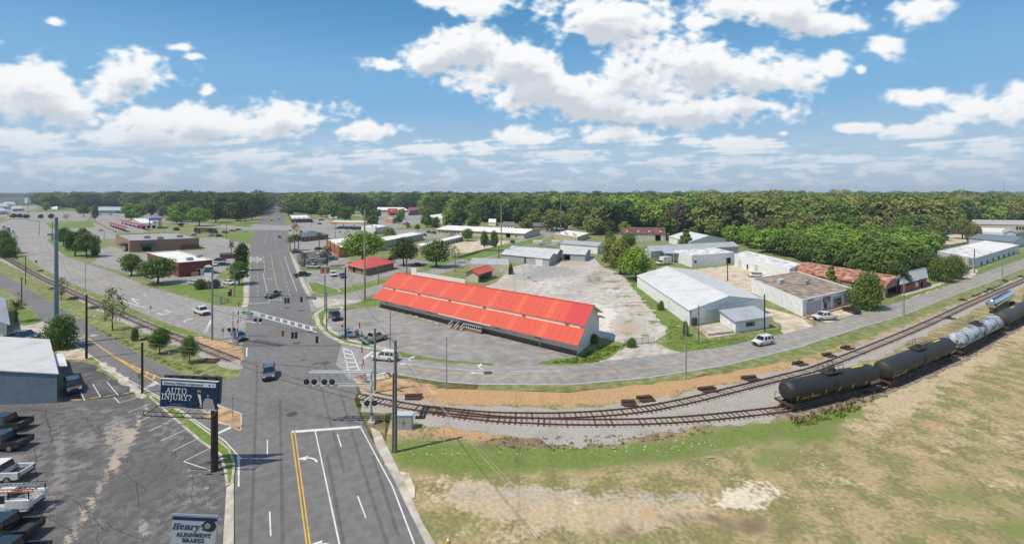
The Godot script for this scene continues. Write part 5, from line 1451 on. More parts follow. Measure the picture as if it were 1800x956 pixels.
func make_buildings() -> void:
	var white := mat("white_metal", 0.79, 0.81, 0.83, 0.5, 0.0, "stain", 0.12)
	var pale := mat("pale_metal", 0.52, 0.57, 0.61, 0.5, 0.0, "stain", 0.1)
	var roofw := mat("roof_white", 0.64, 0.645, 0.65, 0.45, 0.0, "stain", 0.05)
	var roofg := mat("roof_grey", 0.44, 0.455, 0.47, 0.45, 0.2, "stain", 0.05)
	var bright := mat("roof_bright", 0.72, 0.71, 0.69, 0.6, 0.0, "stain", 0.05)
	var memb := mat("membrane", 1, 1, 1, 0.9, 0.0, "membrane", 0.05)
	var tar := mat("tar_roof", 1, 1, 1, 0.95, 0.0, "tar", 0.06)
	var rust := mat("rust_roof", 1, 1, 1, 0.85, 0.0, "rust", 0.07)
	var rust_red := mat("rust_red", 0.42, 0.35, 0.35, 0.85, 0.0, "rust", 0.05)
	var brick := mat("brick_red", 0.2, 0.045, 0.03, 0.9, 0.0, "brickwall", 0.35)
	var brick_tan := mat("brick_tan", 0.31, 0.19, 0.135, 0.9, 0.0, "brickwall", 0.35)
	var brick_or := mat("brick_orange", 0.42, 0.13, 0.065, 0.9, 0.0, "brickwall", 0.35)
	var cream := mat("cream_wall", 0.55, 0.5, 0.38, 0.85, 0.0, "stain", 0.15)
	var tan := mat("tan_wall", 0.44, 0.37, 0.26, 0.85, 0.0, "stain", 0.15)
	var greyw := mat("grey_wall", 0.36, 0.38, 0.39, 0.7, 0.0, "stain", 0.12)
	var trim := mat("white_trim", 0.78, 0.77, 0.74, 0.6)
	var gl := glass("window_glass")
	var fr := mat("window_frame", 0.3, 0.3, 0.3)
	var blue := mat("blue_metal", 0.145, 0.19, 0.26, 0.45, 0.0, "stain", 0.1)
	var green := mat("awning_green", 0.016, 0.085, 0.065, 0.8)
	var shingle := mat("shingle_blue", 0.10, 0.125, 0.15, 0.9, 0.0, "stain", 0.2)
	var shingle_g := mat("shingle_grey", 0.16, 0.155, 0.15, 0.9, 0.0, "stain", 0.2)
	var red := mat("red_roof", 0.62, 0.095, 0.052, 0.45)
	var ac := mat("ac_grey", 0.34, 0.34, 0.33, 0.6)
	make_red_building()
	var d: Dictionary
	# --- white gabled warehouse with its lean-to and dock
	d = bld("gabled_warehouse", "large white metal warehouse with a low gabled roof beside the gravel yard", [1120, 504], [1212, 573], [1343, 551.5], 3.5, white, roofw, {"roof": "gable_u", "ridge": 5.5, "seam": 1.6, "ov": 0.25})
	opening(d, "roller_door", 1, 5.0, 9.2, 0.6, 3.1, trim, mat("door_cream", 0.66, 0.63, 0.55, 0.6))
	part_box(d, "meter_box", -0.5, 0.8, 0.2, 0.48, 1.4, 1.5, mat("dark_grey", 0.08, 0.08, 0.085))
	part_box(d, "downpipe", -0.14, 0.35, 0.3, 0.12, 0.12, 3.2, ac)
	d = bld("lean_to_office", "white lean-to office with a grey shed roof built on the gabled warehouse", [1266, 571], [1293, 585], [1352, 576], 2.5, white, roofg, {"roof": "shed", "axis": "u", "ridge": 3.3, "ov": 0.5})
	opening(d, "window", 1, 3.0, 5.6, 0.95, 1.95, fr, gl, 2)
	var dk2 := MB.new()
	dk2.slab(pxpoly([1230, 577, 1265, 571, 1290, 586, 1245, 591]), 0.0, 0.55)
	tag(put("loading_dock", dk2, mats["concrete"]), "stained concrete loading dock in front of the gabled warehouse", "loading dock")
	# --- flat tar-roofed shop
	d = bld("flat_roofed_shop", "white block shop with a flat brown tar roof and red signs", [1321, 514], [1411, 557], [1501, 534], 4.1, white, tar, {"coping": trim})
	var B2: float = d.L2
	var bays := mat("bay_grey", 0.42, 0.46, 0.5, 0.6)
	for q in [[0.06, 0.34, 0.5, 3.4], [0.36, 0.52, 0.4, 3.6], [0.55, 0.74, 0.5, 3.3], [0.78, 0.98, 0.6, 3.5]]: opening(d, "panel", 1, B2 * q[0], B2 * q[1], q[2], q[3], white, bays)
	opening(d, "door", 1, B2 * 0.385, B2 * 0.44, 0.1, 2.2, fr, gl)
	opening(d, "window", 1, B2 * 0.58, B2 * 0.73, 0.5, 2.6, fr, gl, 2)
	var maroon := mat("sign_maroon", 0.17, 0.02, 0.05, 0.5)
	var sg := MB.new()
	sg.hexa(on_wall(d, 1, B2 * 0.37, 2.35, 0.1), d.e2 * B2 * 0.14, Vector3.UP * 1.25, -d.e1 * 0.1)
	put("sign_board", sg, maroon, d.root)
	scrawl(d.root, facing(d.e2, on_wall(d, 1, B2 * 0.44, 3.15, 0.21)), 2.9, 0.28, trim)
	scrawl(d.root, facing(d.e2, on_wall(d, 1, B2 * 0.44, 2.65, 0.21)), 2.6, 0.26, trim)
	scrawl(d.root, facing(d.e2, on_wall(d, 1, B2 * 0.14, 3.65, 0.11)), 3.2, 0.36, maroon)
	scrawl(d.root, facing(d.e2, on_wall(d, 1, B2 * 0.69, 1.75, 0.07)), 2.0, 0.32, mat("sign_yellow", 0.7, 0.55, 0.04))
	scrawl(d.root, facing(d.e2, on_wall(d, 1, B2 * 0.62, 1.2, 0.07)), 1.8, 0.32, trim)
	part_box(d, "roof_unit", 18.0, 6.0, 3.95, 2.0, 2.2, 1.1, mat("ac_pale", 0.5, 0.5, 0.5))
	part_box(d, "roof_unit", 12.0, 14.0, 3.95, 1.6, 1.6, 1.2, ac)
	var rp := MB.new()
	rp.hexa(d.e2 * B2 * 0.02 - d.e1 * 1.5 + Vector3.UP * 0.01, d.e2 * B2 * 0.96, d.e1 * 1.45, Vector3.UP * 0.3)
	put("plank_ramp", rp, mat("old_planks", 0.36, 0.21, 0.11, 0.9, 0.0, "stain", 0.3), d.root)
	# --- rusty barrel-roofed shed
	d = bld("barrel_roofed_shed", "long shed with a rusty curved barrel roof behind the shop", [1392, 491], [1556, 524], [1590, 510], 2.9, mat("shed_brick", 0.3, 0.2, 0.16, 0.9, 0.0, "stain", 0.2), rust, {"roof": "barrel", "ridge": 4.9, "ov": 0.4})
	opening(d, "bay_opening", 1, 2.0, 11.0, 0.0, 2.4, rust_red, null)
	# --- pale metal sheds
	d = bld("pale_metal_shed", "long pale metal shed with a patched flat roof beside the wood", [1291, 467], [1388, 498], [1407, 488], 4.9, white, memb, {})
	for s in [20.0, 33.0]: opening(d, "roller_door", 0, s, s + 2.6, 0.2, 3.1, trim, pale)
	opening(d, "door", 0, 27.5, 28.8, 0.1, 2.3, trim, null)
	d = bld("white_metal_works", "pale metal works building with a flat patched roof and open doorway", [1185, 459], [1216, 470], [1291, 464], 4.9, white, memb, {})
	opening(d, "doorway", 1, d.L2 * 0.8, d.L2 * 0.91, 0.3, 2.9, fr, null)
	opening(d, "window", 1, 1.2, 2.6, 1.6, 2.8, fr, gl, 2)
	d = bld("ridged_metal_shed", "pale metal shed with a long ridge roof behind the lorry dock", [1132, 450], [1144, 457], [1298, 447], 3.8, pale, roofg, {"roof": "gable_v", "ridge": 5.4, "seam": 2.4})
	var can := MB.new()
	can.slab(pxpoly([1168, 462, 1200, 462, 1194, 456, 1163, 456]), 3.9, 4.15)
	for p in [[1169, 462], [1199, 462], [1184, 462]]: can.bar(g(p[0], p[1]), g(p[0], p[1], 3.9), 0.3, 0.3)
	tag(put("dock_canopy", can, roofg), "flat metal canopy on posts over the lorry dock", "canopy")
	d = bld("rear_gabled_shed", "white metal shed with a steep gable behind the pale works", [1176, 427], [1213, 438], [1276, 432], 3.8, white, roofw, {"roof": "gable_u", "ridge": 6.4, "seam": 2.5})
	d = bld("rust_roofed_barn", "old whitewashed barn with a dark rust-red roof", [1095, 412], [1091, 423], [1170, 423.5], 4.2, mat("whitewash", 0.6, 0.56, 0.46, 0.9, 0.0, "stain", 0.08), rust_red, {"roof": "gable_v", "ridge": 6.6})
	opening(d, "doorway", 1, d.L2 * 0.77, d.L2 * 0.89, 0.0, 3.6, rust_red, null)
	opening(d, "roller_door", 1, d.L2 * 0.37, d.L2 * 0.5, 0.0, 3.6, trim, pale)
	for k in 4: part_box(d, "skylight", 3.6, d.L2 * (0.12 + k * 0.25), 5.0, 1.6, 1.2, 1.0, trim)
	# --- grey barns by the yard
	var barnroof := mat("barn_roof", 0.56, 0.57, 0.58, 0.5, 0.1, "stain", 0.05)
	d = bld("grey_metal_barn", "grey metal barn with two doors facing the gravel yard", [881, 459], [965, 468], [978, 459.5], 3.0, greyw, barnroof, {"roof": "gable_u", "ridge": 4.3, "seam": 2.0})
	opening(d, "roller_door", 0, 3.0, 6.6, 0.0, 2.5, trim, mat("door_white", 0.72, 0.72, 0.7))
	opening(d, "gap", 0, 11.5, 12.4, 0.0, 2.8, fr, null)
	d = bld("grey_metal_barn", "grey metal barn tucked behind the barn with the white door", [893, 452], [978, 459.3], [989, 452.5], 3.0, greyw, barnroof, {"roof": "gable_u", "ridge": 4.4, "seam": 2.0})
	d = bld("open_fronted_barn", "open-fronted grey metal barn at the top of the gravel yard", [990, 457.5], [1028, 459.5], [1038, 451.5], 2.9, greyw, barnroof, {"roof": "gable_u", "ridge": 4.2, "seam": 2.0})
	opening(d, "bay_opening", 0, 6.5, 10.0, 0.0, 2.6, greyw, null)
	d = bld("flat_grey_shed", "grey roofed shed with white walls behind the barns", [985, 441], [1050, 446.5], [1063, 440], 3.8, white, roofg, {"roof": "gable_u", "ridge": 4.8})
	opening(d, "roller_door", 1, 1.5, 5.0, 0.0, 2.9, trim, pale)
	d = bld("white_roofed_store", "low store with a white roof full of vents behind the barns", [974, 419], [1015, 426], [1036, 418], 3.2, tan, bright, {"coping": trim})
	for k in 5: part_box(d, "roof_vent", 4.0 + k * 5.0, 5.0 + (k % 2) * 6.0, 3.05, 2.0, 1.5, 0.9, ac)
	for k in 5:
		var pl := MB.new()
		var p := g(945 + k * 11, 428 + (k % 3) * 4)
		pl.box(p + Vector3(0, 0.9, 0), Vector3(5.5, 1.8, 3.0))
		tag(put("shipping_container", pl, [trim, ac, greyw][k % 3]), "%s storage box in the row behind the grey barns" % ["white", "dark grey", "pale grey"][k % 3], "container", "storage boxes")
	# --- cream building and small red-roofed shelter
	d = bld("cream_store", "cream block store with a grey flat roof at the yard entrance", [830, 469], [826, 481], [894, 483], 3.7, cream, roofg, {})
	opening(d, "window", 1, d.L2 * 0.78, d.L2 * 0.86, 1.0, 2.2, trim, mat("door_white", 0.72, 0.72, 0.7))
	d = bld("red_roofed_shelter", "small cream shelter with a red gabled roof and an open side", [820, 495], [840, 497], [866, 488], 3.0, cream, red, {"roof": "gable_v", "ridge": 4.2, "ov": 0.6})
	opening(d, "bay_opening", 1, 0.6, d.L2 - 0.8, 0.0, 2.5, cream, null)
	for p in [[[723.5, 483], [732.5, 485], 2.6], [[733, 485], [818, 498.5], 1.35]]:
		var wl := MB.new()
		var a := g(p[0][0], p[0][1])
		var b := g(p[1][0], p[1][1])
		wl.bar(a + Vector3(0, p[2] * 0.5, 0), b + Vector3(0, p[2] * 0.5, 0), 0.3, p[2])
		tag(put("boundary_wall", wl, trim), "tall white end of the boundary wall" if p[2] > 2 else "long low white boundary wall behind the red roof", "wall")
	# --- red diner
	d = bld("red_roofed_diner", "brick diner with a faded red hipped metal roof", [612, 477], [643, 484.5], [692, 472.5], 2.75, brick_tan, mat("faded_red", 0.55, 0.075, 0.055, 0.6, 0.0, "stain", 0.25), {"roof": "hip", "ridge": 4.9, "ov": 0.9, "trim": mat("trim_cream", 0.6, 0.5, 0.42)})
	row(d, "window", 0, 3, 0.4, d.L1 - 0.3, 1.7, 0.7, 2.2, fr, gl)
	row(d, "window", 1, 2, 0.3, d.L2 * 0.36, 1.6, 0.7, 2.2, fr, gl)
	opening(d, "door", 0, d.L1 * 0.58, d.L1 * 0.72, 0.1, 2.3, fr, null)
	# --- buildings beyond the back street
	d = bld("grey_flat_store", "grey block store with a wide white flat roof beside the dark oak", [646, 433], [668, 438], [744, 421.5], 3.9, mat("sage_wall", 0.33, 0.35, 0.32, 0.8, 0.0, "stain", 0.1), bright, {"coping": trim})
	opening(d, "doorway", 1, 2.0, 6.0, 0.0, 2.6, trim, greyw)
	d = bld("storage_units", "row of storage units with dark red roller doors", [733, 437], [741, 441.5], [814, 423], 2.6, mat("unit_wall", 0.5, 0.46, 0.42), bright, {})
	row(d, "roller_door", 1, 14, 1.0, d.L2 - 1.0, 2.0, 0.0, 2.15, mat("unit_wall", 0.5, 0.46, 0.42), mat("door_maroon", 0.17, 0.022, 0.03, 0.5))
	d = bld("cream_long_building", "long cream building with a bright white roof and small windows", [768, 411], [921, 419.5], [949, 412.5], 3.3, cream, bright, {"roof": "gable_u", "ridge": 5.0, "ov": 0.8})
	row(d, "window", 0, 8, d.L1 * 0.72, d.L1 * 0.98, 1.6, 0.9, 2.2, fr, gl)
	opening(d, "roller_door", 0, d.L1 * 0.14, d.L1 * 0.19, 0.0, 3.0, fr, null)
	opening(d, "window", 0, d.L1 * 0.07, d.L1 * 0.09, 0.9, 2.0, fr, gl)
	d = bld("white_box_building", "plain white box building with a bright flat roof", [635, 408.5], [660, 412], [682, 407.5], 4.6, mat("white_plain", 0.66, 0.64, 0.62, 0.7), bright, {"coping": trim})
	for k in 2: part_box(d, "roof_unit", 3.0 + k * 6.0, 4.0, 4.4, 1.5, 1.5, 1.2, ac)
	d = bld("pale_warehouse", "pale flat-roofed warehouse with a dark grey end wall", [745, 388], [783, 394.5], [812, 388.5], 5.2, mat("dim_wall", 0.27, 0.26, 0.265, 0.8, 0.0, "stain", 0.06), bright, {"coping": trim})
	for k in 3: opening(d, "panel", 0, d.L1 * (0.04 + k * 0.32), d.L1 * (0.33 + k * 0.32), 0.3, 4.7, trim, cream)
	d = bld("orange_restaurant", "small orange stucco restaurant among the car parks", [677, 391], [690, 393], [697, 390], 4.6, mat("stucco", 0.55, 0.3, 0.16), tan, {})
	row(d, "window", 0, 3, 1.0, d.L1 - 1, 1.6, 0.6, 2.4, fr, gl)
	d = bld("brown_hut", "small brown roofed yellow hut by the car park", [708, 400], [714, 401], [721, 399], 2.6, mat("hut_yellow", 0.55, 0.37, 0.13), mat("hut_brown", 0.09, 0.05, 0.035), {"roof": "hip", "ridge": 4.6})
	d = bld("red_fronted_store", "large store with a red sign band and white front", [663, 372], [663, 378.5], [718, 378.8], 7.0, mat("white_plain", 0.66, 0.64, 0.62, 0.7), bright, {"coping": trim})
	var rb := mat("sign_red", 0.62, 0.05, 0.025, 0.5)
	var band := MB.new()
	band.hexa(on_wall(d, 1, 0.5, 4.9, 0.05), d.e2 * (d.L2 - 1), Vector3.UP * 1.9, -d.e1 * 0.25)
	put("sign_band", band, rb, d.root)
	var big := MB.new()
	big.hexa(on_wall(d, 1, d.L2 * 0.34, 2.9, 0.3), d.e2 * d.L2 * 0.31, Vector3.UP * 6.2, -d.e1 * 0.8)
	put("entrance_tower", big, rb, d.root)
	scrawl(d.root, facing(d.e2, on_wall(d, 1, d.L2 * 0.5, 6.6, 1.12)), d.L2 * 0.17, 1.9, trim)
	opening(d, "doorway", 1, d.L2 * 0.4, d.L2 * 0.6, 0.0, 2.6, trim, null)
	d = bld("store_wing", "grey-blue wing of the red-fronted store with a dark red roof edge", [718, 372], [720, 378.8], [745, 376], 6.5, mat("wing_blue", 0.25, 0.31, 0.38), mat("wing_red", 0.3, 0.05, 0.05), {})
	# restaurants by the main road
	d = bld("orange_brick_restaurant", "orange brick restaurant with stepped piers and a white flat roof", [574, 436], [597, 453], [652, 444], 4.7, brick_or, bright, {"coping": brick_or})
	for k in 4: part_box(d, "brick_pier", d.L1 * (0.02 + k * 0.31), -0.35, 0.0, 1.2, 0.34, 5.6, brick_or)
	row(d, "window", 0, 3, d.L1 * 0.1, d.L1 * 0.95, 2.4, 0.8, 2.6, fr, gl)
	d = bld("blue_roofed_restaurant", "low restaurant with a slate blue hipped roof behind the palms", [516, 421], [531, 425], [577, 420], 2.8, mat("brick_dark", 0.16, 0.07, 0.05, 0.9), shingle, {"roof": "hip", "ridge": 5.6, "ov": 0.7})
	row(d, "window", 1, 6, 1.0, d.L2 - 1, 1.4, 0.7, 2.2, trim, gl)
	d = bld("yellow_gabled_house", "small building with a pale yellow gable front beside the main road", [512, 405.5], [514, 410], [527, 410], 4.0, mat("gable_yellow", 0.68, 0.48, 0.22), shingle, {"roof": "gable_u", "ridge": 7.0, "ov": 0.5})
	opening(d, "window", 1, d.L2 * 0.4, d.L2 * 0.6, 1.5, 3.2, trim, gl)
	d = bld("roadside_cafe", "dark roadside cafe with brown walls and white rooftop screens", [509, 384], [513, 392], [549, 391], 3.8, mat("cafe_brown", 0.075, 0.03, 0.022), bright, {})
	for k in 5: part_box(d, "roof_screen", 2.0, 1.0 + k * 4.2, 3.6, 0.5, 3.4, 1.5, trim)
	row(d, "window", 1, 6, 1.0, d.L2 - 1, 2.0, 0.7, 2.3, fr, gl)
	var cn := MB.new()
	cn.slab(pxpoly([581, 402.5, 642, 403.5, 648, 399, 590, 398]), 4.6, 5.6)
	var cano := thing("fuel_canopy", "long fuel station canopy with a fascia fading from red to yellow", "canopy")
	put("roof", cn, mat("canopy_top", 0.5, 0.58, 0.56), cano)
	var fa := [[581, 595, Color(0.72, 0.1, 0.03)], [595, 612, Color(0.76, 0.3, 0.05)], [612, 628, Color(0.7, 0.45, 0.06)], [628, 642, Color(0.55, 0.34, 0.06)]]
	for q in fa:
		var fm := MB.new()
		var a := g(q[0], 402.5 + (q[0] - 581) / 61.0, 4.5)
		var b := g(q[1], 402.5 + (q[1] - 581) / 61.0, 4.5)
		fm.hexa(a + Vector3(0, 0, 0.02), b - a, Vector3(0, 1.2, 0), Vector3(0, 0, 0.2))
		var c: Color = q[2]
		put("fascia", fm, mat("fascia_%d" % q[0], c.r, c.g, c.b, 0.5), cano)
	for p in [[586, 401], [604, 401], [622, 402], [640, 402]]:
		var po := MB.new()
		po.bar(g(p[0], p[1]), g(p[0], p[1], 4.6), 0.5, 0.5)
		put("post", po, trim, cano)
	# houses among the trees
	var houses := [[578, 383, 592, 384, "pale grey", trim, roofg], [594, 384, 612, 386, "white", trim, shingle_g], [618, 379, 640, 380, "low grey-roofed", cream, shingle_g], [600, 376, 618, 377, "long grey-roofed", cream, shingle_g], [640, 383, 652, 383, "small tan", tan, shingle_g], [859, 396, 871, 397, "white gabled", trim, bright], [884, 402, 904, 403, "grey-roofed", trim, shingle_g], [913, 403, 960, 405, "long blue-roofed", brick_tan, shingle], [951, 399, 966, 400, "brown-roofed", tan, mat("roof_brown", 0.2, 0.16, 0.13)], [776, 374, 788, 375, "blue-grey", trim, shingle], [1040, 404, 1048, 405, "white", trim, shingle_g], [768, 383, 780, 384, "green-roofed", cream, mat("roof_teal", 0.12, 0.3, 0.27)], [90, 368, 101, 369, "tiny white", trim, bright], [1598, 400, 1606, 401, "white", trim, bright], [232, 372, 250, 373, "dark-roofed", cream, shingle_g], [305, 376, 326, 377, "low grey", greyw, shingle_g], [1660, 406, 1680, 407, "grey-roofed cream", cream, shingle_g]]
	for q in houses:
		d = bld("house", "%s house among trees %s" % [q[4], "near the %s" % ["fuel station", "store", "cream building", "barns", "machinery yard"][[578, 776, 859, 1040, 1598].bsearch(int(q[0]) + 1) % 5] if q[0] > 500 else "beyond the car wash"], [q[0] + 2, q[1] - 3.2], [q[0], q[1]], [q[2], q[3]], 2.9, q[5], q[6], {"roof": "gable_v", "ridge": 5.2, "ov": 0.5, "cat": "house"})
		row(d, "window", 1, 3, 0.8, d.L2 - 0.8, 1.2, 0.9, 2.1, fr, gl)
	# --- left side
	d = bld("tan_brick_store", "tan brick store with dark green awnings and a flat grey roof", [203, 430], [228, 443.5], [350, 437.5], 5.8, brick_tan, mat("roof_gravel", 0.3, 0.3, 0.3, 0.95, 0.0, "stain", 0.06), {"coping": mat("coping_brown", 0.2, 0.12, 0.09)})
	for q in [[0, 5.0, 14.0, 3.0], [1, 4.0, 10.0, 1.6]]:
		var aw := MB.new()
		var side: int = q[0]
		var al: Vector3 = d.e1 if side == 0 else d.e2
		var away: Vector3 = -d.e2 if side == 0 else -d.e1
		aw.hexa(al * q[1] + Vector3.UP * 2.9 + away * 0.02, al * (q[2] - q[1]), away * q[3], Vector3.UP * 0.7)
		aw.hexa(al * q[1] + Vector3.UP * 3.6 + away * 0.02, al * (q[2] - q[1]), away * q[3] * 0.6, Vector3.UP * 0.5)
		put("awning", aw, green, d.root)
		opening(d, "doorway", side, q[1] + 1.0, q[2] - 1.0, 0.0, 2.6, fr, null)
	for q in [[14.0, 8.0], [12.0, 22.0], [9.0, 36.0], [4.0, 12.0], [20.0, 30.0]]: part_box(d, "roof_unit", q[0], q[1], 5.6, 2.4, 2.6, 1.4, ac)
	part_box(d, "service_fence", -0.6, d.L2 * 0.72, 0.0, 0.5, d.L2 * 0.27, 2.4, mat("fence_brown", 0.1, 0.06, 0.045))
	d = bld("red_brick_store", "dark red brick store with a bright white flat roof behind the oak", [259, 466], [314, 487.5], [373, 481.5], 5.2, brick, bright, {"coping": trim})
	for q in [[5.0, 4.0], [12.0, 9.0]]: part_box(d, "roof_unit", q[0], q[1], 5.0, 2.2, 1.8, 1.1, ac)
	part_box(d, "pallet_stack", -1.0, d.L2 * 0.35, 0.0, 0.9, 2.2, 1.5, mat("pallet", 0.42, 0.28, 0.16))
	opening(d, "doorway", 1, d.L2 * 0.52, d.L2 * 0.52 + 1.7, 0.0, 2.4, trim, null)
	part_box(d, "gas_tank", -0.9, d.L2 * 0.62, 0.0, 0.8, 0.9, 2.2, pale)
	row(d, "window", 0, 4, 2.0, d.L1 - 2.0, 2.0, 1.0, 3.2, trim, gl)
	d = bld("bin_store", "low red brick bin enclosure by the main road", [386, 452], [386, 455.5], [410, 454.5], 1.9, brick, mat("bin_dark", 0.05, 0.05, 0.05), {"cat": "enclosure"})
	d = bld("car_wash", "car wash with striped white parapets and a square tower", [232, 392], [247, 402], [276, 402], 4.6, mat("wash_wall", 0.5, 0.47, 0.44, 0.8), bright, {"coping": mat("wash_band", 0.1, 0.02, 0.02)})
	for k in 3: opening(d, "bay_opening", 1, d.L2 * (0.08 + k * 0.31), d.L2 * (0.3 + k * 0.31), 0.0, 3.0, trim, null)
	var bc := MB.new()
	bc.slab(pxpoly([262, 402, 281, 402, 284, 399, 266, 399]), 7.2, 8.4)
	for p in [[263, 402], [280, 402], [283, 399.3]]: bc.bar(g(p[0], p[1]), g(p[0], p[1], 7.2), 0.5, 0.5)
	tag(put("blue_canopy", bc, mat("canopy_blue", 0.015, 0.07, 0.35, 0.5)), "square bright blue canopy on posts at the car wash", "canopy")
	for q in [["long red vacuum canopy beside the wall of the car wash", 193, 398, 221, 408], ["red vacuum canopy next to the car wash building", 212, 393, 257, 405]]:
		var v := thing("vacuum_canopy", q[0], "canopy")
		var a := g(q[1], q[2])
		var b := g(q[3], q[4])
		var dir := (b - a).normalized()
		var sd := Vector3(-dir.z, 0, dir.x)
		var top := MB.new()
		top.hexa(a - sd * 1.5 + Vector3.UP * 3.3, b - a, sd * 3.0, Vector3.UP * 0.35)
		put("roof", top, mat("canopy_red", 0.42, 0.02, 0.05, 0.6), v)
		for k in 6:
			var po := MB.new()
			var p := a.lerp(b, (k + 0.5) / 6.0)
			po.bar(p, p + Vector3.UP * 3.3, 0.25, 0.25)
			po.bar(p + Vector3.UP * 0.5, p + Vector3.UP * 1.6, 0.9, 0.7)
			put("vacuum_post", po, mat("vacuum_navy", 0.02, 0.02, 0.07), v)
	var lw := MB.new()
	lw.bar(g(168, 391, 0.6), g(203, 409, 0.6), 0.4, 1.2)
	tag(put("boundary_wall", lw, brick_tan), "brown brick boundary wall along the car wash", "wall")
	d = bld("grey_store", "long grey store with a metal roof across the far car park", [176, 368], [174, 375.2], [224, 375], 4.2, greyw, roofg, {"roof": "gable_v", "ridge": 6.5, "ov": 1.5})
	row(d, "window", 1, 6, d.L2 * 0.6, d.L2 * 0.98, 3.0, 0.2, 3.0, fr, gl)
	for q in [[-30, 362, -28, 369, 16, 368, 5.5, "long pale factory with a blue-grey roof near the storage tank"], [6, 359, 8, 364, 28, 364, 6.0, "white factory shed beside the storage tank"], [-40, 372, -38, 380, 12, 377, 5.0, "low white works building by the far street"], [20, 366, 22, 372, 40, 371, 4.0, "small works building with a pale roof by the far street"]]:
		d = bld("factory", q[7], [q[0], q[1]], [q[2], q[3]], [q[4], q[5]], q[6], pale, roofg, {"roof": "gable_v", "ridge": q[6] + 1.5})
		row(d, "window", 1, 5, 2.0, d.L2 - 2.0, 3.0, 1.0, 3.0, fr, gl)
	var tk := thing("storage_tank", "big round white storage tank with a domed top", "tank", g(55, 357))
	var tb := MB.new()
	tb.tube(Vector3.ZERO, Vector3(0, 14.0, 0), 13.5, 13.5, 32)
	put("shell", tb, white, tk)
	var td := MB.new()
	td.tube(Vector3(0, 14.0, 0), Vector3(0, 16.5, 0), 13.7, 6.0, 32)
	td.tube(Vector3(0, 16.5, 0), Vector3(0, 17.2, 0), 6.0, 0.5, 32)
	put("dome", td, trim, tk)
	# blue-grey shed in the near car park
	d = bld("blue_grey_shed", "blue-grey metal shed with a ribbed white roof at the car park", [85, 640], [100, 708], [-130, 716], 4.15, blue, roofw, {"roof": "gable_u", "ridge": 4.9, "seam": 0.55, "ov": 0.2})
	part_box(d, "roof_vent", 3.0, 10.0, 4.6, 0.2, 0.2, 0.8, ac)
	var awn := MB.new()
	awn.hexa(-d.e2 * 0.02 + d.e1 * 7.0 + Vector3.UP * 3.4, d.e1 * 8.0, -d.e2 * 1.9, Vector3.UP * 0.15)
	put("side_awning", awn, roofw, d.root)
	for k in 5: part_box(d, "drain_bracket", 0.6 + k * 3.0, -0.12, 1.0, 0.25, 0.11, 0.5, ac)
	d = bld("small_white_house", "small white house with a grey roof beside the palm", [6, 548], [12, 598], [-90, 604], 3.3, trim, roofg, {"roof": "gable_u", "ridge": 5.4, "ov": 0.5, "cat": "house"})
	var ga := MB.new()
	ga.slab(pxpoly([-40, 560, 13, 556, 13, 550, -40, 552]), 2.6, 3.3)
	for p in [[12, 556], [-10, 557]]: ga.bar(g(p[0], p[1]), g(p[0], p[1], 2.6), 0.2, 0.2)
	tag(put("green_awning", ga, mat("awning_teal", 0.03, 0.16, 0.12)), "teal green awning on posts behind the small white house", "awning")
	# --- right side
	d = bld("brick_office", "small red brick office with a pale metal roof and maroon awning", [1578, 507], [1583, 516], [1629, 503.5], 3.1, mat("brick_office", 0.3, 0.09, 0.055, 0.9, 0.0, "brickwall", 0.35), roofg, {"roof": "gable_v", "ridge": 5.2, "ov": 0.8, "seam": 1.2})
	opening(d, "window", 1, d.L2 * 0.55, d.L2 * 0.66, 0.9, 2.2, trim, mat("door_white", 0.72, 0.72, 0.7))
	opening(d, "door", 1, d.L2 * 0.75, d.L2 * 0.85, 0.0, 2.2, fr, null)
	part_box(d, "awning", -1.3, d.L2 * 0.7, 2.1, 1.28, d.L2 * 0.24, 0.9, maroon)
	d = bld("depot_block", "white block depot with a half white half grey flat roof", [1648, 457], [1713, 471.5], [1791, 444.5], 3.9, mat("depot_white", 0.6, 0.62, 0.64, 0.8, 0.0, "stain", 0.1), memb, {"coping": trim})
	part_box(d, "white_roof_coating", 0.3, d.L2 * 0.45, 3.73, d.L1 - 0.6, d.L2 * 0.54, 0.03, bright)
	for k in 7: part_box(d, "wall_unit", -0.5, d.L2 * (0.12 + k * 0.12), 0.3, 0.45, 0.8, 1.4, mat("dark_grey", 0.08, 0.08, 0.085))
	opening(d, "panel", 0, 0.5, d.L1 * 0.6, 0.1, 3.5, trim, cream)
	d = bld("blue_roofed_shed", "metal shed with a slate blue roof behind the depot", [1703, 430], [1781, 437.5], [1808, 428], 3.6, pale, mat("roof_slate", 0.17, 0.2, 0.235, 0.5, 0.0, "stain", 0.06), {"roof": "gable_u", "ridge": 5.0, "seam": 3.0})
	opening(d, "roller_door", 1, 2.0, 6.0, 0.0, 3.0, trim, bright)
	d = bld("tan_long_shed", "long tan shed at the edge of the wood", [1712, 396], [1708, 404], [1860, 407], 4.6, cream, mat("roof_tan", 0.4, 0.385, 0.36, 0.7, 0.0, "stain", 0.03), {"roof": "gable_v", "ridge": 6.6})
	row(d, "window", 1, 8, d.L2 * 0.52, d.L2 * 0.8, 1.6, 0.8, 3.4, fr, gl)
	d = bld("white_low_shed", "low white shed between the depot and the tan shed", [1726, 408], [1724, 416], [1770, 417.5], 3.4, trim, bright, {})
	d = bld("grey_gabled_store", "grey gabled store beside the white low shed", [1762, 414], [1764, 420], [1788, 420], 3.6, white, roofg, {"roof": "gable_u", "ridge": 5.4})
	d = bld("green_roofed_hut", "hut with a dark green roof at the edge of the depot", [1786, 418], [1788, 424], [1830, 424], 2.9, cream, mat("roof_green", 0.025, 0.09, 0.075), {"roof": "hip", "ridge": 4.6})
	# letter board by the depot
	var lb := thing("letter_board", "white changeable letter sign on wooden legs beside the depot", "sign", g(1705, 472))
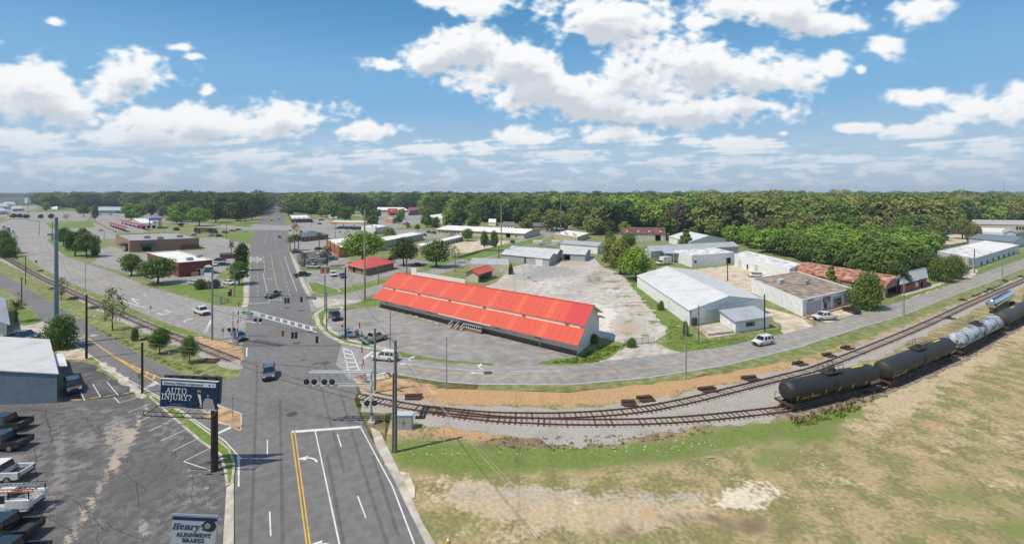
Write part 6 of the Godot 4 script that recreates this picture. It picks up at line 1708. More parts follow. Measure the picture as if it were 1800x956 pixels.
	var lx := (g(1713, 472) - g(1697, 473)).normalized()
	var pb := MB.new()
	pb.hexa(-lx * 1.9 + Vector3.UP * 1.7, lx * 3.8, Vector3.UP * 2.4, lx.cross(Vector3.UP) * 0.15)
	put("board", pb, trim, lb)
	for k in 3:
		var lg := MB.new()
		lg.bar(lx * (k - 1) * 1.3 - lx.cross(Vector3.UP) * 0.1, lx * (k - 1) * 1.3 + Vector3.UP * 1.7 - lx.cross(Vector3.UP) * 0.1, 0.16, 0.16)
		put("leg", lg, mat("wood_dark", 0.09, 0.06, 0.045), lb)
	var inkm := mat("ink", 0.02, 0.02, 0.025, 0.6, 0.0, "")
	for k in 4: scrawl(lb, facing(lx, Vector3.UP * (3.75 - k * 0.55) + lx.cross(Vector3.UP) * 0.16), [3.2, 1.7, 2.3, 2.6][k], 0.3, inkm)

# ---------------------------------------------------------------- railway
func offset_line(p: Array, o: float) -> Array:
	var out := []
	for k in p.size():
		var a: Vector3 = p[maxi(k - 1, 0)]
		var b: Vector3 = p[mini(k + 1, p.size() - 1)]
		var d := (b - a).normalized()
		out.append(p[k] + Vector3(-d.z, 0, d.x) * o)
	return out
func rail_line(called: String, label: String, p: Array, sleepers: bool, from := 0.0, far_limit := 1.0e9) -> void:
	var t := thing(called, label, "railway track")
	var steel := mat("rail_rust", 0.13, 0.06, 0.035, 0.6, 0.3)
	for s in [-0.75, 0.75]:
		var q := offset_line(p, s)
		var mb := MB.new()
		for k in q.size() - 1:
			if q[k].distance_to(q[k + 1]) > 0.01: mb.bar(q[k] + Vector3(0, 0.15, 0), q[k + 1] + Vector3(0, 0.15, 0), 0.11, 0.17)
		put("rail", mb, steel, t)
	if not sleepers: return
	var me := MB.new()
	me.box(Vector3(0, -0.01, 0), Vector3(0.24, 0.14, 2.5))
	var mesh := me.done()
	rng.seed = 17
	var tones := [mat("sleeper_a", 0.075, 0.055, 0.042, 0.95), mat("sleeper_b", 0.15, 0.11, 0.085, 0.95), mat("sleeper_c", 0.26, 0.21, 0.165, 0.95)]
	var run := 0.0
	var next := 0.3
	var made := 0
	var rest := MB.new()
	for k in p.size() - 1:
		var a: Vector3 = p[k]
		var b: Vector3 = p[k + 1]
		var l := a.distance_to(b)
		while next < run + l:
			var c := a.lerp(b, (next - run) / l)
			next += 0.74
			if made < 290 and c.length() < 165.0:
				var o := MeshInstance3D.new()
				o.name = "sleeper"
				o.mesh = mesh
				o.material_override = tones[rng.randi() % 3]
				o.position = c + Vector3(0, rf(-0.01, 0.03), 0)
				o.rotation.y = atan2(-(b - a).z, (b - a).x) + rf(-0.04, 0.04)
				t.add_child(o, true)
				made += 1
			elif c.length() < 420.0:
				var dir := (b - a).normalized()
				var sd := Vector3(-dir.z, 0, dir.x)
				rest.hexa(c - dir * 0.12 - sd * 1.25 + Vector3(0, -0.08, 0), dir * 0.24, sd * 2.5, Vector3(0, 0.14, 0))
		run += l
	if rest.v.size() > 0: put("far_sleepers", rest, tones[1], t).set_meta("kind", "stuff")
func make_railway() -> void:
	var west := smooth([-60, 436, 0, 450, 60, 482, 114, 508, 160, 529, 231, 560, 300, 589, 342, 606, 413, 634], 8)
	rail_line("railway_track", "single railway track running up the verge away from the level crossing", west, true)
	var cross := smooth([413, 634, 440, 644, 487, 660, 544, 676, 630, 698], 8)
	for k in cross.size(): cross[k].y = -0.195
	rail_line("crossing_rails", "rails set into the asphalt of the level crossing", cross, false)
	var main := smooth([630, 698, 700, 712, 736, 718, 775, 722, 832, 728, 888, 731, 1000, 731, 1111, 723, 1200, 707.5, 1289, 686, 1400, 658, 1440, 646.5, 1541, 607, 1633, 568, 1708, 533, 1800, 493, 1900, 452], 8)
	rail_line("railway_track", "main railway track curving past the sleeper stacks", main, true)
	var side := smooth([740, 719, 794, 728, 869, 737, 945, 741, 1000, 743, 1089, 743, 1155, 741, 1244, 735, 1373, 721, 1400, 715, 1529, 685.5, 1550, 680, 1680, 623, 1751, 585, 1800, 558, 1900, 512], 8)
	rail_line("railway_track", "siding that carries the tank wagons", side, true)
	# switch stand and signal cabinet
	var sw := thing("switch_stand", "black railway switch stand beside the points", "switch stand", g(738, 735))
	var m := mat("iron_black", 0.018, 0.017, 0.017, 0.7)
	var sb := MB.new()
	sb.box(Vector3(0, 0.15, 0), Vector3(1.2, 0.2, 0.5)); sb.tube(Vector3(0, 0.2, 0), Vector3(0.1, 1.1, 0), 0.07, 0.06, 8)
	put("stand", sb, m, sw)
	var sr := MB.new()
	sr.bar(Vector3(0, 0.2, 0), Vector3(-0.1, 0.2, -3.4), 0.2, 0.1); sr.bar(Vector3(0.5, 0.2, 0), Vector3(0.4, 0.2, -3.4), 0.2, 0.1)
	put("switch_rods", sr, m, sw)
	var cab := thing("signal_cabinet", "grey metal railway signal cabinet beside the tall wooden pole", "cabinet", g(711, 752))
	var cm := mat("cabinet_grey", 0.4, 0.43, 0.46, 0.45, 0.2)
	var cb := MB.new()
	cb.box(Vector3(0, 0.93, 0), Vector3(2.1, 1.7, 1.0))
	put("case", cb, cm, cab)
	var cl := MB.new()
	cl.box(Vector3(0, 1.84, 0), Vector3(2.25, 0.1, 1.15))
	put("lid", cl, mat("cabinet_lid", 0.6, 0.62, 0.64, 0.4, 0.2), cab)
	for s in [-1, 1]:
		var dr := MB.new()
		dr.box(Vector3(s * 0.5, 0.93, 0.515), Vector3(0.94, 1.5, 0.03))
		var dn := put("door", dr, cm, cab)
		var hd := MB.new()
		hd.box(Vector3(s * 0.1, 0.95, 0.56), Vector3(0.06, 0.2, 0.06))
		put("handle", hd, m, dn)
	var cf := MB.new()
	cf.box(Vector3(0, 0.05, 0), Vector3(2.2, 0.1, 1.1))
	put("plinth", cf, mats["concrete"], cab)
	# sleeper stacks: every sleeper is a piece of its stack
	rng.seed = 23
	var stacks := [[727, 700, 30, 2, "at the level crossing end of the red earth"], [1105, 711, 28, -6, "beside the points of the siding"], [1135, 703, 30, -10, "next to the stack by the points"], [1245, 687, 32, -8, "opposite the street lamp"], [1320, 667, 28, -16, "midway along the red earth bank"], [1406, 641, 24, -24, "above the first tank wagon"], [1457, 626, 22, -26, "in the tight group above the first tank wagon"], [1490, 613, 22, -26, "at the upper end of the red earth bank"], [1670, 560, 16, -30, "facing the brick office"], [1693, 528, 12, -30, "far along the main track"], [1742, 509, 12, -30, "near the far street lamp"], [370, 636, 30, 8, "in the rubble beside the level crossing"], [128, 525, 16, 10, "by the small bare tree"], [164, 542, 16, 10, "below the dark wooden pole"], [257, 596, 14, 30, "behind the small green tree"], [1768, 494, 12, -30, "beyond the far street lamp"], [1795, 487, 12, -30, "at the far end of the main track"], [92, 508, 9, 10, "behind the tall steel pole"], [26, 455, 8, 10, "at the bend of the railway"], [70, 477, 8, 10, "half way up the railway verge"]]
	for s in stacks:
		var st := thing("sleeper_stack", "stack of dark old railway sleepers %s" % s[4], "sleeper stack", g(s[0], s[1]), deg_to_rad(-float(s[3])))
		var n := 6
		var len: float = s[2] * mpp(s[1])
		for k in n:
			var e := MB.new()
			e.box(Vector3.ZERO, Vector3(len * rf(0.8, 1.0), 0.2, 0.26))
			var q := put("sleeper", e, [mats["sleeper_a"], mat("sleeper_d", 0.075, 0.035, 0.028, 0.95)][k % 2], st)
			q.position = Vector3(rf(-0.15, 0.15), 0.13 + 0.22 * int(k >= 4), (k % 4 - 1.5) * 0.4 + rf(-0.05, 0.05))
			q.rotation.y = rf(-0.12, 0.12)
	# crossing signals with cantilever arms
	crossing_signal("cantilever crossing signal with a lattice arm of black lamps over the main road", g(653, 744), g(545, 744), 6.2, [0.97, 0.68], true)
	crossing_signal("cantilever crossing signal with a lattice arm over the cross road", g(409, 603), g(461, 611), 6.0, [0.9], false)
	for q in [["raised red and white barrier arm beside the traffic island", 642, 672, 9.5, -0.1], ["raised red and white barrier arm by the cross road", 416, 607, 8.5, 0.05]]:
		var gt := thing("barrier", q[0], "barrier", g(q[1], q[2]))
		var n := 9
		for k in n:
			var e := MB.new()
			var y0: float = 0.9 + k * (q[3] - 0.9) / n
			var y1: float = 0.9 + (k + 1) * (q[3] - 0.9) / n
			e.bar(Vector3(y0 * q[4], y0, 0), Vector3(y1 * q[4], y1, 0), 0.15, 0.15)
			put("stripe", e, mat("stripe_red", 0.45, 0.02, 0.025, 0.5) if k % 2 == 0 else mat("white_trim", 0.78, 0.77, 0.74, 0.6), gt)
		var bs := MB.new()
		bs.box(Vector3(0, 0.5, 0), Vector3(0.5, 1.0, 0.5))
		put("motor_box", bs, mat("cabinet_grey", 0.4, 0.43, 0.46), gt)
	# the wagons
	var p := side
	tank_wagon("black tank wagon with yellow markings at the head of the siding", g(1373, 721), g(1538, 683), mat("tank_black", 0.019, 0.0195, 0.02, 0.6, 0.0, "stain", 0.25), true)
	tank_wagon("second black tank wagon with a railed platform on top", g(1546, 681), g(1668, 629), mat("tank_black_b", 0.024, 0.024, 0.025, 0.6, 0.0, "stain", 0.22), true)
	tank_wagon("pale grey tank wagon with peeling black paint", g(1674, 626), g(1752, 584.5), mat("tank_peel", 1, 1, 1, 0.55, 0.0, "peel", 0.09), false)
	tank_wagon("weathered black tank wagon at the tail, next to the chrome trailer", g(1757, 582), g(1850, 534), mat("tank_black_c", 0.045, 0.042, 0.04, 0.6, 0.0, "stain", 0.2), false)
	tanker_trailer()

func crossing_signal(label: String, at: Vector3, end: Vector3, h: float, lamps: Array, cross: bool) -> void:
	var t := thing("crossing_signal", label, "crossing signal", at)
	var alu := mat("aluminium", 0.68, 0.69, 0.7, 0.5, 0.2)
	var black := mat("iron_black", 0.018, 0.017, 0.017, 0.7)
	var d := (end - at)
	var L := d.length()
	d = d.normalized()
	var mast := MB.new()
	mast.tube(Vector3(0, 0.1, 0), Vector3(0, h + 0.8, 0), 0.17, 0.14, 10)
	put("mast", mast, alu, t)
	var ft := MB.new()
	ft.box(Vector3(0, 0.15, 0), Vector3(0.9, 0.3, 0.9))
	put("foot", ft, mats["concrete"], t)
	var arm := MB.new()
	var side := Vector3(-d.z, 0, d.x) * 0.3
	for s in [-1.0, 1.0]:
		for y in [h - 1.2, h + 0.5]:
			var a: Vector3 = Vector3(0, y, 0) + side * s
			arm.bar(a, a + d * L, 0.15, 0.15)
	var n := 7
	for k in n:
		var x0 := L * k / n
		var x1 := L * (k + 1) / n
		arm.bar(side + d * x0 + Vector3(0, h - 1.2, 0), side + d * x1 + Vector3(0, h + 0.5, 0), 0.09, 0.09)
		arm.bar(side + d * x1 + Vector3(0, h + 0.5, 0), -side + d * x1 + Vector3(0, h + 0.5, 0), 0.05, 0.05)
	put("lattice_arm", arm, alu, t)
	for l in lamps:
		var c := d * L * float(l) + Vector3(0, h - 0.6, 0) + Vector3(0, 0, 0.45)
		var br := MB.new()
		br.tube(c + Vector3(0, -0.5, -0.15), c + Vector3(0, 1.2, -0.15), 0.05, 0.05, 6)
		put("lamp_bracket", br, alu, t)
		for s in [-0.5, 0.5]:
			lamp_pair(t, c + Vector3(s, 0, 0), black)
	var c2 := Vector3(0, 2.8, 0.3)
	for s in [-0.5, 0.5]: lamp_pair(t, c2 + Vector3(s, 0, 0), black)
	if cross:
		for s in [-1.0, 1.0]:
			var x := MB.new()
			x.hexa(c2 + Vector3(-0.7 * s - 0.1, 0.35, 0.02), Vector3(1.4 * s, 1.3, 0), Vector3(0.16, -0.05, 0), Vector3(0, 0, 0.03 + 0.01 * s))
			put("crossbuck", x, mat("white_trim", 0.78, 0.77, 0.74, 0.6), t)
		var bl := MB.new()
		bl.box(Vector3(0.05, 1.3, 0.2), Vector3(0.35, 0.4, 0.05))
		put("blue_plate", bl, mat("plate_blue", 0.02, 0.14, 0.5), t)
	var bx := MB.new()
	bx.box(Vector3(-0.7, 2.5, 0.0), Vector3(0.5, 0.9, 0.5))
	put("relay_box", bx, alu, t)
func lamp_pair(t: Node, c: Vector3, black: Material) -> void:
	var disc := MB.new()
	disc.tube(c, c + Vector3(0, 0, 0.06), 0.36, 0.36, 16)
	disc.tube(c + Vector3(0, 0, 0.06), c + Vector3(0, 0, 0.3), 0.2, 0.2, 12, false)
	var o := put("lamp_disc", disc, black, t)
	var lens := MB.new()
	lens.tube(c + Vector3(0, 0, 0.065), c + Vector3(0, 0, 0.1), 0.16, 0.14, 12)
	put("lens", lens, mat("lens_pale", 0.4, 0.35, 0.33, 0.2), o)

func tank_wagon(label: String, a: Vector3, b: Vector3, m: Material, marks: bool) -> void:
	var d := (b - a)
	var L := d.length()
	d = d.normalized()
	var t := thing("tank_wagon", label, "tank wagon", a.lerp(b, 0.5) - Vector3(0, 0.085, 0), atan2(-d.z, d.x))
	var R := 1.4
	var cy := 2.6
	var hl := L * 0.5 - 0.55
	var black := mat("underframe", 0.03, 0.024, 0.02, 0.8)
	var rusty := mat("bogie_rust", 0.085, 0.045, 0.032, 0.9)
	var shell := MB.new()
	var prof := [[-hl, 0.02], [-hl + 0.05, 0.5], [-hl + 0.2, 1.0], [-hl + 0.45, 1.24], [-hl + 0.75, R], [hl - 0.75, R], [hl - 0.45, 1.24], [hl - 0.2, 1.0], [hl - 0.05, 0.5], [hl, 0.02]]
	var seg := 28
	for k in prof.size() - 1:
		var x0: float = prof[k][0]; var r0: float = prof[k][1]
		var x1: float = prof[k + 1][0]; var r1: float = prof[k + 1][1]
		for j in seg:
			var t0 := TAU * j / seg
			var t1 := TAU * (j + 1) / seg
			var sl := -(r1 - r0) / (x1 - x0) if absf(x1 - x0) > 0.001 else 0.0
			var n0 := Vector3(sl, cos(t0), sin(t0)).normalized()
			var n1 := Vector3(sl, cos(t1), sin(t1)).normalized()
			shell.quadn(Vector3(x0, cy + cos(t0) * r0, sin(t0) * r0), Vector3(x0, cy + cos(t1) * r0, sin(t1) * r0), Vector3(x1, cy + cos(t1) * r1, sin(t1) * r1), Vector3(x1, cy + cos(t0) * r1, sin(t0) * r1), n0, n1, n1, n0)
	put("tank", shell, m, t)
	for x in [-hl * 0.55, -0.15, hl * 0.15, hl * 0.6]:
		var band := MB.new()
		band.tube(Vector3(x, cy, 0), Vector3(x + 0.07, cy, 0), R + 0.015, R + 0.015, 28, false)
		put("weld_band", band, m, t)
	var sill := MB.new()
	sill.box(Vector3(0, 1.05, 0), Vector3(L - 1.0, 0.3, 0.5))
	for s in [-1, 1]:
		sill.bar(Vector3(-hl, 1.2, s * 1.35), Vector3(hl, 1.2, s * 1.35), 0.08, 0.08)
		sill.bar(Vector3(-hl, 1.0, s * 1.35), Vector3(hl, 1.0, s * 1.35), 0.05, 0.05)
		for e in [-1, 1]: sill.box(Vector3(e * (hl - 1.6), 1.35, s * 0.8), Vector3(0.9, 0.7, 0.5))
	put("underframe", sill, black, t)
	for e in [-1, 1]:
		var bx: float = e * (hl - 1.5)
		var fr := MB.new()
		for s in [-1, 1]:
			fr.box(Vector3(bx, 0.78, s * 1.0), Vector3(2.3, 0.32, 0.22))
			fr.box(Vector3(bx, 0.62, s * 1.0), Vector3(0.7, 0.5, 0.24))
		fr.box(Vector3(bx, 0.75, 0), Vector3(0.5, 0.4, 2.0))
		var bo := put("bogie", fr, rusty, t)
		for x in [-0.85, 0.85]:
			for s in [-0.75, 0.75]:
				var wh := MB.new()
				wh.tube(Vector3(bx + x, 0.74, s - 0.07), Vector3(bx + x, 0.74, s + 0.07), 0.42, 0.42, 16)
				put("wheel", wh, mat("wheel_steel", 0.07, 0.05, 0.04, 0.6, 0.4), bo)
		var cp := MB.new()
		cp.box(Vector3(e * (L * 0.5 - 0.3), 1.0, 0), Vector3(0.9, 0.25, 0.25))
		cp.box(Vector3(e * (hl + 0.15), 1.15, 0), Vector3(0.12, 0.3, 2.7))
		put("coupler", cp, rusty, t)
		var er := MB.new()
		for s in [-1, 1]: er.bar(Vector3(e * (hl + 0.2), 1.1, s * 1.25), Vector3(e * (hl + 0.2), 2.2, s * 1.25), 0.05, 0.05)
		er.bar(Vector3(e * (hl + 0.2), 2.2, -1.25), Vector3(e * (hl + 0.2), 2.2, 1.25), 0.05, 0.05)
		put("end_rail", er, black, t)
	# walkway and dome on top
	var pf := MB.new()
	pf.box(Vector3(0, cy + R + 0.12, 0), Vector3(3.2, 0.08, 1.6))
	var plat := put("platform", pf, black, t)
	var rl := MB.new()
	for s in [-1, 1]:
		for x in [-1.6, -0.5, 0.6, 1.6]: rl.bar(Vector3(x, cy + R + 0.15, s * 0.8), Vector3(x, cy + R + 1.15, s * 0.8), 0.05, 0.05)
		rl.bar(Vector3(-1.6, cy + R + 1.15, s * 0.8), Vector3(1.6, cy + R + 1.15, s * 0.8), 0.05, 0.05)
		rl.bar(Vector3(-1.6, cy + R + 0.65, s * 0.8), Vector3(1.6, cy + R + 0.65, s * 0.8), 0.04, 0.04)
	put("handrail", rl, black, plat)
	var dm := MB.new()
	dm.tube(Vector3(0.4, cy + R - 0.1, 0), Vector3(0.4, cy + R + 0.6, 0), 0.36, 0.36, 14)
	put("manway", dm, black, t)
	var lad := MB.new()
	for s in [-0.22, 0.22]: lad.bar(Vector3(s - 0.6, 1.0, R + 0.12), Vector3(s - 0.6, cy + R * 0.6, R * 0.98), 0.05, 0.05)
	for k in 6: lad.bar(Vector3(-0.82, 1.2 + k * 0.4, R + 0.1), Vector3(-0.38, 1.2 + k * 0.4, R + 0.1), 0.04, 0.04)
	put("ladder", lad, black, t)
	var yel := mat("mark_yellow", 0.7, 0.5, 0.02, 0.5)
	if marks:
		for k in 7:
			var x := lerpf(-hl + 0.9, hl - 0.9, k / 6.0)
			var mk := MB.new()
			mk.hexa(Vector3(x, cy - 0.9, R * cos(0.6) + 0.03), Vector3(0.16, 0, 0), Vector3(0, 0.65, R * (cos(0.16) - cos(0.6))), Vector3(0, 0, 0.02))
			put("reflector", mk, yel, t)
		var tilt := Basis(Vector3.RIGHT, 0.5)
		words3("UTLX", 0.62, yel, t, Transform3D(tilt, Vector3(-hl + 2.6, cy - 0.78, R * 0.89)), false, "lettering", true)
		words3("205647", 0.5, yel, t, Transform3D(tilt, Vector3(-hl + 4.7, cy - 0.78, R * 0.89)), false, "lettering", true)
		var pl := MB.new()
		pl.hexa(Vector3(hl - 2.4, cy - 0.95, R * 0.84), Vector3(1.5, 0, 0), Vector3(0, 0.5, R * 0.1), Vector3(0, 0, 0.02))
		put("data_panel", pl, mat("panel_grey", 0.3, 0.3, 0.3), t)
		var wk := MB.new()
		wk.box(Vector3(hl * 0.62, cy + R + 0.03, 0), Vector3(2.6, 0.03, 0.3))
		put("yellow_stencil", wk, yel, t)
	else:
		for k in 4:
			var x := lerpf(-hl + 1.4, hl - 1.4, k / 3.0)
			var mk := MB.new()
			mk.hexa(Vector3(x, cy - 0.9, R * cos(0.6) + 0.03), Vector3(0.12, 0, 0), Vector3(0, 0.4, R * (cos(0.3) - cos(0.6))), Vector3(0, 0, 0.02))
			put("reflector", mk, yel, t)
		var wk := MB.new()
		wk.box(Vector3(-hl * 0.6, cy + R + 0.03, 0), Vector3(3.0, 0.03, 0.25))
		put("yellow_stencil", wk, yel, t)

func tanker_trailer() -> void:
	var a := g(1741, 552)
	var b := g(1776, 531)
	var d := (b - a)
	var L := d.length()
	d = d.normalized()
	var t := thing("tanker_trailer", "short chrome tanker trailer parked beside the wagons", "trailer", a.lerp(b, 0.5), atan2(-d.z, d.x))
	var chrome := mat("chrome", 0.62, 0.65, 0.7, 0.16, 1.0, "")
	var sh := MB.new()
	sh.tube(Vector3(-L * 0.46, 2.3, 0), Vector3(L * 0.46, 2.3, 0), 1.05, 1.05, 24)
	put("tank", sh, chrome, t)
	var cap := MB.new()
	for s in [-1, 1]: cap.ball(Vector3(s * L * 0.46, 2.3, 0), Vector3(0.3, 1.03, 1.03), 16, 8)
	put("end_cap", cap, chrome, t)
	var wk := MB.new()
	wk.box(Vector3(0, 3.4, 0), Vector3(L * 0.8, 0.08, 0.5))
	put("walkway", wk, mat("dark_grey", 0.08, 0.08, 0.085), t)
	var ch := MB.new()
	ch.box(Vector3(0, 1.15, 0), Vector3(L * 0.95, 0.2, 0.9))
	for x in [-L * 0.38]:
		for s in [-0.5, 0.5]: ch.bar(Vector3(x, 0, s), Vector3(x, 1.2, s), 0.14, 0.14)
	put("chassis", ch, mat("iron_black", 0.018, 0.017, 0.017, 0.7), t)
	for x in [L * 0.26, L * 0.38]:
		for s in [-0.95, 0.95]:
			var wh := MB.new()
			wh.tube(Vector3(x, 0.52, s - 0.18), Vector3(x, 0.52, s + 0.18), 0.52, 0.52, 16)
			put("wheel", wh, mat("tyre", 0.02, 0.02, 0.02, 0.9), t)
	var fd := MB.new()
	for s in [-1, 1]: fd.box(Vector3(L * 0.32, 1.08, s * 0.95), Vector3(2.6, 0.06, 0.45))
	put("mudguard", fd, chrome, t)

# ---------------------------------------------------------------- poles, wires, signs
func pole(called: String, label: String, px: float, base: float, top: float, r0: float, r1: float, m: Material, seg := 10) -> Node3D:
	var t := thing(called, label, "pole", g(px, base))
	var h := hgt(base, top)
	t.set_meta("h", h)
	var mb := MB.new()
	mb.tube(Vector3(0, 0, 0), Vector3(0, h, 0), r0, r1, seg)
	put("shaft", mb, m, t)
	return t
func add_part(t: Node3D, called: String, m: Material, f: Callable) -> void:
	var mb := MB.new()
	f.call(mb)
	put(called, mb, m, t)
func sag(mb: MB, a: Vector3, b: Vector3, drop: float, r := 0.025) -> void:
	var n := 10
	var last := a
	for k in n:
		var t := (k + 1.0) / n
		var p := a.lerp(b, t) - Vector3(0, drop * 4.0 * t * (1.0 - t), 0)
		mb.tube(last, p, r, r, 4, false)
		last = p
func wire(label: String, a: Vector3, b: Vector3, drop: float, m: Material, r := 0.025) -> void:
	var mb := MB.new()
	sag(mb, a, b, drop, r)
	tag(put("overhead_wire", mb, m), label, "wire", "overhead wires")
func lamp_arm(t: Node3D, y: float, dx: float, m: Material) -> void:
	add_part(t, "lamp_arm", m, func(mb: MB):
		mb.path([Vector3(0, y - 0.6, 0), Vector3(dx * 0.4, y, 0), Vector3(dx, y + 0.15, 0)], 0.05))
	add_part(t, "lamp_head", mat("lamp_grey", 0.45, 0.46, 0.47, 0.4, 0.3), func(mb: MB):
		mb.ball(Vector3(dx * 1.12, y + 0.13, 0), Vector3(0.4, 0.1, 0.18), 10, 6))
func make_poles() -> void:
	var steel := mat("steel_blue", 0.2, 0.25, 0.3, 0.5, 0.3)
	var galv := mat("galvanised", 0.3, 0.33, 0.36, 0.5, 0.4)
	var dark := mat("pole_dark", 0.045, 0.028, 0.022, 0.9, 0.0, "stain", 0.4)
	var grey := mat("pole_grey", 0.17, 0.15, 0.13, 0.9, 0.0, "stain", 0.4)
	var tanp := mat("pole_tan", 0.33, 0.28, 0.215, 0.9, 0.0, "stain", 0.3)
	var t: Node3D
	t = pole("steel_pole", "tall blue-grey steel transmission pole rising from the flowering shrub", 99, 606, 382, 0.42, 0.26, steel, 14)
	for q in [[455, -18], [446, -16], [424, 14]]:
		var y := hgt(606, q[0])
		add_part(t, "arm", steel, func(mb: MB): mb.path([Vector3(0, y, 0), Vector3(q[1] * 0.112 * 0.5, y - 0.25, 0.3), Vector3(q[1] * 0.112, y - 0.35, 0.5)], 0.06))
	t = pole("wooden_pole", "dark wooden pole with a lamp arm between the frontage road and the blue-grey shed", 152, 630, 518, 0.2, 0.15, dark)
	lamp_arm(t, hgt(630, 557), 1.3, galv)
	add_part(t, "crossarm", galv, func(mb: MB): mb.bar(Vector3(-0.5, hgt(630, 522), 0.4), Vector3(0.2, hgt(630, 526), -0.2), 0.12, 0.12))
	pole("wooden_pole", "short dark wooden pole standing in front of the billboard verge", 250, 691, 602, 0.17, 0.15, dark)
	t = pole("wooden_pole", "tall grey wooden utility pole beside the signal cabinet", 695, 794, 598, 0.24, 0.17, grey, 12)
	add_part(t, "conduit", grey, func(mb: MB): mb.tube(Vector3(-0.3, 0, 0.1), Vector3(-0.22, hgt(794, 655), 0.1), 0.1, 0.1, 8))
	add_part(t, "lamp_arm", mat("white_trim", 0.78, 0.77, 0.74), func(mb: MB): mb.path([Vector3(0, hgt(794, 660), 0), Vector3(-1.0, hgt(794, 655), 0), Vector3(-2.0, hgt(794, 658), 0)], 0.07))
	add_part(t, "cable_coil", mat("iron_black", 0.018, 0.017, 0.017, 0.7), func(mb: MB):
		for k in 16: mb.tube(Vector3(-0.85 + cos(TAU * k / 16) * 0.32, hgt(794, 659) + sin(TAU * k / 16) * 0.35, 0.1), Vector3(-0.85 + cos(TAU * (k + 1) / 16) * 0.32, hgt(794, 659) + sin(TAU * (k + 1) / 16) * 0.35, 0.1), 0.04, 0.04, 5))
	pole("steel_pole", "blue-grey steel signal pole behind the lattice crossing arm", 659, 690, 577, 0.2, 0.16, steel)
	t = pole("wooden_pole", "very tall pale utility pole in front of the red-roofed diner", 641, 529, 369, 0.32, 0.2, tanp, 12)
	pole("wooden_pole", "dark wooden pole standing by the light blue car", 607, 597, 470, 0.19, 0.15, dark)
	t = pole("wooden_pole", "tall pale utility pole beside the grey barns", 881, 452, 358, 0.35, 0.22, tanp)
	t = pole("steel_pole", "slim tall steel pole at the far end of the back street", 986, 408, 349, 0.55, 0.35, steel)
	add_part(t, "arm", steel, func(mb: MB): mb.bar(Vector3(0, 21, 0), Vector3(2.0, 20.6, 0), 0.2, 0.2))
	for q in [[1625, 392, 349, "among the olive trees"], [1752, 392, 348, "behind the tan shed"], [1474, 386, 350, "above the bright wood"], [1399, 392, 378, "deep in the bright wood"], [1573, 392, 365, "between the yellowish trees"]]: pole("wooden_pole", "distant pale utility pole %s" % q[3], q[0], q[1], q[2], 0.45, 0.3, tanp, 6)
	t = pole("lamp_post", "plain grey post on the earth strip between the track and the road bend", 785, 684, 593, 0.09, 0.07, galv)
	t = pole("lamp_post", "grey lamp post at the edge of the red building's car park", 686, 612, 545, 0.1, 0.08, galv)
	t = pole("lamp_post", "galvanised lamp post at the corner of the cross road", 373, 598, 473, 0.2, 0.13, galv, 12)
	lamp_arm(t, hgt(598, 512), 3.0, galv)
	t = pole("lamp_post", "street lamp on the corner lawn", 412, 520, 475, 0.16, 0.12, galv)
	lamp_arm(t, hgt(520, 477), 2.4, galv)
	t = pole("lamp_post", "galvanised signal pole on the grass corner of the junction", 574, 583, 512, 0.16, 0.13, galv)
	t = pole("lamp_post", "street lamp on the earth bank opposite the gabled warehouse", 1206, 667, 568, 0.11, 0.08, galv)
	lamp_arm(t, hgt(667, 575), -1.0, galv)
	t = pole("lamp_post", "street lamp across the road from the brick office", 1589, 556, 487, 0.14, 0.1, galv)
	lamp_arm(t, hgt(556, 490), -1.4, galv)
	t = pole("lamp_post", "street lamp across the road from the depot", 1762, 487, 442, 0.16, 0.12, galv)
	lamp_arm(t, hgt(487, 444), -1.4, galv)
	pole("wooden_pole", "wooden pole in the grass before the gabled warehouse", 1228, 604, 537, 0.14, 0.11, grey)
	pole("wooden_pole", "dark wooden pole at the corner of the lean-to office", 1344, 583, 517, 0.16, 0.12, dark)
	pole("wooden_pole", "wooden pole beside the letter board", 1713, 480, 438, 0.2, 0.16, grey)
	pole("wooden_pole", "brown pole in the sandy shed yard", 1279, 494, 453, 0.18, 0.14, dark)
	pole("wooden_pole", "thin wooden pole in front of the diner lawn", 665, 500, 466, 0.12, 0.1, grey)
	t = pole("wooden_pole", "wooden pole with transformers behind the white boundary wall", 715, 482, 452, 0.17, 0.14, dark)
	add_part(t, "transformer", mat("transformer_grey", 0.5, 0.5, 0.48), func(mb: MB):
		mb.tube(Vector3(-0.5, 4.2, 0), Vector3(-0.5, 5.3, 0), 0.3, 0.3, 10); mb.bar(Vector3(-1.2, 5.6, 0), Vector3(1.2, 5.6, 0), 0.12, 0.12))
	t = pole("wooden_pole", "wooden pole with transformers beside the back street", 800, 479, 442, 0.17, 0.14, grey)
	add_part(t, "transformer", mat("transformer_grey", 0.5, 0.5, 0.48), func(mb: MB):
		for s in [-0.5, 0.5]: mb.tube(Vector3(s, 6.3, 0), Vector3(s, 7.4, 0), 0.3, 0.3, 10))
	pole("wooden_pole", "short dark pole by the cream store", 877, 454, 434, 0.2, 0.17, dark)
	pole("wooden_pole", "thin dark pole on the verge at the bend of the railway", 45, 500, 452, 0.13, 0.1, dark)
	t = pole("lamp_post", "dark lamp post beside the frontage road", 38, 533, 487, 0.13, 0.1, dark)
	lamp_arm(t, hgt(533, 489), 1.2, galv)
	pole("lamp_post", "thin post on the cross road verge", 150, 513, 462, 0.08, 0.06, galv)
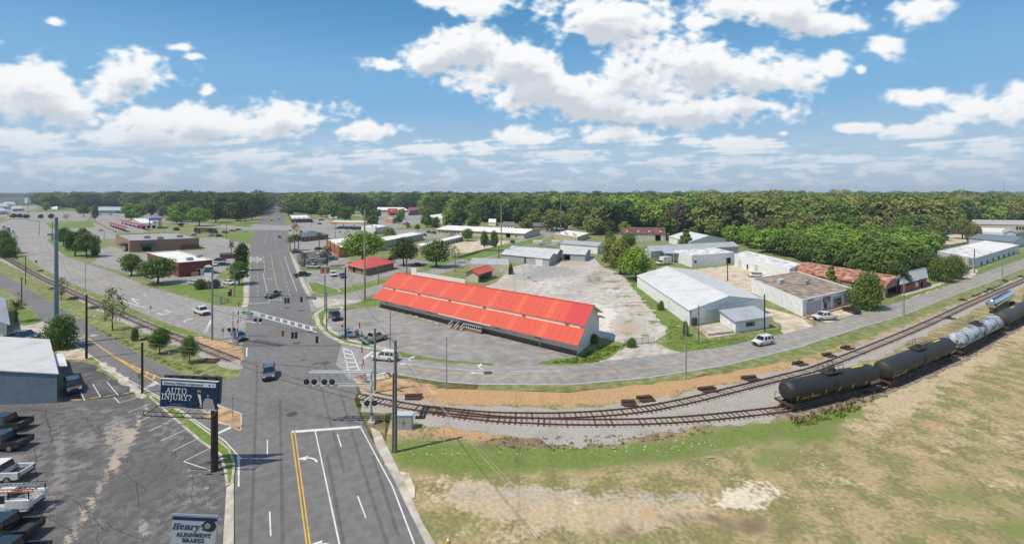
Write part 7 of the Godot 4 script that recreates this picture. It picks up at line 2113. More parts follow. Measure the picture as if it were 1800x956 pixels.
	for q in [[92, 424, 390, "beside the roadside island"], [69, 413, 388, "in the empty car park"], [175, 446, 414, "at the tan brick store entrance"], [183, 420, 405, "by the car wash wall"], [398, 420, 392, "at the side lot of the tan brick store"], [547, 400, 372, "by the roadside cafe"], [590, 420, 393, "under the fuel canopy"], [345, 416, 392, "by the parked lorry"], [17, 387, 366, "by the row of small trees"], [50, 388, 355, "tallest by the row of small trees"], [1170, 396, 372, "behind the rust-roofed barn"], [812, 404, 388, "by the cream long building"], [1707, 396, 378, "behind the machinery yard"], [1652, 470, 446, "in the roadside thicket"]]: pole("lamp_post", "distant thin lamp post %s" % q[3], q[0], q[1], q[2], 0.14, 0.1, dark, 6)
	for q in [[1092, 378, 332, 0.4], [1508, 377, 336, 1.8], [1694, 380, 322, 0.5], [1764, 380, 318, 0.5], [127, 372, 332, 0.7]]: pole("mast", "very distant thin radio mast or chimney above the horizon trees %s" % ["west of all", "over the barns", "over the bright wood", "over the machinery yard", "over the depot"][[127, 1092, 1508, 1694, 1764].find(q[0])], q[0], q[1] - 24, q[2], q[3], q[3] * 0.7, mat("mast_grey", 0.2, 0.22, 0.24), 6)
	# signals on span wires
	var wm := mat("wire_dark", 0.03, 0.03, 0.03, 0.6, 0.0, "")
	var wl := mat("wire_pale", 0.3, 0.28, 0.25, 0.6, 0.0, "")
	var P := func(px: float, base: float, top: float) -> Vector3: return g(px, base) + Vector3(0, hgt(base, top), 0)
	var a1: Vector3 = g(373, 598) + Vector3(0, 6.3, 0)
	var b1: Vector3 = g(659, 690) + Vector3(0, 7.6, 0)
	var a2: Vector3 = g(373, 598) + Vector3(0, 9.0, 0)
	var b2: Vector3 = g(574, 583) + Vector3(0, 8.4, 0)
	wire("signal span wire across the junction near the level crossing", a1, b1, 0.7, wm, 0.03)
	wire("signal span wire across the far side of the junction", a2, b2, 0.5, wm, 0.03)
	var signals := [[a1, b1, 497.0, "amber", "yellow-backed traffic signal hanging over the junction", 0.7], [a1, b1, 517.0, "pair", "pair of black traffic signals hanging over the middle of the junction", 0.7], [a1, b1, 557.0, "one", "single black traffic signal hanging near the grass corner", 0.7], [a2, b2, 504.0, "pair", "pair of black traffic signals hanging over the far stop line", 0.5], [a2, b2, 530.0, "one", "single black traffic signal hanging beside the green street sign", 0.5]]
	for s in signals:
		var best := 0.0
		var err := 1e9
		for k in 201:
			var q: Vector3 = s[0].lerp(s[1], k / 200.0)
			var e := absf(CX + F * q.x / -q.z - s[2])
			if e < err:
				err = e; best = k / 200.0
		var at: Vector3 = s[0].lerp(s[1], best) - Vector3(0, s[5] * 4.0 * best * (1 - best), 0)
		var sg := thing("traffic_signal", s[4], "traffic signal", at)
		var offs := [-0.3, 0.3] if s[3] == "pair" else [0.0]
		for o in offs:
			var hn := MB.new()
			hn.tube(Vector3(o, -0.4, 0), Vector3(o, 0, 0), 0.03, 0.03, 6)
			put("hanger", hn, galv, sg)
			var hd := MB.new()
			hd.box(Vector3(o, -0.95, 0), Vector3(0.36, 1.1, 0.3))
			var house := put("housing", hd, mat("signal_amber", 0.62, 0.3, 0.03, 0.5) if s[3] == "amber" else mat("iron_black", 0.018, 0.017, 0.017, 0.7), sg)
			for k in 3:
				var ln := MB.new()
				ln.tube(Vector3(o, -0.6 - k * 0.35, 0.15), Vector3(o, -0.6 - k * 0.35, 0.24), 0.13, 0.13, 12)
				put("visor", ln, mat("signal_dark", 0.03, 0.03, 0.03), house)
	var gsign := mat("sign_green", 0.008, 0.2, 0.15, 0.5)
	var wt := mat("white_trim", 0.78, 0.77, 0.74, 0.6)
	for q in [["green street name sign hanging from the span wire", a2.lerp(b2, 0.86) + Vector3(0, -1.0, 0), 0.12], ["green street name sign on the lattice arm by the cross road", g(438, 608) + Vector3(0, 6.6, 0.6), 0.22], ["green street name sign tilted on the barrier beside the silver pickup", gh(640, 597, 8.4), 0.9]]:
		var st := thing("street_sign", q[0], "sign", q[1])
		st.rotation.z = -q[2] * 0.5
		st.rotation.y = -q[2] * 0.4
		add_part(st, "plate", gsign, func(mb: MB): mb.box(Vector3.ZERO, Vector3(2.2, 0.55, 0.05)))
		scrawl(st, Transform3D(Basis(), Vector3(0, 0, 0.03)), 1.8, 0.26, wt)
		add_part(st, "hanger", galv, func(mb: MB):
			for s in [-0.7, 0.7]: mb.bar(Vector3(s, 0.25, 0), Vector3(s, 0.85, 0), 0.04, 0.04))
	# overhead lines
	var big: Vector3 = P.call(695, 794, 605)
	var lp := thing("wooden_pole", "wooden pole with a crossarm that ends the pale lines over the field", "pole", Vector3(8, 0, -22))
	add_part(lp, "shaft", grey, func(mb: MB): mb.tube(Vector3.ZERO, Vector3(0, 9.2, 0), 0.2, 0.15, 10))
	add_part(lp, "crossarm", grey, func(mb: MB): mb.box(Vector3(0, 8.75, 0), Vector3(1.8, 0.14, 0.14)))
	for k in 4:
		wire("pale overhead line slung from the tall grey pole over the field", big + Vector3(-0.3 + k * 0.2, -k * 0.35, 0), Vector3(7.4 + k * 0.4, 8.9 - (k % 2) * 0.3, -22.0), 1.0, wl, 0.012)
	for k in 4:
		wire("pale overhead line crossing the junction from the tall grey pole", big + Vector3(0, -0.4 - k * 0.55, 0), g(250, 691) + Vector3(0, 7.6 - k * 0.5, 0), 0.8, wl, 0.011)
	wire("overhead line between the two pale tall poles", P.call(641, 529, 376), P.call(881, 452, 362), 1.2, wm, 0.03)
	wire("overhead line from the dark pole to the tall grey pole", P.call(607, 597, 474), big, 0.8, wm, 0.02)
	wire("overhead line from the lamp-armed dark pole to the billboard verge pole", P.call(152, 630, 521), P.call(250, 691, 604), 0.5, wm, 0.02)
	wire("overhead line from the verge lamp post to the lamp-armed dark pole", P.call(38, 533, 490), P.call(152, 630, 523), 0.7, wm, 0.02)
	wire("overhead line from the pale diner pole to the transformer pole", P.call(641, 529, 380), P.call(715, 482, 453), 0.8, wm, 0.025)
	wire("overhead line between the two transformer poles", P.call(715, 482, 453), P.call(800, 479, 443), 0.6, wm, 0.025)
	wire("overhead line from the transformer pole to the pale barn pole", P.call(800, 479, 443), P.call(881, 452, 372), 0.8, wm, 0.025)
	wire("overhead line along the shed fronts", P.call(1228, 604, 540), P.call(1344, 583, 520), 0.5, wm, 0.02)
	wire("overhead line from the steel pole to the dark wooden pole", P.call(99, 606, 440), P.call(152, 630, 524), 0.6, wm, 0.02)
	# pole-mounted shop sign and small road signs
	var t2 := pole("sign_post", "grey post carrying a dark red square pylon sign at the diner car park", 571, 547, 482, 0.18, 0.16, galv)
	for s in [-1, 1]:
		add_part(t2, "sign_panel", mat("sign_darkred", 0.28, 0.012, 0.02, 0.5), func(mb: MB): mb.box(Vector3(s * 0.62, hgt(547, 475), 0), Vector3(0.95, 1.5, 0.25)))
		for k in 3: scrawl(t2, Transform3D(Basis(), Vector3(s * 0.62, hgt(547, 475) + 0.45 - k * 0.45, 0.13)), 0.7, 0.26, wt)
	lamp_arm(t2, hgt(547, 486), -1.6, galv)
	t2 = pole("sign_post", "corner pylon sign with a rounded green top in the shrub bed", 367, 508, 492, 0.3, 0.3, mat("brick_pillar", 0.3, 0.2, 0.17))
	add_part(t2, "sign_face", mat("sign_teal", 0.01, 0.09, 0.075, 0.4), func(mb: MB):
		mb.box(Vector3(0.0, 6.0, 0), Vector3(2.6, 1.6, 0.35)))
	add_part(t2, "sign_body", mat("white_trim", 0.78, 0.77, 0.74), func(mb: MB):
		mb.box(Vector3(0, 4.4, 0), Vector3(2.8, 1.5, 0.3)); mb.box(Vector3(0.0, 2.9, 0.05), Vector3(2.0, 0.9, 0.3)); mb.tube(Vector3(-0.2, 6.2, -0.16), Vector3(-0.2, 6.2, 0.14), 1.35, 1.35, 20))
	var small := [[392, 597, 577, "grey back of a road sign on the red earth by the crossing", 0.5, 0.8, "sign_back"], [245, 683, 656, "grey back of a road sign beside the frontage road", 0.55, 0.75, "sign_back"], [64, 463, 458, "dark diamond warning sign on the cross road verge", 0.9, 0.9, "dark_grey"], [119, 441, 434, "orange diamond road works sign on the roadside island", 1.1, 1.1, "works_orange"], [265, 552, 538, "grey back of a small sign on the railway verge", 0.5, 0.6, "sign_back"], [638, 664, 640, "yellow signal head on a thin post at the traffic island", 0.55, 0.45, "signal_amber"], [409, 734, 698, "thin dark sign post on the earth island", 0.15, 0.2, "dark_grey"], [33, 527, 515, "small diamond sign beside the frontage road", 0.5, 0.5, "dark_grey"], [602, 598, 571, "pedestrian signal on a pale post at the grass corner", 0.35, 0.45, "iron_black"], [622, 594, 582, "pale back of a sign on the grass corner", 0.5, 1.1, "sign_tan"]]
	mat("sign_back", 0.3, 0.3, 0.31, 0.4, 0.4); mat("works_orange", 0.75, 0.25, 0.01); mat("sign_tan", 0.55, 0.42, 0.33)
	for q in small:
		var st := thing("road_sign", q[3], "sign", g(q[0], q[1]))
		var h := hgt(q[1], q[2])
		add_part(st, "post", galv, func(mb: MB): mb.tube(Vector3.ZERO, Vector3(0, h, 0), 0.04, 0.04, 6))
		add_part(st, "plate", mats[q[6]], func(mb: MB): mb.box(Vector3(0, h - q[5] * 0.4, 0.06), Vector3(q[4], q[5], 0.05)))
	for q in [[781, 776, 759, "white marker post on the sandy strip below the ballast"], [297, 624, 612, "white marker post beside the small green tree"], [1544, 641, 629, "white marker post behind the second tank wagon"]]:
		var st := thing("marker_post", q[3], "post", g(q[0], q[1]))
		add_part(st, "post", wt, func(mb: MB): mb.tube(Vector3.ZERO, Vector3(0, hgt(q[1], q[2]), 0), 0.05, 0.05, 8))
		add_part(st, "cap", mat("dark_grey", 0.08, 0.08, 0.085), func(mb: MB): mb.tube(Vector3(0, hgt(q[1], q[2]), 0), Vector3(0, hgt(q[1], q[2]) + 0.1, 0), 0.06, 0.06, 8))
	# hydrant at the foot of the picture, utility cabinets on the corner lawn
	var hy := thing("fire_hydrant", "yellow fire hydrant with a silver cap on the dry verge", "hydrant", g(788, 962))
	add_part(hy, "barrel", mat("hydrant_yellow", 0.6, 0.38, 0.03, 0.5), func(mb: MB): mb.tube(Vector3.ZERO, Vector3(0, 0.6, 0), 0.16, 0.15, 12); mb.tube(Vector3(-0.25, 0.45, 0), Vector3(0.25, 0.45, 0), 0.08, 0.08, 10); mb.tube(Vector3(0, 0, 0), Vector3(0, 0.06, 0), 0.22, 0.22, 12))
	add_part(hy, "cap", mat("hydrant_silver", 0.6, 0.6, 0.6, 0.4, 0.3), func(mb: MB): mb.ball(Vector3(0, 0.62, 0), Vector3(0.17, 0.16, 0.17), 12, 6); mb.tube(Vector3(0, 0.76, 0), Vector3(0, 0.85, 0), 0.05, 0.05, 6))
	for q in [[386, 534, 522, "grey round utility cabinet on the corner lawn", greyc()], [398, 532, 524, "cream utility cabinet by the signal equipment", mat("cab_cream", 0.5, 0.36, 0.26)], [404, 520, 508, "black signal controller on the corner lawn", mat("iron_black", 0.018, 0.017, 0.017)]]:
		var uc := thing("utility_cabinet", q[3], "cabinet", g(q[0], q[1]))
		add_part(uc, "case", q[4], func(mb: MB): mb.box(Vector3(0, hgt(q[1], q[2]) * 0.5, 0), Vector3(0.8, hgt(q[1], q[2]), 0.6)))
		add_part(uc, "lid", galv, func(mb: MB): mb.box(Vector3(0, hgt(q[1], q[2]) + 0.04, 0), Vector3(0.9, 0.08, 0.7)))
	# chain link gate
	var gt := thing("chain_link_gate", "low chain link gate across the concrete drive", "gate", g(1097, 607))
	var e := g(1150, 603) - g(1097, 607)
	for k in 6: add_part(gt, "gate_post", galv, func(mb: MB): mb.tube(e * (k / 5.0), e * (k / 5.0) + Vector3(0, 1.25, 0), 0.05, 0.05, 6))
	for y in [0.15, 0.65, 1.2]: add_part(gt, "rail", galv, func(mb: MB): mb.bar(Vector3(0, y, 0), e + Vector3(0, y, 0), 0.05, 0.05))
	add_part(gt, "netting", galv, func(mb: MB):
		for k in 60: mb.bar(e * (k / 60.0) + Vector3(0, 0.15, 0), e * (minf(k + 1.5, 60) / 60.0) + Vector3(0, 1.2, 0), 0.014, 0.014))
func greyc() -> StandardMaterial3D: return mat("cabinet_grey", 0.4, 0.43, 0.46, 0.45, 0.2)

# ---------------------------------------------------------------- billboard and shop sign
func make_signs() -> void:
	var wt := mat("white_trim", 0.78, 0.77, 0.74, 0.6)
	var brown := mat("steel_brown", 0.055, 0.03, 0.024, 0.6, 0.2)
	var base := g(377, 827)
	var t := thing("billboard", "billboard with a navy face and white lettering on a single brown column", "billboard", base)
	var s := mpp(827)   # metres per pixel at the column
	var ox := 377.0
	var B := func(px: float, py: float) -> Vector3: return Vector3((px - ox) * s, (827 - py) * s, 0)
	add_part(t, "column", brown, func(mb: MB): mb.tube(Vector3.ZERO, Vector3(0, (827 - 716) * s, 0), 0.36, 0.34, 20))
	var p0: Vector3 = B.call(286, 711)
	var w := 100.0 * s
	var h := 48.0 * s
	var tilt := Transform3D(Basis(Vector3.UP, -0.02) * Basis(Vector3.FORWARD, 0.05), p0 + Vector3(0, 0, 0.45))
	var face := Node3D.new()
	face.name = "front_face"
	t.add_child(face)
	face.transform = tilt
	var navy := mat("navy", 0.006, 0.03, 0.1, 0.4)
	add_part(face, "panel", navy, func(mb: MB): mb.hexa(Vector3.ZERO, Vector3(w, 0, 0), Vector3(0, h, 0), Vector3(0, 0, -0.15)))
	var fm := mat("frame_pale", 0.5, 0.5, 0.5)
	add_part(face, "frame", fm, func(mb: MB):
		mb.hexa(Vector3(-0.06, h, -0.2), Vector3(w + 0.12, 0, 0), Vector3(0, 0.08, 0), Vector3(0, 0, 0.25))
		mb.hexa(Vector3(-0.06, -0.08, -0.2), Vector3(w + 0.12, 0, 0), Vector3(0, 0.08, 0), Vector3(0, 0, 0.25)))
	add_part(face, "search_bar", mat("bar_white", 0.72, 0.76, 0.8), func(mb: MB): mb.hexa(Vector3(w * 0.025, h * 0.8, 0.003), Vector3(w * 0.945, 0, 0), Vector3(0, h * 0.15, 0), Vector3(0, 0, 0.01)))
	var ink := mat("ink", 0.02, 0.02, 0.025, 0.6, 0.0, "")
	var gx := Basis()
	words3("Attorney William Underwood", 0.33, ink, face, Transform3D(gx, Vector3(w * 0.4, h * 0.872, 0.02)), false, "lettering", false)
	words3("AUTO", 0.84, wt, face, Transform3D(gx, Vector3(w * 0.28, h * 0.6, 0.012)), true, "lettering", false)
	words3("INJURY?", 0.84, wt, face, Transform3D(gx, Vector3(w * 0.29, h * 0.375, 0.012)), true, "lettering", false)
	add_part(face, "stars", mat("star_gold", 0.6, 0.42, 0.12), func(mb: MB):
		for k in 5:
			var c := Vector3(w * (0.205 + k * 0.042), h * 0.125, 0.012)
			for j in 5:
				var a := PI * 0.5 + TAU * j / 5
				mb.tri(c + Vector3(cos(a + 0.7), sin(a + 0.7), 0) * 0.035, c + Vector3(cos(a), sin(a), 0) * 0.09, c + Vector3(cos(a - 0.7), sin(a - 0.7), 0) * 0.035)
				mb.tri(c, c + Vector3(cos(a + 0.7), sin(a + 0.7), 0) * 0.036, c + Vector3(cos(a - 0.7), sin(a - 0.7), 0) * 0.036))
	scrawl(face, Transform3D(gx, Vector3(w * 0.3, h * 0.035, 0.004)), w * 0.33, 0.06, wt)
	add_part(face, "search_icons", mat("icon_grey", 0.2, 0.22, 0.28), func(mb: MB):
		mb.box(Vector3(w * 0.86, h * 0.875, 0.02), Vector3(0.24, 0.17, 0.015)); mb.box(Vector3(w * 0.925, h * 0.88, 0.02), Vector3(0.09, 0.26, 0.015)))
	# the two printed figures, flat print on the board
	var skin := mat("print_skin", 0.5, 0.27, 0.19)
	var suit := mat("print_suit", 0.012, 0.014, 0.024)
	var dress := mat("print_dress", 0.38, 0.34, 0.35)
	var flat := func(mb: MB, pts: Array, z: float) -> void:
		var c := Vector3.ZERO
		for q in pts: c += Vector3(q[0] * w, q[1] * h, z) / pts.size()
		for k in pts.size(): mb.tri(c, Vector3(pts[k][0] * w, pts[k][1] * h, z), Vector3(pts[(k + 1) % pts.size()][0] * w, pts[(k + 1) % pts.size()][1] * h, z))
	add_part(face, "printed_suit", suit, func(mb: MB): flat.call(mb, [[0.58, 0.0], [0.59, 0.3], [0.62, 0.47], [0.66, 0.53], [0.7, 0.52], [0.73, 0.46], [0.75, 0.3], [0.755, 0.0]], 0.006))
	add_part(face, "printed_shirt", wt, func(mb: MB): flat.call(mb, [[0.655, 0.55], [0.675, 0.53], [0.71, 0.52], [0.74, 0.2], [0.725, 0.1]], 0.01))
	add_part(face, "printed_dress", dress, func(mb: MB): flat.call(mb, [[0.765, 0.0], [0.76, 0.2], [0.79, 0.37], [0.83, 0.42], [0.88, 0.4], [0.93, 0.33], [0.97, 0.1], [0.975, 0.0]], 0.008))
	for q in [[0.685, 0.645, 0.033, 0.085, "printed_face"], [0.842, 0.535, 0.03, 0.08, "printed_face"], [0.73, 0.09, 0.025, 0.05, "printed_hand"], [0.92, 0.3, 0.02, 0.08, "printed_arm"]]:
		add_part(face, q[4], skin, func(mb: MB):
			var c := []
			for k in 14: c.append([q[0] + cos(TAU * k / 14) * q[2], q[1] + sin(TAU * k / 14) * q[3]])
			flat.call(mb, c, 0.012))
	add_part(face, "printed_hair", mat("print_hair", 0.035, 0.018, 0.012), func(mb: MB):
		flat.call(mb, [[0.655, 0.66], [0.66, 0.72], [0.685, 0.745], [0.71, 0.72], [0.716, 0.66], [0.705, 0.695], [0.67, 0.695]], 0.016)
		flat.call(mb, [[0.665, 0.6], [0.685, 0.625], [0.707, 0.6], [0.7, 0.555], [0.685, 0.545], [0.67, 0.56]], 0.016)
		flat.call(mb, [[0.81, 0.55], [0.82, 0.61], [0.845, 0.63], [0.87, 0.61], [0.88, 0.5], [0.87, 0.46], [0.868, 0.56], [0.84, 0.6], [0.82, 0.56], [0.812, 0.48]], 0.016))
	var back := Node3D.new()
	back.name = "back_face"
	t.add_child(back)
	back.transform = Transform3D(Basis(Vector3.UP, 0.04) * Basis(Vector3.FORWARD, 0.05), p0 + Vector3(-0.3, 0.1, -0.45))
	add_part(back, "panel", mat("board_back", 0.06, 0.08, 0.1), func(mb: MB): mb.hexa(Vector3.ZERO, Vector3(w, 0, 0), Vector3(0, h * 1.0, 0), Vector3(0, 0, -0.12)))
	add_part(back, "back_frame", brown, func(mb: MB):
		for k in 5: mb.bar(Vector3(w * (k + 0.5) / 5, 0.05, 0.08), Vector3(w * (k + 0.5) / 5, h, 0.08), 0.1, 0.12))
	add_part(t, "catwalk", brown, func(mb: MB):
		var a: Vector3 = B.call(271, 719) + Vector3(0, 0, 1.5)
		var b: Vector3 = B.call(386, 724) + Vector3(0, 0, 1.5)
		var c: Vector3 = B.call(283, 710) + Vector3(0, 0, 0.2)
		var e: Vector3 = B.call(386, 716) + Vector3(0, 0, 0.2)
		mb.bar(a, b, 0.08, 0.08); mb.bar(c, e, 0.08, 0.08); mb.bar(a, c, 0.07, 0.07); mb.bar(b, e, 0.07, 0.07)
		mb.bar(a + Vector3(0, 0.45, 0), b + Vector3(0, 0.45, 0), 0.06, 0.06)
		for k in 8:
			var q := k / 7.0
			mb.bar(a.lerp(b, q), c.lerp(e, q), 0.04, 0.04)
			if k % 2 == 0: mb.bar(a.lerp(b, q), a.lerp(b, q) + Vector3(0, 0.45, 0), 0.05, 0.05))
	add_part(t, "flood_lamp", mat("lamp_grey", 0.45, 0.46, 0.47, 0.4, 0.3), func(mb: MB):
		for px in [318, 345]:
			var q: Vector3 = B.call(px, 727) + Vector3(0, 0, 2.3)
			mb.box(q, Vector3(0.7, 0.12, 0.25)); mb.bar(q, q + Vector3(0, 0.3, -0.9), 0.05, 0.05))
	add_part(t, "footing", mats["concrete"], func(mb: MB): mb.box(Vector3(0.9, 0.07, -1.0), Vector3(0.7, 0.14, 0.7)))
	# alignment shop sign, cut by the lower edge of the picture
	var z := -38.5
	var k2 := -z / F
	var top := H - (908.0 - HY) * k2
	var cx2 := (337.0 - CX) * k2
	var hs := thing("shop_sign", "white shop sign with a blue band, a tyre picture and blue script on two posts", "sign", Vector3(cx2, 0, z))
	var W2 := 76.0 * k2
	var H2 := 2.9
	var xf := Transform3D(Basis(Vector3.UP, 0.06) * Basis(Vector3.FORWARD, 0.09), Vector3(0, top - H2, 0))
	var hf := Node3D.new()
	hf.name = "face"
	hs.add_child(hf)
	hf.transform = xf
	add_part(hf, "panel", mat("sign_pale", 0.52, 0.55, 0.62, 0.4), func(mb: MB): mb.box(Vector3(0, H2 * 0.5, -0.1), Vector3(W2, H2, 0.2)))
	add_part(hf, "blue_band", mat("band_blue", 0.015, 0.03, 0.16), func(mb: MB): mb.box(Vector3(0, H2 - 0.17, 0.006), Vector3(W2, 0.24, 0.01)))
	add_part(hf, "cap", galvm(), func(mb: MB): mb.box(Vector3(0, H2 + 0.05, -0.15), Vector3(W2, 0.1, 0.4)))
	add_part(hf, "lamp_rail", brown, func(mb: MB): mb.tube(Vector3(-W2 * 0.46, H2 + 0.28, 0), Vector3(W2 * 0.6, H2 + 0.32, 0), 0.02, 0.02, 6))
	var script := mat("script_blue", 0.02, 0.05, 0.17)
	var shear := Basis(Vector3(1, 0, 0), Vector3(0.28, 1, 0), Vector3(0, 0, 1))
	words3("Henry's", 0.66, script, hf, Transform3D(shear, Vector3(-W2 * 0.1, H2 - 0.78, 0.015)), true, "script", true)
	words3("ALIGNMENT", 0.42, ink, hf, Transform3D(gx, Vector3(-W2 * 0.0, H2 - 1.42, 0.015)), true, "lettering", true)
	words3("BRAKES", 0.42, ink, hf, Transform3D(gx, Vector3(0, H2 - 1.86, 0.015)), true, "lettering", true)
	add_part(hf, "tyre_picture", mat("tyre_print", 0.025, 0.02, 0.02), func(mb: MB):
		mb.tube(Vector3(W2 * 0.36, H2 - 0.66, 0.012), Vector3(W2 * 0.36, H2 - 0.66, 0.016), 0.44, 0.44, 24); mb.tube(Vector3(W2 * 0.31, H2 - 0.66, 0.013), Vector3(W2 * 0.31, H2 - 0.66, 0.02), 0.43, 0.43, 24))
	add_part(hf, "rim_picture", mat("rim_print", 0.3, 0.31, 0.33), func(mb: MB):
		mb.tube(Vector3(W2 * 0.3, H2 - 0.66, 0.02), Vector3(W2 * 0.3, H2 - 0.66, 0.026), 0.24, 0.24, 20))
	for q in [-1, 1]:
		add_part(hs, "post", brown, func(mb: MB): mb.bar(Vector3(q * W2 * 0.35, 0, -0.25), Vector3(q * W2 * 0.35, top - H2 + 0.6, -0.25), 0.2, 0.2))
func galvm() -> StandardMaterial3D: return mat("galvanised", 0.3, 0.33, 0.36, 0.5, 0.4)

# ---------------------------------------------------------------- vehicles (x forward, y up, z to the driver's right)
var car_protos := {}
func sec(x: float, hw: float, y0: float, y1: float, top := 0.92) -> Array:
	return [Vector3(x, y0, -hw * 0.9), Vector3(x, y0 + (y1 - y0) * 0.22, -hw), Vector3(x, y0 + (y1 - y0) * 0.72, -hw), Vector3(x, y1, -hw * top), Vector3(x, y1, hw * top), Vector3(x, y0 + (y1 - y0) * 0.72, hw), Vector3(x, y0 + (y1 - y0) * 0.22, hw), Vector3(x, y0, hw * 0.9)]
func frustum(mb: MB, x0: float, x1: float, hw: float, y0: float, tx0: float, tx1: float, thw: float, y1: float) -> void:
	var b := [Vector3(x0, y0, -hw), Vector3(x1, y0, -hw), Vector3(x1, y0, hw), Vector3(x0, y0, hw)]
	var t := [Vector3(tx0, y1, -thw), Vector3(tx1, y1, -thw), Vector3(tx1, y1, thw), Vector3(tx0, y1, thw)]
	for k in 4:
		var j := (k + 1) % 4
		mb.quad(b[j], b[k], t[k], t[j])
	mb.quad(t[0], t[3], t[2], t[1])
func vehicle_parts(kind: String) -> Array:
	if car_protos.has(kind): return car_protos[kind]
	var body := MB.new()
	var win := MB.new()
	var roof := MB.new()
	var parts := []
	var L := 4.7
	var wr := 0.33
	var hw := 0.9
	var axles := [-1.4, 1.42]
	var lamp_y := 0.68
	var S := []
	match kind:
		"sedan":
			S = [[-2.35, 0.8, 0.38, 0.86], [-2.2, 0.87, 0.27, 0.98], [-1.3, 0.91, 0.22, 1.0], [0.8, 0.91, 0.22, 0.97], [1.6, 0.89, 0.22, 0.9], [2.2, 0.83, 0.26, 0.76], [2.36, 0.72, 0.34, 0.64]]
			frustum(win, -1.85, 1.0, 0.83, 0.97, -1.2, 0.2, 0.64, 1.42)
			roof.box(Vector3(-0.5, 1.435, 0), Vector3(1.45, 0.05, 1.3))
		"suv":
			S = [[-2.3, 0.84, 0.42, 1.0], [-2.2, 0.9, 0.32, 1.08], [-1.2, 0.94, 0.28, 1.1], [0.7, 0.94, 0.28, 1.1], [1.5, 0.92, 0.28, 1.04], [2.15, 0.87, 0.32, 0.9], [2.32, 0.76, 0.4, 0.76]]
			frustum(win, -2.2, 1.0, 0.87, 1.09, -2.0, 0.3, 0.72, 1.7)
			roof.box(Vector3(-0.85, 1.72, 0), Vector3(2.42, 0.06, 1.46))
			roof.bar(Vector3(-1.9, 1.8, -0.62), Vector3(0.1, 1.8, -0.62), 0.05, 0.05); roof.bar(Vector3(-1.9, 1.8, 0.62), Vector3(0.1, 1.8, 0.62), 0.05, 0.05)
			hw = 0.94; wr = 0.37; lamp_y = 0.82
		"pickup", "service":
			L = 5.8; hw = 1.0; wr = 0.41; axles = [-1.85, 1.85]; lamp_y = 0.92
			S = [[-2.9, 0.95, 0.5, 0.66], [-2.8, 1.0, 0.45, 0.7], [-1.05, 1.0, 0.4, 0.72], [-1.0, 1.0, 0.4, 1.2], [1.0, 1.0, 0.4, 1.2], [1.5, 0.99, 0.4, 1.16], [2.6, 0.95, 0.45, 1.06], [2.85, 0.88, 0.5, 0.9]]
			frustum(win, -0.95, 1.45, 0.9, 1.19, -0.8, 0.75, 0.74, 1.86)
			roof.box(Vector3(-0.03, 1.88, 0), Vector3(1.62, 0.07, 1.5))
		"boxtruck":
			L = 7.2; hw = 1.1; wr = 0.45; axles = [-2.1, 2.5]; lamp_y = 0.95
			S = [[-3.5, 0.6, 0.6, 0.8], [1.2, 0.6, 0.6, 0.8], [1.25, 1.05, 0.5, 1.4], [2.3, 1.05, 0.5, 1.4], [3.2, 0.95, 0.55, 1.15], [3.6, 0.85, 0.6, 1.0]]
			frustum(win, 1.3, 2.6, 0.98, 1.39, 1.35, 2.1, 0.85, 2.15)
			roof.box(Vector3(1.72, 2.18, 0), Vector3(0.8, 0.07, 1.72))
		"lorry":
			L = 19.0; hw = 1.25; wr = 0.52; axles = [-7.5, -6.2, 4.6, 8.6]; lamp_y = 1.0
			S = [[3.0, 1.0, 0.6, 1.0], [6.2, 1.0, 0.6, 1.0], [6.25, 1.2, 0.6, 3.0], [8.2, 1.2, 0.6, 2.8], [9.2, 1.15, 0.6, 1.7], [9.5, 1.1, 0.6, 1.5]]
			frustum(win, 7.9, 8.6, 1.1, 2.0, 7.7, 8.1, 1.0, 2.9)
			roof.box(Vector3(7.2, 3.3, 0), Vector3(2.0, 0.8, 2.2))
	var rings := []
	for s in S: rings.append(sec(s[0], s[1], s[2], s[3]))
	body.loft(rings)
	if kind == "pickup" or kind == "service":
		for s in [-1, 1]: body.box(Vector3(-1.95, 0.95, s * 0.92), Vector3(1.9, 0.52, 0.16))
		body.box(Vector3(-2.85, 0.93, 0), Vector3(0.1, 0.5, 1.9))
	var plain_win := win
	parts.append(["body", body.done(), "body", []])
	parts.append(["windows", plain_win.done(), "glass", []])
	parts.append(["roof", roof.done(), "body", []])
	# pillars
	var pil := MB.new()
	match kind:
		"sedan":
			for s in [-1, 1]:
				pil.bar(Vector3(1.0, 0.97, s * 0.84), Vector3(0.2, 1.43, s * 0.65), 0.07, 0.06); pil.bar(Vector3(-1.85, 0.97, s * 0.84), Vector3(-1.2, 1.43, s * 0.65), 0.12, 0.06); pil.bar(Vector3(-0.4, 0.97, s * 0.85), Vector3(-0.42, 1.43, s * 0.66), 0.08, 0.05)
		"suv":
			for s in [-1, 1]:
				pil.bar(Vector3(1.0, 1.09, s * 0.88), Vector3(0.3, 1.71, s * 0.73), 0.08, 0.07); pil.bar(Vector3(-2.2, 1.09, s * 0.88), Vector3(-2.0, 1.71, s * 0.73), 0.14, 0.07)
				for x in [-0.4, -1.4]: pil.bar(Vector3(x, 1.09, s * 0.89), Vector3(x, 1.71, s * 0.74), 0.1, 0.05)
		"pickup", "service":
			for s in [-1, 1]:
				pil.bar(Vector3(1.45, 1.19, s * 0.91), Vector3(0.75, 1.87, s * 0.75), 0.09, 0.07); pil.bar(Vector3(-0.95, 1.19, s * 0.91), Vector3(-0.8, 1.87, s * 0.75), 0.16, 0.07); pil.bar(Vector3(0.15, 1.19, s * 0.92), Vector3(0.1, 1.87, s * 0.76), 0.1, 0.05)
		_:
			pil.box(Vector3(L * 0.25, 1.4, 0), Vector3(0.1, 0.4, 1.0))
	parts.append(["pillars", pil.done(), "body", []])
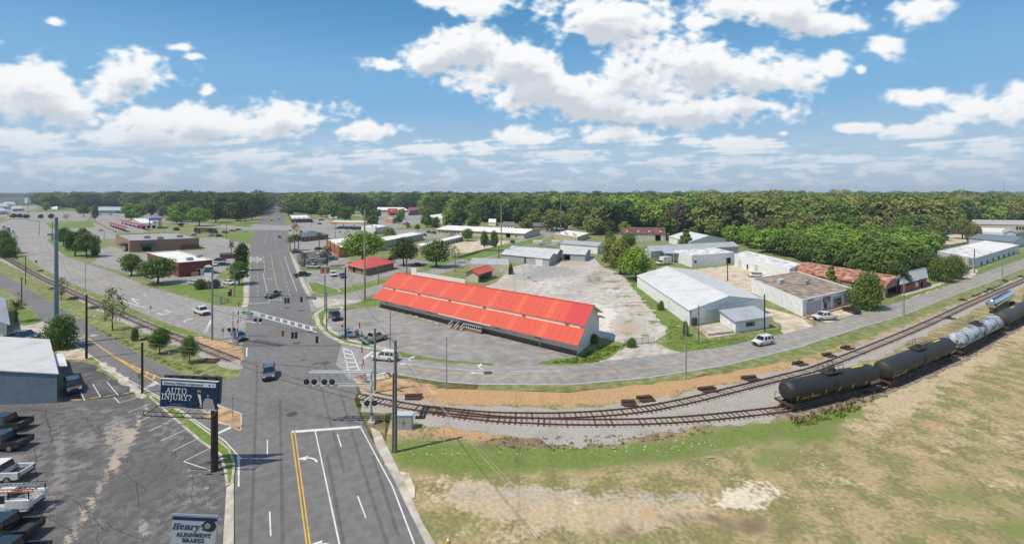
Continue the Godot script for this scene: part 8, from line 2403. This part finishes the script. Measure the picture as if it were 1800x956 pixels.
	for x in axles:
		for s in [-1, 1]:
			var ty := MB.new()
			ty.tube(Vector3(x, wr, s * (hw - 0.2)), Vector3(x, wr, s * (hw + 0.02)), wr, wr, 18)
			var rim := MB.new()
			rim.tube(Vector3(x, wr, s * (hw + 0.021)), Vector3(x, wr, s * (hw + 0.035)), wr * 0.62, wr * 0.55, 12)
			parts.append(["wheel", ty.done(), "tyre", [["rim", rim.done(), "rim"]]])
	var fx: float = S[-1][0]
	var bx: float = S[0][0]
	if kind == "lorry": bx = -9.4
	for s in [-1, 1]:
		var hl := MB.new()
		hl.box(Vector3(fx - 0.06, lamp_y, s * hw * 0.68), Vector3(0.2, 0.14, 0.34))
		parts.append(["headlight", hl.done(), "headlight", []])
		var tl := MB.new()
		tl.box(Vector3(bx + 0.05, lamp_y + 0.08, s * hw * 0.84), Vector3(0.16, 0.24, 0.2))
		parts.append(["tail_light", tl.done(), "taillight", []])
		var mi := MB.new()
		mi.box(Vector3(0.75 if kind != "lorry" else 8.4, lamp_y + 0.4, s * (hw + 0.1)), Vector3(0.14, 0.16, 0.18))
		parts.append(["wing_mirror", mi.done(), "body", []])
	var gr := MB.new()
	gr.box(Vector3(fx + 0.005, lamp_y - 0.08, 0), Vector3(0.05, 0.2, hw * 1.0))
	parts.append(["grille", gr.done(), "trim", []])
	var bp := MB.new()
	bp.box(Vector3(fx - 0.02, lamp_y - 0.3, 0), Vector3(0.16, 0.16, hw * 1.7))
	bp.box(Vector3(bx - 0.0, lamp_y - 0.26, 0), Vector3(0.16, 0.18, hw * 1.7))
	parts.append(["bumper", bp.done(), "trim", []])
	if kind == "pickup":
		var fl := MB.new()
		fl.box(Vector3(-1.93, 0.73, 0), Vector3(1.72, 0.04, 1.66))
		parts.append(["bed_floor", fl.done(), "bed", []])
	if kind == "service":
		for s in [-1, 1]:
			var ub := MB.new()
			ub.box(Vector3(-2.0, 1.15, s * 0.8), Vector3(2.1, 0.75, 0.45))
			parts.append(["tool_locker", ub.done(), "body", []])
		var rk := MB.new()
		for x in [-2.9, -1.1, 0.9]:
			for s in [-0.85, 0.85]: rk.bar(Vector3(x, 1.3, s), Vector3(x, 2.15, s), 0.07, 0.07)
			rk.bar(Vector3(x, 2.15, -0.95), Vector3(x, 2.15, 0.95), 0.07, 0.07)
		for s in [-0.9, 0.9]: rk.bar(Vector3(-2.95, 2.15, s), Vector3(0.95, 2.15, s), 0.06, 0.06)
		parts.append(["ladder_rack", rk.done(), "tyre", []])
	if kind == "boxtruck":
		var bo := MB.new()
		bo.box(Vector3(-1.25, 2.1, 0), Vector3(4.7, 2.5, 2.4))
		parts.append(["cargo_box", bo.done(), "body", []])
	if kind == "lorry":
		var bo := MB.new()
		bo.box(Vector3(-2.3, 2.55, 0), Vector3(14.4, 2.8, 2.55))
		parts.append(["trailer_box", bo.done(), "body", []])
		var st := MB.new()
		st.box(Vector3(-1.5, 2.5, 1.29), Vector3(5.0, 1.2, 0.02))
		parts.append(["side_print", st.done(), "print", []])
	car_protos[kind] = parts
	return parts
func paint(c: String) -> StandardMaterial3D:
	var t := {"white": [0.72, 0.72, 0.71], "silver": [0.42, 0.42, 0.42], "grey": [0.13, 0.14, 0.15], "black": [0.012, 0.012, 0.014], "navy": [0.012, 0.022, 0.055], "blue": [0.03, 0.06, 0.2], "slate": [0.07, 0.095, 0.125], "light_blue": [0.2, 0.29, 0.4], "maroon": [0.1, 0.01, 0.02], "red": [0.4, 0.02, 0.02], "green": [0.012, 0.06, 0.05], "gold": [0.38, 0.33, 0.28], "teal": [0.03, 0.055, 0.075], "orange": [0.6, 0.14, 0.02]}
	var v: Array = t[c]
	var m := mat("paint_" + c, v[0], v[1], v[2], 0.3, 0.1, "")
	m.clearcoat_enabled = true
	m.clearcoat = 0.8
	m.clearcoat_roughness = 0.06
	return m
func car(kind: String, color: String, label: String, rx: float, ry: float, fx: float, fy: float, group := "") -> Node3D:
	var a := g(rx, ry)
	var b := g(fx, fy)
	var d := (b - a).normalized()
	var names := {"sedan": "car", "suv": "sport_utility_car", "pickup": "pickup_truck", "service": "service_truck", "boxtruck": "box_truck", "lorry": "articulated_lorry"}
	var cats := {"sedan": "car", "suv": "car", "pickup": "pickup truck", "service": "service truck", "boxtruck": "truck", "lorry": "lorry"}
	var at := a.lerp(b, 0.5)
	var t := thing(names[kind], label, cats[kind], Vector3(at.x, 0.02, at.z), atan2(-d.z, d.x), group)
	var M := {"body": paint(color), "glass": glass("car_glass", 0.012, 0.014, 0.016), "tyre": mat("tyre", 0.02, 0.02, 0.02, 0.9), "rim": mat("rim", 0.45, 0.45, 0.46, 0.3, 0.8, ""), "headlight": mat("headlight", 0.65, 0.66, 0.68, 0.1, 0.0, ""), "taillight": mat("taillight", 0.28, 0.01, 0.01, 0.2, 0.0, ""), "trim": mat("car_trim", 0.025, 0.025, 0.027, 0.5, 0.0, ""), "bed": mat("truck_bed", 0.03, 0.03, 0.03, 0.9), "print": mat("lorry_print", 0.3, 0.1, 0.02)}
	for p in vehicle_parts(kind):
		var o := MeshInstance3D.new()
		o.name = p[0]
		o.mesh = p[1]
		o.material_override = M[p[2]]
		t.add_child(o, true)
		for c in p[3]:
			var q := MeshInstance3D.new()
			q.name = c[0]
			q.mesh = c[1]
			q.material_override = M[c[2]]
			o.add_child(q, true)
	return t
func make_cars() -> void:
	var list := [
		["suv", "slate", "dark blue-grey car driving towards the level crossing on the main road", 473, 650, 472, 676], ["sedan", "teal", "dark teal saloon coming out of the cross road past the crossing mast", 408, 589, 433, 603], ["pickup", "white", "white pickup truck waiting on the cross road", 338, 545, 372, 559], ["pickup", "slate", "dark pickup truck stopping at the far stop line", 492, 517, 466, 527],
		["pickup", "navy", "navy pickup truck parked on the grass corner side of the red building's car park", 580, 551, 598, 570], ["sedan", "light_blue", "light blue car parked behind the dark wooden pole", 634, 591, 596, 594], ["pickup", "gold", "silver-beige pickup truck parked behind the steel signal pole", 641, 605, 674, 595], ["suv", "white", "white estate car waiting behind the stop line near the tall grey pole", 695, 634, 657, 631],
		["suv", "white", "white estate car driving on the railway-side road past the lean-to office", 1358, 602, 1323, 609], ["pickup", "white", "white pickup truck parked at the flat-roofed shop", 1468, 561, 1431, 563], ["sedan", "black", "black car parked by the big rounded tree", 1508, 553, 1484, 545], ["suv", "white", "white vehicle parked on the grass by the pale metal shed", 1337, 487, 1317, 487], ["boxtruck", "white", "white box truck backed up to the dock canopy", 1182, 464, 1150, 467],
		["suv", "black", "black off-road vehicle parked beside the blue-grey shed", 123, 672, 134, 702], ["pickup", "black", "black pickup truck at the shed end of the car park row", 52, 754, -40, 755], ["pickup", "black", "black pickup truck with red tools in its bed", 48, 787, -45, 789], ["pickup", "white", "white pickup truck between the black pickups and the service truck", 46, 842, -55, 845], ["service", "white", "white service truck with ladders on its rack", 66, 896, -50, 900], ["pickup", "black", "black pickup truck parked beside the ladder-carrying service truck", 60, 944, -60, 949], ["pickup", "black", "black pickup truck at the street sign end of the car park row", 72, 990, -60, 996],
		["pickup", "navy", "old dark pickup truck behind the small white house", 26, 598, 56, 597], ["sedan", "slate", "dark blue car next to the old pickup behind the small white house", 36, 606, 68, 607],
		["pickup", "black", "black pickup truck by the pavement of the diner car park", 523, 487, 540, 485], ["pickup", "silver", "silver pickup truck along the lawn strip of the diner", 540, 471, 561, 472], ["suv", "grey", "dark grey car above the silver pickup", 545, 460, 553, 464], ["sedan", "black", "black car next to the thick palm", 566, 460, 574, 464], ["suv", "white", "white car parked in the diner car park", 582, 482, 589, 489], ["sedan", "blue", "blue car parked in the diner car park", 599, 484, 605, 491], ["suv", "navy", "navy car near the three palms", 514, 446, 530, 445], ["sedan", "white", "white car near the three palms", 512, 442, 527, 441],
		["sedan", "maroon", "maroon car in the row by the brick restaurant", 553, 440, 567, 438], ["sedan", "white", "white car in the row by the brick restaurant", 558, 448, 572, 446], ["sedan", "black", "black car in the row by the brick restaurant", 564, 453, 576, 450], ["sedan", "green", "dark green car parked below the brick restaurant", 576, 456, 594, 457], ["sedan", "navy", "navy car beside the red brick store", 385, 467, 402, 466], ["sedan", "green", "dark green car behind the navy car at the red brick store", 378, 459, 396, 458], ["sedan", "white", "white car at the corner of the red brick store", 381, 464, 377, 470], ["sedan", "white", "white car by the oak at the shrub bed", 336, 500, 354, 500], ["sedan", "white", "white car half hidden by the corner street tree", 396, 499, 410, 501], ["suv", "white", "white van behind the corner pylon sign", 358, 499, 374, 496],
		["lorry", "black", "black articulated lorry with an orange side print", 339, 410, 386, 411], ["sedan", "red", "red car on the side street by the lorry", 404, 407, 414, 407], ["sedan", "black", "black car on the side street by the lorry", 414, 405, 424, 405], ["sedan", "white", "white car on the side street near the main road", 424, 407, 436, 407], ["suv", "slate", "grey car behind the lorry's cab", 391, 410, 402, 410], ["suv", "black", "black car alone in the side lot", 380, 417, 391, 416],
		["suv", "white", "white car turning at the bend of the cross road", 19, 407, 27, 412], ["suv", "black", "black car at the bend of the cross road", 11, 402, 18, 406], ["sedan", "maroon", "dark car waiting at the bend of the cross road", 4, 399, 10, 402], ["sedan", "grey", "grey car by the roadside island", 84, 414, 96, 414], ["suv", "silver", "silver car crossing the empty car park", 171, 406, 182, 407], ["sedan", "navy", "navy car at the grey store", 172, 378, 180, 378], ["sedan", "black", "black car in the far car park", 191, 378, 199, 378], ["sedan", "white", "white car in the far car park", 201, 380, 209, 380], ["sedan", "light_blue", "pale blue car in the far car park", 217, 378, 226, 378], ["sedan", "white", "white car beyond the blue canopy", 250, 378, 260, 378], ["sedan", "white", "white car at the end of the far car park", 268, 378, 277, 378],
		["sedan", "grey", "dark car driving away on the main road by the three palms", 493, 422, 489, 414], ["sedan", "black", "black car at the far crossroads", 478, 390, 477, 387], ["sedan", "grey", "grey car on the far main road", 491, 388, 490, 385], ["suv", "white", "white car far up the main road", 484, 371, 484, 369], ["sedan", "red", "red car far up the main road", 489, 369, 489, 367], ["suv", "black", "black car far up the main road", 481, 374, 481, 372], ["suv", "white", "white van far up the main road", 486, 363, 486, 361],
		["suv", "black", "black car under the fuel canopy", 606, 403, 614, 403], ["suv", "black", "second black car under the fuel canopy", 618, 404, 628, 404], ["suv", "black", "black pickup-like car at the end of the fuel canopy", 630, 404, 638, 404], ["suv", "white", "white car in the forecourt row", 592, 408, 600, 409], ["sedan", "white", "white car at the front of the forecourt row", 601, 411, 610, 413], ["suv", "white", "white van in the forecourt row", 606, 408, 614, 409], ["sedan", "silver", "silver car at the yellow gable", 508, 409, 512, 404], ["sedan", "teal", "dark car by the roadside cafe car park", 556, 395, 568, 394], ["pickup", "black", "black pickup by the roadside cafe", 561, 388, 569, 388],
		["sedan", "maroon", "dark red car in the shade of the oak behind the wall", 728, 468, 742, 467], ["sedan", "black", "black car in the shade of the dark oak", 686, 457, 695, 455], ["sedan", "black", "long black car by the grey flat store", 740, 413, 753, 416], ["sedan", "black", "black car by the clipped bush", 748, 409, 760, 410], ["pickup", "black", "black pickup near the cream long building", 757, 410, 768, 412], ["sedan", "silver", "silver car parked by the cream long building", 791, 414, 800, 414], ["sedan", "maroon", "maroon car among the lollipop trees", 858, 425, 866, 427], ["suv", "navy", "navy car among the lollipop trees", 868, 424, 877, 427], ["suv", "green", "green car in front of the lollipop trees", 855, 431, 868, 432], ["suv", "blue", "blue car on the grass by the back street", 898, 428, 904, 426],
		["sedan", "white", "white car in the red-fronted store's car park", 678, 381, 684, 381], ["sedan", "navy", "navy car in the red-fronted store's car park", 687, 382, 693, 382], ["sedan", "silver", "silver car in the red-fronted store's car park", 697, 382, 703, 382], ["sedan", "black", "black car in the red-fronted store's car park", 706, 384, 714, 384], ["pickup", "white", "white pickup at the machinery yard", 1664, 412, 1672, 411], ["suv", "red", "red tractor-like truck in the machinery yard", 1653, 407, 1661, 405], ["suv", "red", "second red truck in the machinery yard", 1645, 413, 1652, 412], ["pickup", "orange", "orange pickup in the machinery yard", 1650, 417, 1655, 415], ["sedan", "grey", "grey car at the machinery yard entrance", 1650, 426, 1659, 425], ["sedan", "white", "white car at the far end of the back street", 968, 405, 974, 404], ["suv", "white", "white van on the back street far end", 1009, 398, 1013, 396],
	]
	for l in list: car(l[0], l[1], l[2], l[3], l[4], l[5], l[6], l[7] if l.size() > 7 else "")
	# ladders on the service truck, red tools in a bed
	var sv: Node3D = get_node("service_truck")
	for k in 2:
		var lm := [mat("ladder_orange", 0.5, 0.16, 0.06), mat("ladder_alu", 0.55, 0.56, 0.57, 0.35, 0.6)]
		var ld := thing("ladder", ["orange fibreglass ladder on the service truck's rack", "aluminium ladder on the service truck's rack"][k], "ladder")
		ld.transform = sv.transform * Transform3D(Basis(), Vector3(-1.1, 2.24, [-0.62, 0.35][k]))
		for s in [-0.2, 0.2]: add_part(ld, "stile", lm[k], func(mb: MB): mb.box(Vector3(0, 0, s), Vector3(4.4 - k * 0.2, 0.09, 0.05)))
		for q in 11: add_part(ld, "rung", mat("ladder_alu", 0.55, 0.56, 0.57, 0.35, 0.6), func(mb: MB): mb.box(Vector3(-2.0 + q * 0.38, 0, 0), Vector3(0.04, 0.04, 0.36)))
	var tb := thing("tool_bag", "red tool bag lying in the bed of a black pickup truck", "tool bag")
	tb.transform = get_node("pickup_truck_005").transform * Transform3D(Basis(), Vector3(-2.2, 0.83, -0.2))
	add_part(tb, "bag", mat("bag_red", 0.5, 0.03, 0.02), func(mb: MB): mb.box(Vector3.ZERO, Vector3(0.35, 0.14, 0.9)))
	add_part(tb, "strap", mat("dark_grey", 0.08, 0.08, 0.085), func(mb: MB): mb.box(Vector3(0, 0.08, 0), Vector3(0.08, 0.03, 0.5)))

# ---------------------------------------------------------------- two people by the light blue car: one skin over a skeleton of tapered bones
func figure(label: String, at: Vector3, turn: float, bones: Array, colors: Array) -> void:
	# bones: [a, b, ra, rb, colour]
	var cell := 0.03
	var lo := Vector3(-0.6, -0.02, -0.5)
	var n := Vector3i(40, 62, 34)
	var field := PackedFloat32Array()
	field.resize(n.x * n.y * n.z)
	field.fill(1.0)
	for b in bones:
		var a: Vector3 = b[0]
		var c: Vector3 = b[1]
		var rm: float = maxf(b[2], b[3]) + 0.12
		var mn := ((a.min(c) - Vector3.ONE * rm - lo) / cell).floor()
		var mx := ((a.max(c) + Vector3.ONE * rm - lo) / cell).ceil()
		var ac := c - a
		var l2 := maxf(ac.length_squared(), 0.0001)
		for z in range(maxi(0, int(mn.z)), mini(n.z, int(mx.z) + 1)):
			for y in range(maxi(0, int(mn.y)), mini(n.y, int(mx.y) + 1)):
				for x in range(maxi(0, int(mn.x)), mini(n.x, int(mx.x) + 1)):
					var p := lo + Vector3(x, y, z) * cell
					var t := clampf((p - a).dot(ac) / l2, 0.0, 1.0)
					var d := (p - a - ac * t).length() - lerpf(b[2], b[3], t)
					var i := (z * n.y + y) * n.x + x
					var h := maxf(0.035 - absf(field[i] - d), 0.0) / 0.035
					field[i] = minf(field[i], d) - h * h * 0.035 * 0.25
	var mb := MB.new()
	mb.colored = true
	var vert := {}
	var at_cell := func(x: int, y: int, z: int) -> float: return field[(z * n.y + y) * n.x + x]
	for z in n.z - 1:
		for y in n.y - 1:
			for x in n.x - 1:
				var inside_n := 0
				var s := Vector3.ZERO
				var cnt := 0
				for e in [[0, 0, 0, 1, 0, 0], [0, 1, 0, 1, 1, 0], [0, 0, 1, 1, 0, 1], [0, 1, 1, 1, 1, 1], [0, 0, 0, 0, 1, 0], [1, 0, 0, 1, 1, 0], [0, 0, 1, 0, 1, 1], [1, 0, 1, 1, 1, 1], [0, 0, 0, 0, 0, 1], [1, 0, 0, 1, 0, 1], [0, 1, 0, 0, 1, 1], [1, 1, 0, 1, 1, 1]]:
					var fa: float = field[((z + e[2]) * n.y + y + e[1]) * n.x + x + e[0]]
					var fb: float = field[((z + e[5]) * n.y + y + e[4]) * n.x + x + e[3]]
					if (fa < 0.0) != (fb < 0.0):
						var t := fa / (fa - fb)
						s += Vector3(x + lerpf(e[0], e[3], t), y + lerpf(e[1], e[4], t), z + lerpf(e[2], e[5], t))
						cnt += 1
				if cnt > 0: vert[(z * n.y + y) * n.x + x] = lo + s / cnt * cell
	var tone := func(p: Vector3) -> Color:
		var best := 1e9
		var c := 0
		for b in bones:
			var ac: Vector3 = b[1] - b[0]
			var t := clampf((p - b[0]).dot(ac) / maxf(ac.length_squared(), 0.0001), 0.0, 1.0)
			var d: float = (p - b[0] - ac * t).length() - lerpf(b[2], b[3], t)
			if d < best:
				best = d; c = b[4]
		return colors[c]
	for z in range(1, n.z - 1):
		for y in range(1, n.y - 1):
			for x in range(1, n.x - 1):
				var f0: float = at_cell.call(x, y, z)
				for ax in 3:
					var dx := [[1, 0, 0], [0, 1, 0], [0, 0, 1]][ax] as Array
					var f1: float = at_cell.call(x + dx[0], y + dx[1], z + dx[2])
					if (f0 < 0.0) == (f1 < 0.0): continue
					var u: Array = [[0, 1, 0], [0, 0, 1], [1, 0, 0]][ax]
					var w: Array = [[0, 0, 1], [1, 0, 0], [0, 1, 0]][ax]
					var q := []
					for o in [[0, 0], [1, 0], [1, 1], [0, 1]]:
						q.append(vert.get(((z - u[2] * o[0] - w[2] * o[1]) * n.y + y - u[1] * o[0] - w[1] * o[1]) * n.x + x - u[0] * o[0] - w[0] * o[1]))
					if q.has(null): continue
					mb.col = tone.call((q[0] + q[2]) * 0.5)
					if f0 < 0.0: mb.quad(q[0], q[1], q[2], q[3])
					else: mb.quad(q[3], q[2], q[1], q[0])
	var m := mat("cloth_and_skin", 1, 1, 1, 0.85, 0.0, "")
	m.vertex_color_use_as_albedo = true
	var o := put("person", mb, m)
	o.position = at
	o.rotation.y = turn
	tag(o, label, "person")
func make_people() -> void:
	var V := func(x: float, y: float, z: float) -> Vector3: return Vector3(x, y, z)
	for k in 2:
		var b := []
		# 0 top, 1 trousers, 2 skin, 3 hair, 4 shoes
		b.append([Vector3(0, 1.0, 0), Vector3(0, 1.36, 0.0), 0.15, 0.17, 0])
		b.append([Vector3(-0.16, 1.4, 0), Vector3(0.16, 1.4, 0), 0.08, 0.08, 0])
		b.append([Vector3(0, 1.42, 0), Vector3(0, 1.53, 0.01), 0.055, 0.055, 2])
		b.append([Vector3(0, 1.6, 0.02), Vector3(0, 1.68, 0.01), 0.085, 0.095, 2])
		b.append([Vector3(0, 1.69, -0.03), Vector3(0, 1.72, -0.01), 0.09, 0.095, 3])
		b.append([Vector3(0, 1.62, 0.1), Vector3(0, 1.6, 0.12), 0.018, 0.016, 2])
		for s in [-1.0, 1.0]:
			var elbow := Vector3(s * 0.27, 1.12, 0.0 + 0.04 * k)
			var hand := Vector3(s * 0.26, 0.88, 0.08 + 0.14 * k * (1 if s > 0 else 0))
			b.append([Vector3(s * 0.2, 1.38, 0), elbow, 0.062, 0.05, 0])
			b.append([elbow, hand, 0.046, 0.034, 2])
			b.append([hand, hand + Vector3(0, -0.09, 0.02), 0.036, 0.02, 2])
			var step: float = 0.07 * s * (1 - k)
			b.append([Vector3(s * 0.09, 0.94, 0), Vector3(s * 0.1, 0.5, step), 0.095, 0.065, 1])
			b.append([Vector3(s * 0.1, 0.5, step), Vector3(s * 0.11, 0.1, step * 1.3), 0.062, 0.045, 1])
			b.append([Vector3(s * 0.11, 0.05, step * 1.3 - 0.03), Vector3(s * 0.12, 0.04, step * 1.3 + 0.14), 0.05, 0.04, 4])
		figure(["person in dark clothes standing behind the light blue car", "person in a black top and tan trousers walking past the light blue car"][k], [g(613, 590), g(629, 598)][k], [0.4, 1.2][k], b, [[Color(0.02, 0.02, 0.025), Color(0.03, 0.03, 0.045), Color(0.3, 0.16, 0.1), Color(0.02, 0.014, 0.01), Color(0.02, 0.02, 0.02)], [Color(0.018, 0.018, 0.022), Color(0.3, 0.2, 0.13), Color(0.24, 0.12, 0.075), Color(0.015, 0.01, 0.008), Color(0.25, 0.05, 0.05)]][k])

func make_litter() -> void:
	rng.seed = 81
	var stones := MB.new()
	for k in 130:
		var px := rf(700, 1300)
		var p := g(px, rf(778, 800) - (px - 900) * 0.03)
		if k > 80: p = g(rf(380, 424), rf(640, 662))
		if k > 110: p = g(rf(1100, 1750), rf(760, 900))
		var s := rf(0.04, 0.11)
		stones.ball(p + Vector3(0, s * 0.3, 0), Vector3(s * rf(0.8, 1.6), s * 0.5, s), 5, 3)
	var o := put("litter", stones, mat("litter_white", 0.6, 0.59, 0.56, 0.9))
	o.set_meta("kind", "stuff")
	tag(o, "scattered white stones and scraps along the ballast edge", "litter")
	for q in [[1249, 804, "larger scrap of white paper on the green verge", 0.5], [1080, 788, "torn white bag on the verge below the points", 0.35], [1603, 622, "dark round drum lying between the tracks", 0.5]]:
		var st := MB.new()
		if "drum" in q[2]: st.tube(g(q[0], q[1], 0.3) - Vector3(0.4, 0, 0), g(q[0], q[1], 0.3) + Vector3(0.4, 0, 0), 0.3, 0.3, 12)
		else:
			for k in 5: st.quad(g(q[0], q[1], 0.06) + Vector3(rf(-1, 0), rf(0, 0.1), rf(-0.3, 0)) * q[3], g(q[0], q[1], 0.05) + Vector3(rf(0, 1), rf(0, 0.1), rf(-0.3, 0)) * q[3], g(q[0], q[1], 0.08) + Vector3(rf(0, 1), rf(0, 0.2), rf(0, 0.5)) * q[3], g(q[0], q[1], 0.05) + Vector3(rf(-1, 0), rf(0, 0.2), rf(0, 0.5)) * q[3])
		tag(put("drum" if "drum" in q[2] else "paper_scrap", st, mat("iron_black", 0.018, 0.017, 0.017) if "drum" in q[2] else mat("litter_white", 0.6, 0.59, 0.56, 0.9)), q[2], "drum" if "drum" in q[2] else "litter")

func _ready() -> void:
	make_textures()
	make_view()
	make_ground()
	make_buildings()
	make_trees()
	make_tufts()
	make_railway()
	make_poles()
	make_signs()
	make_cars()
	make_people()
	make_litter()
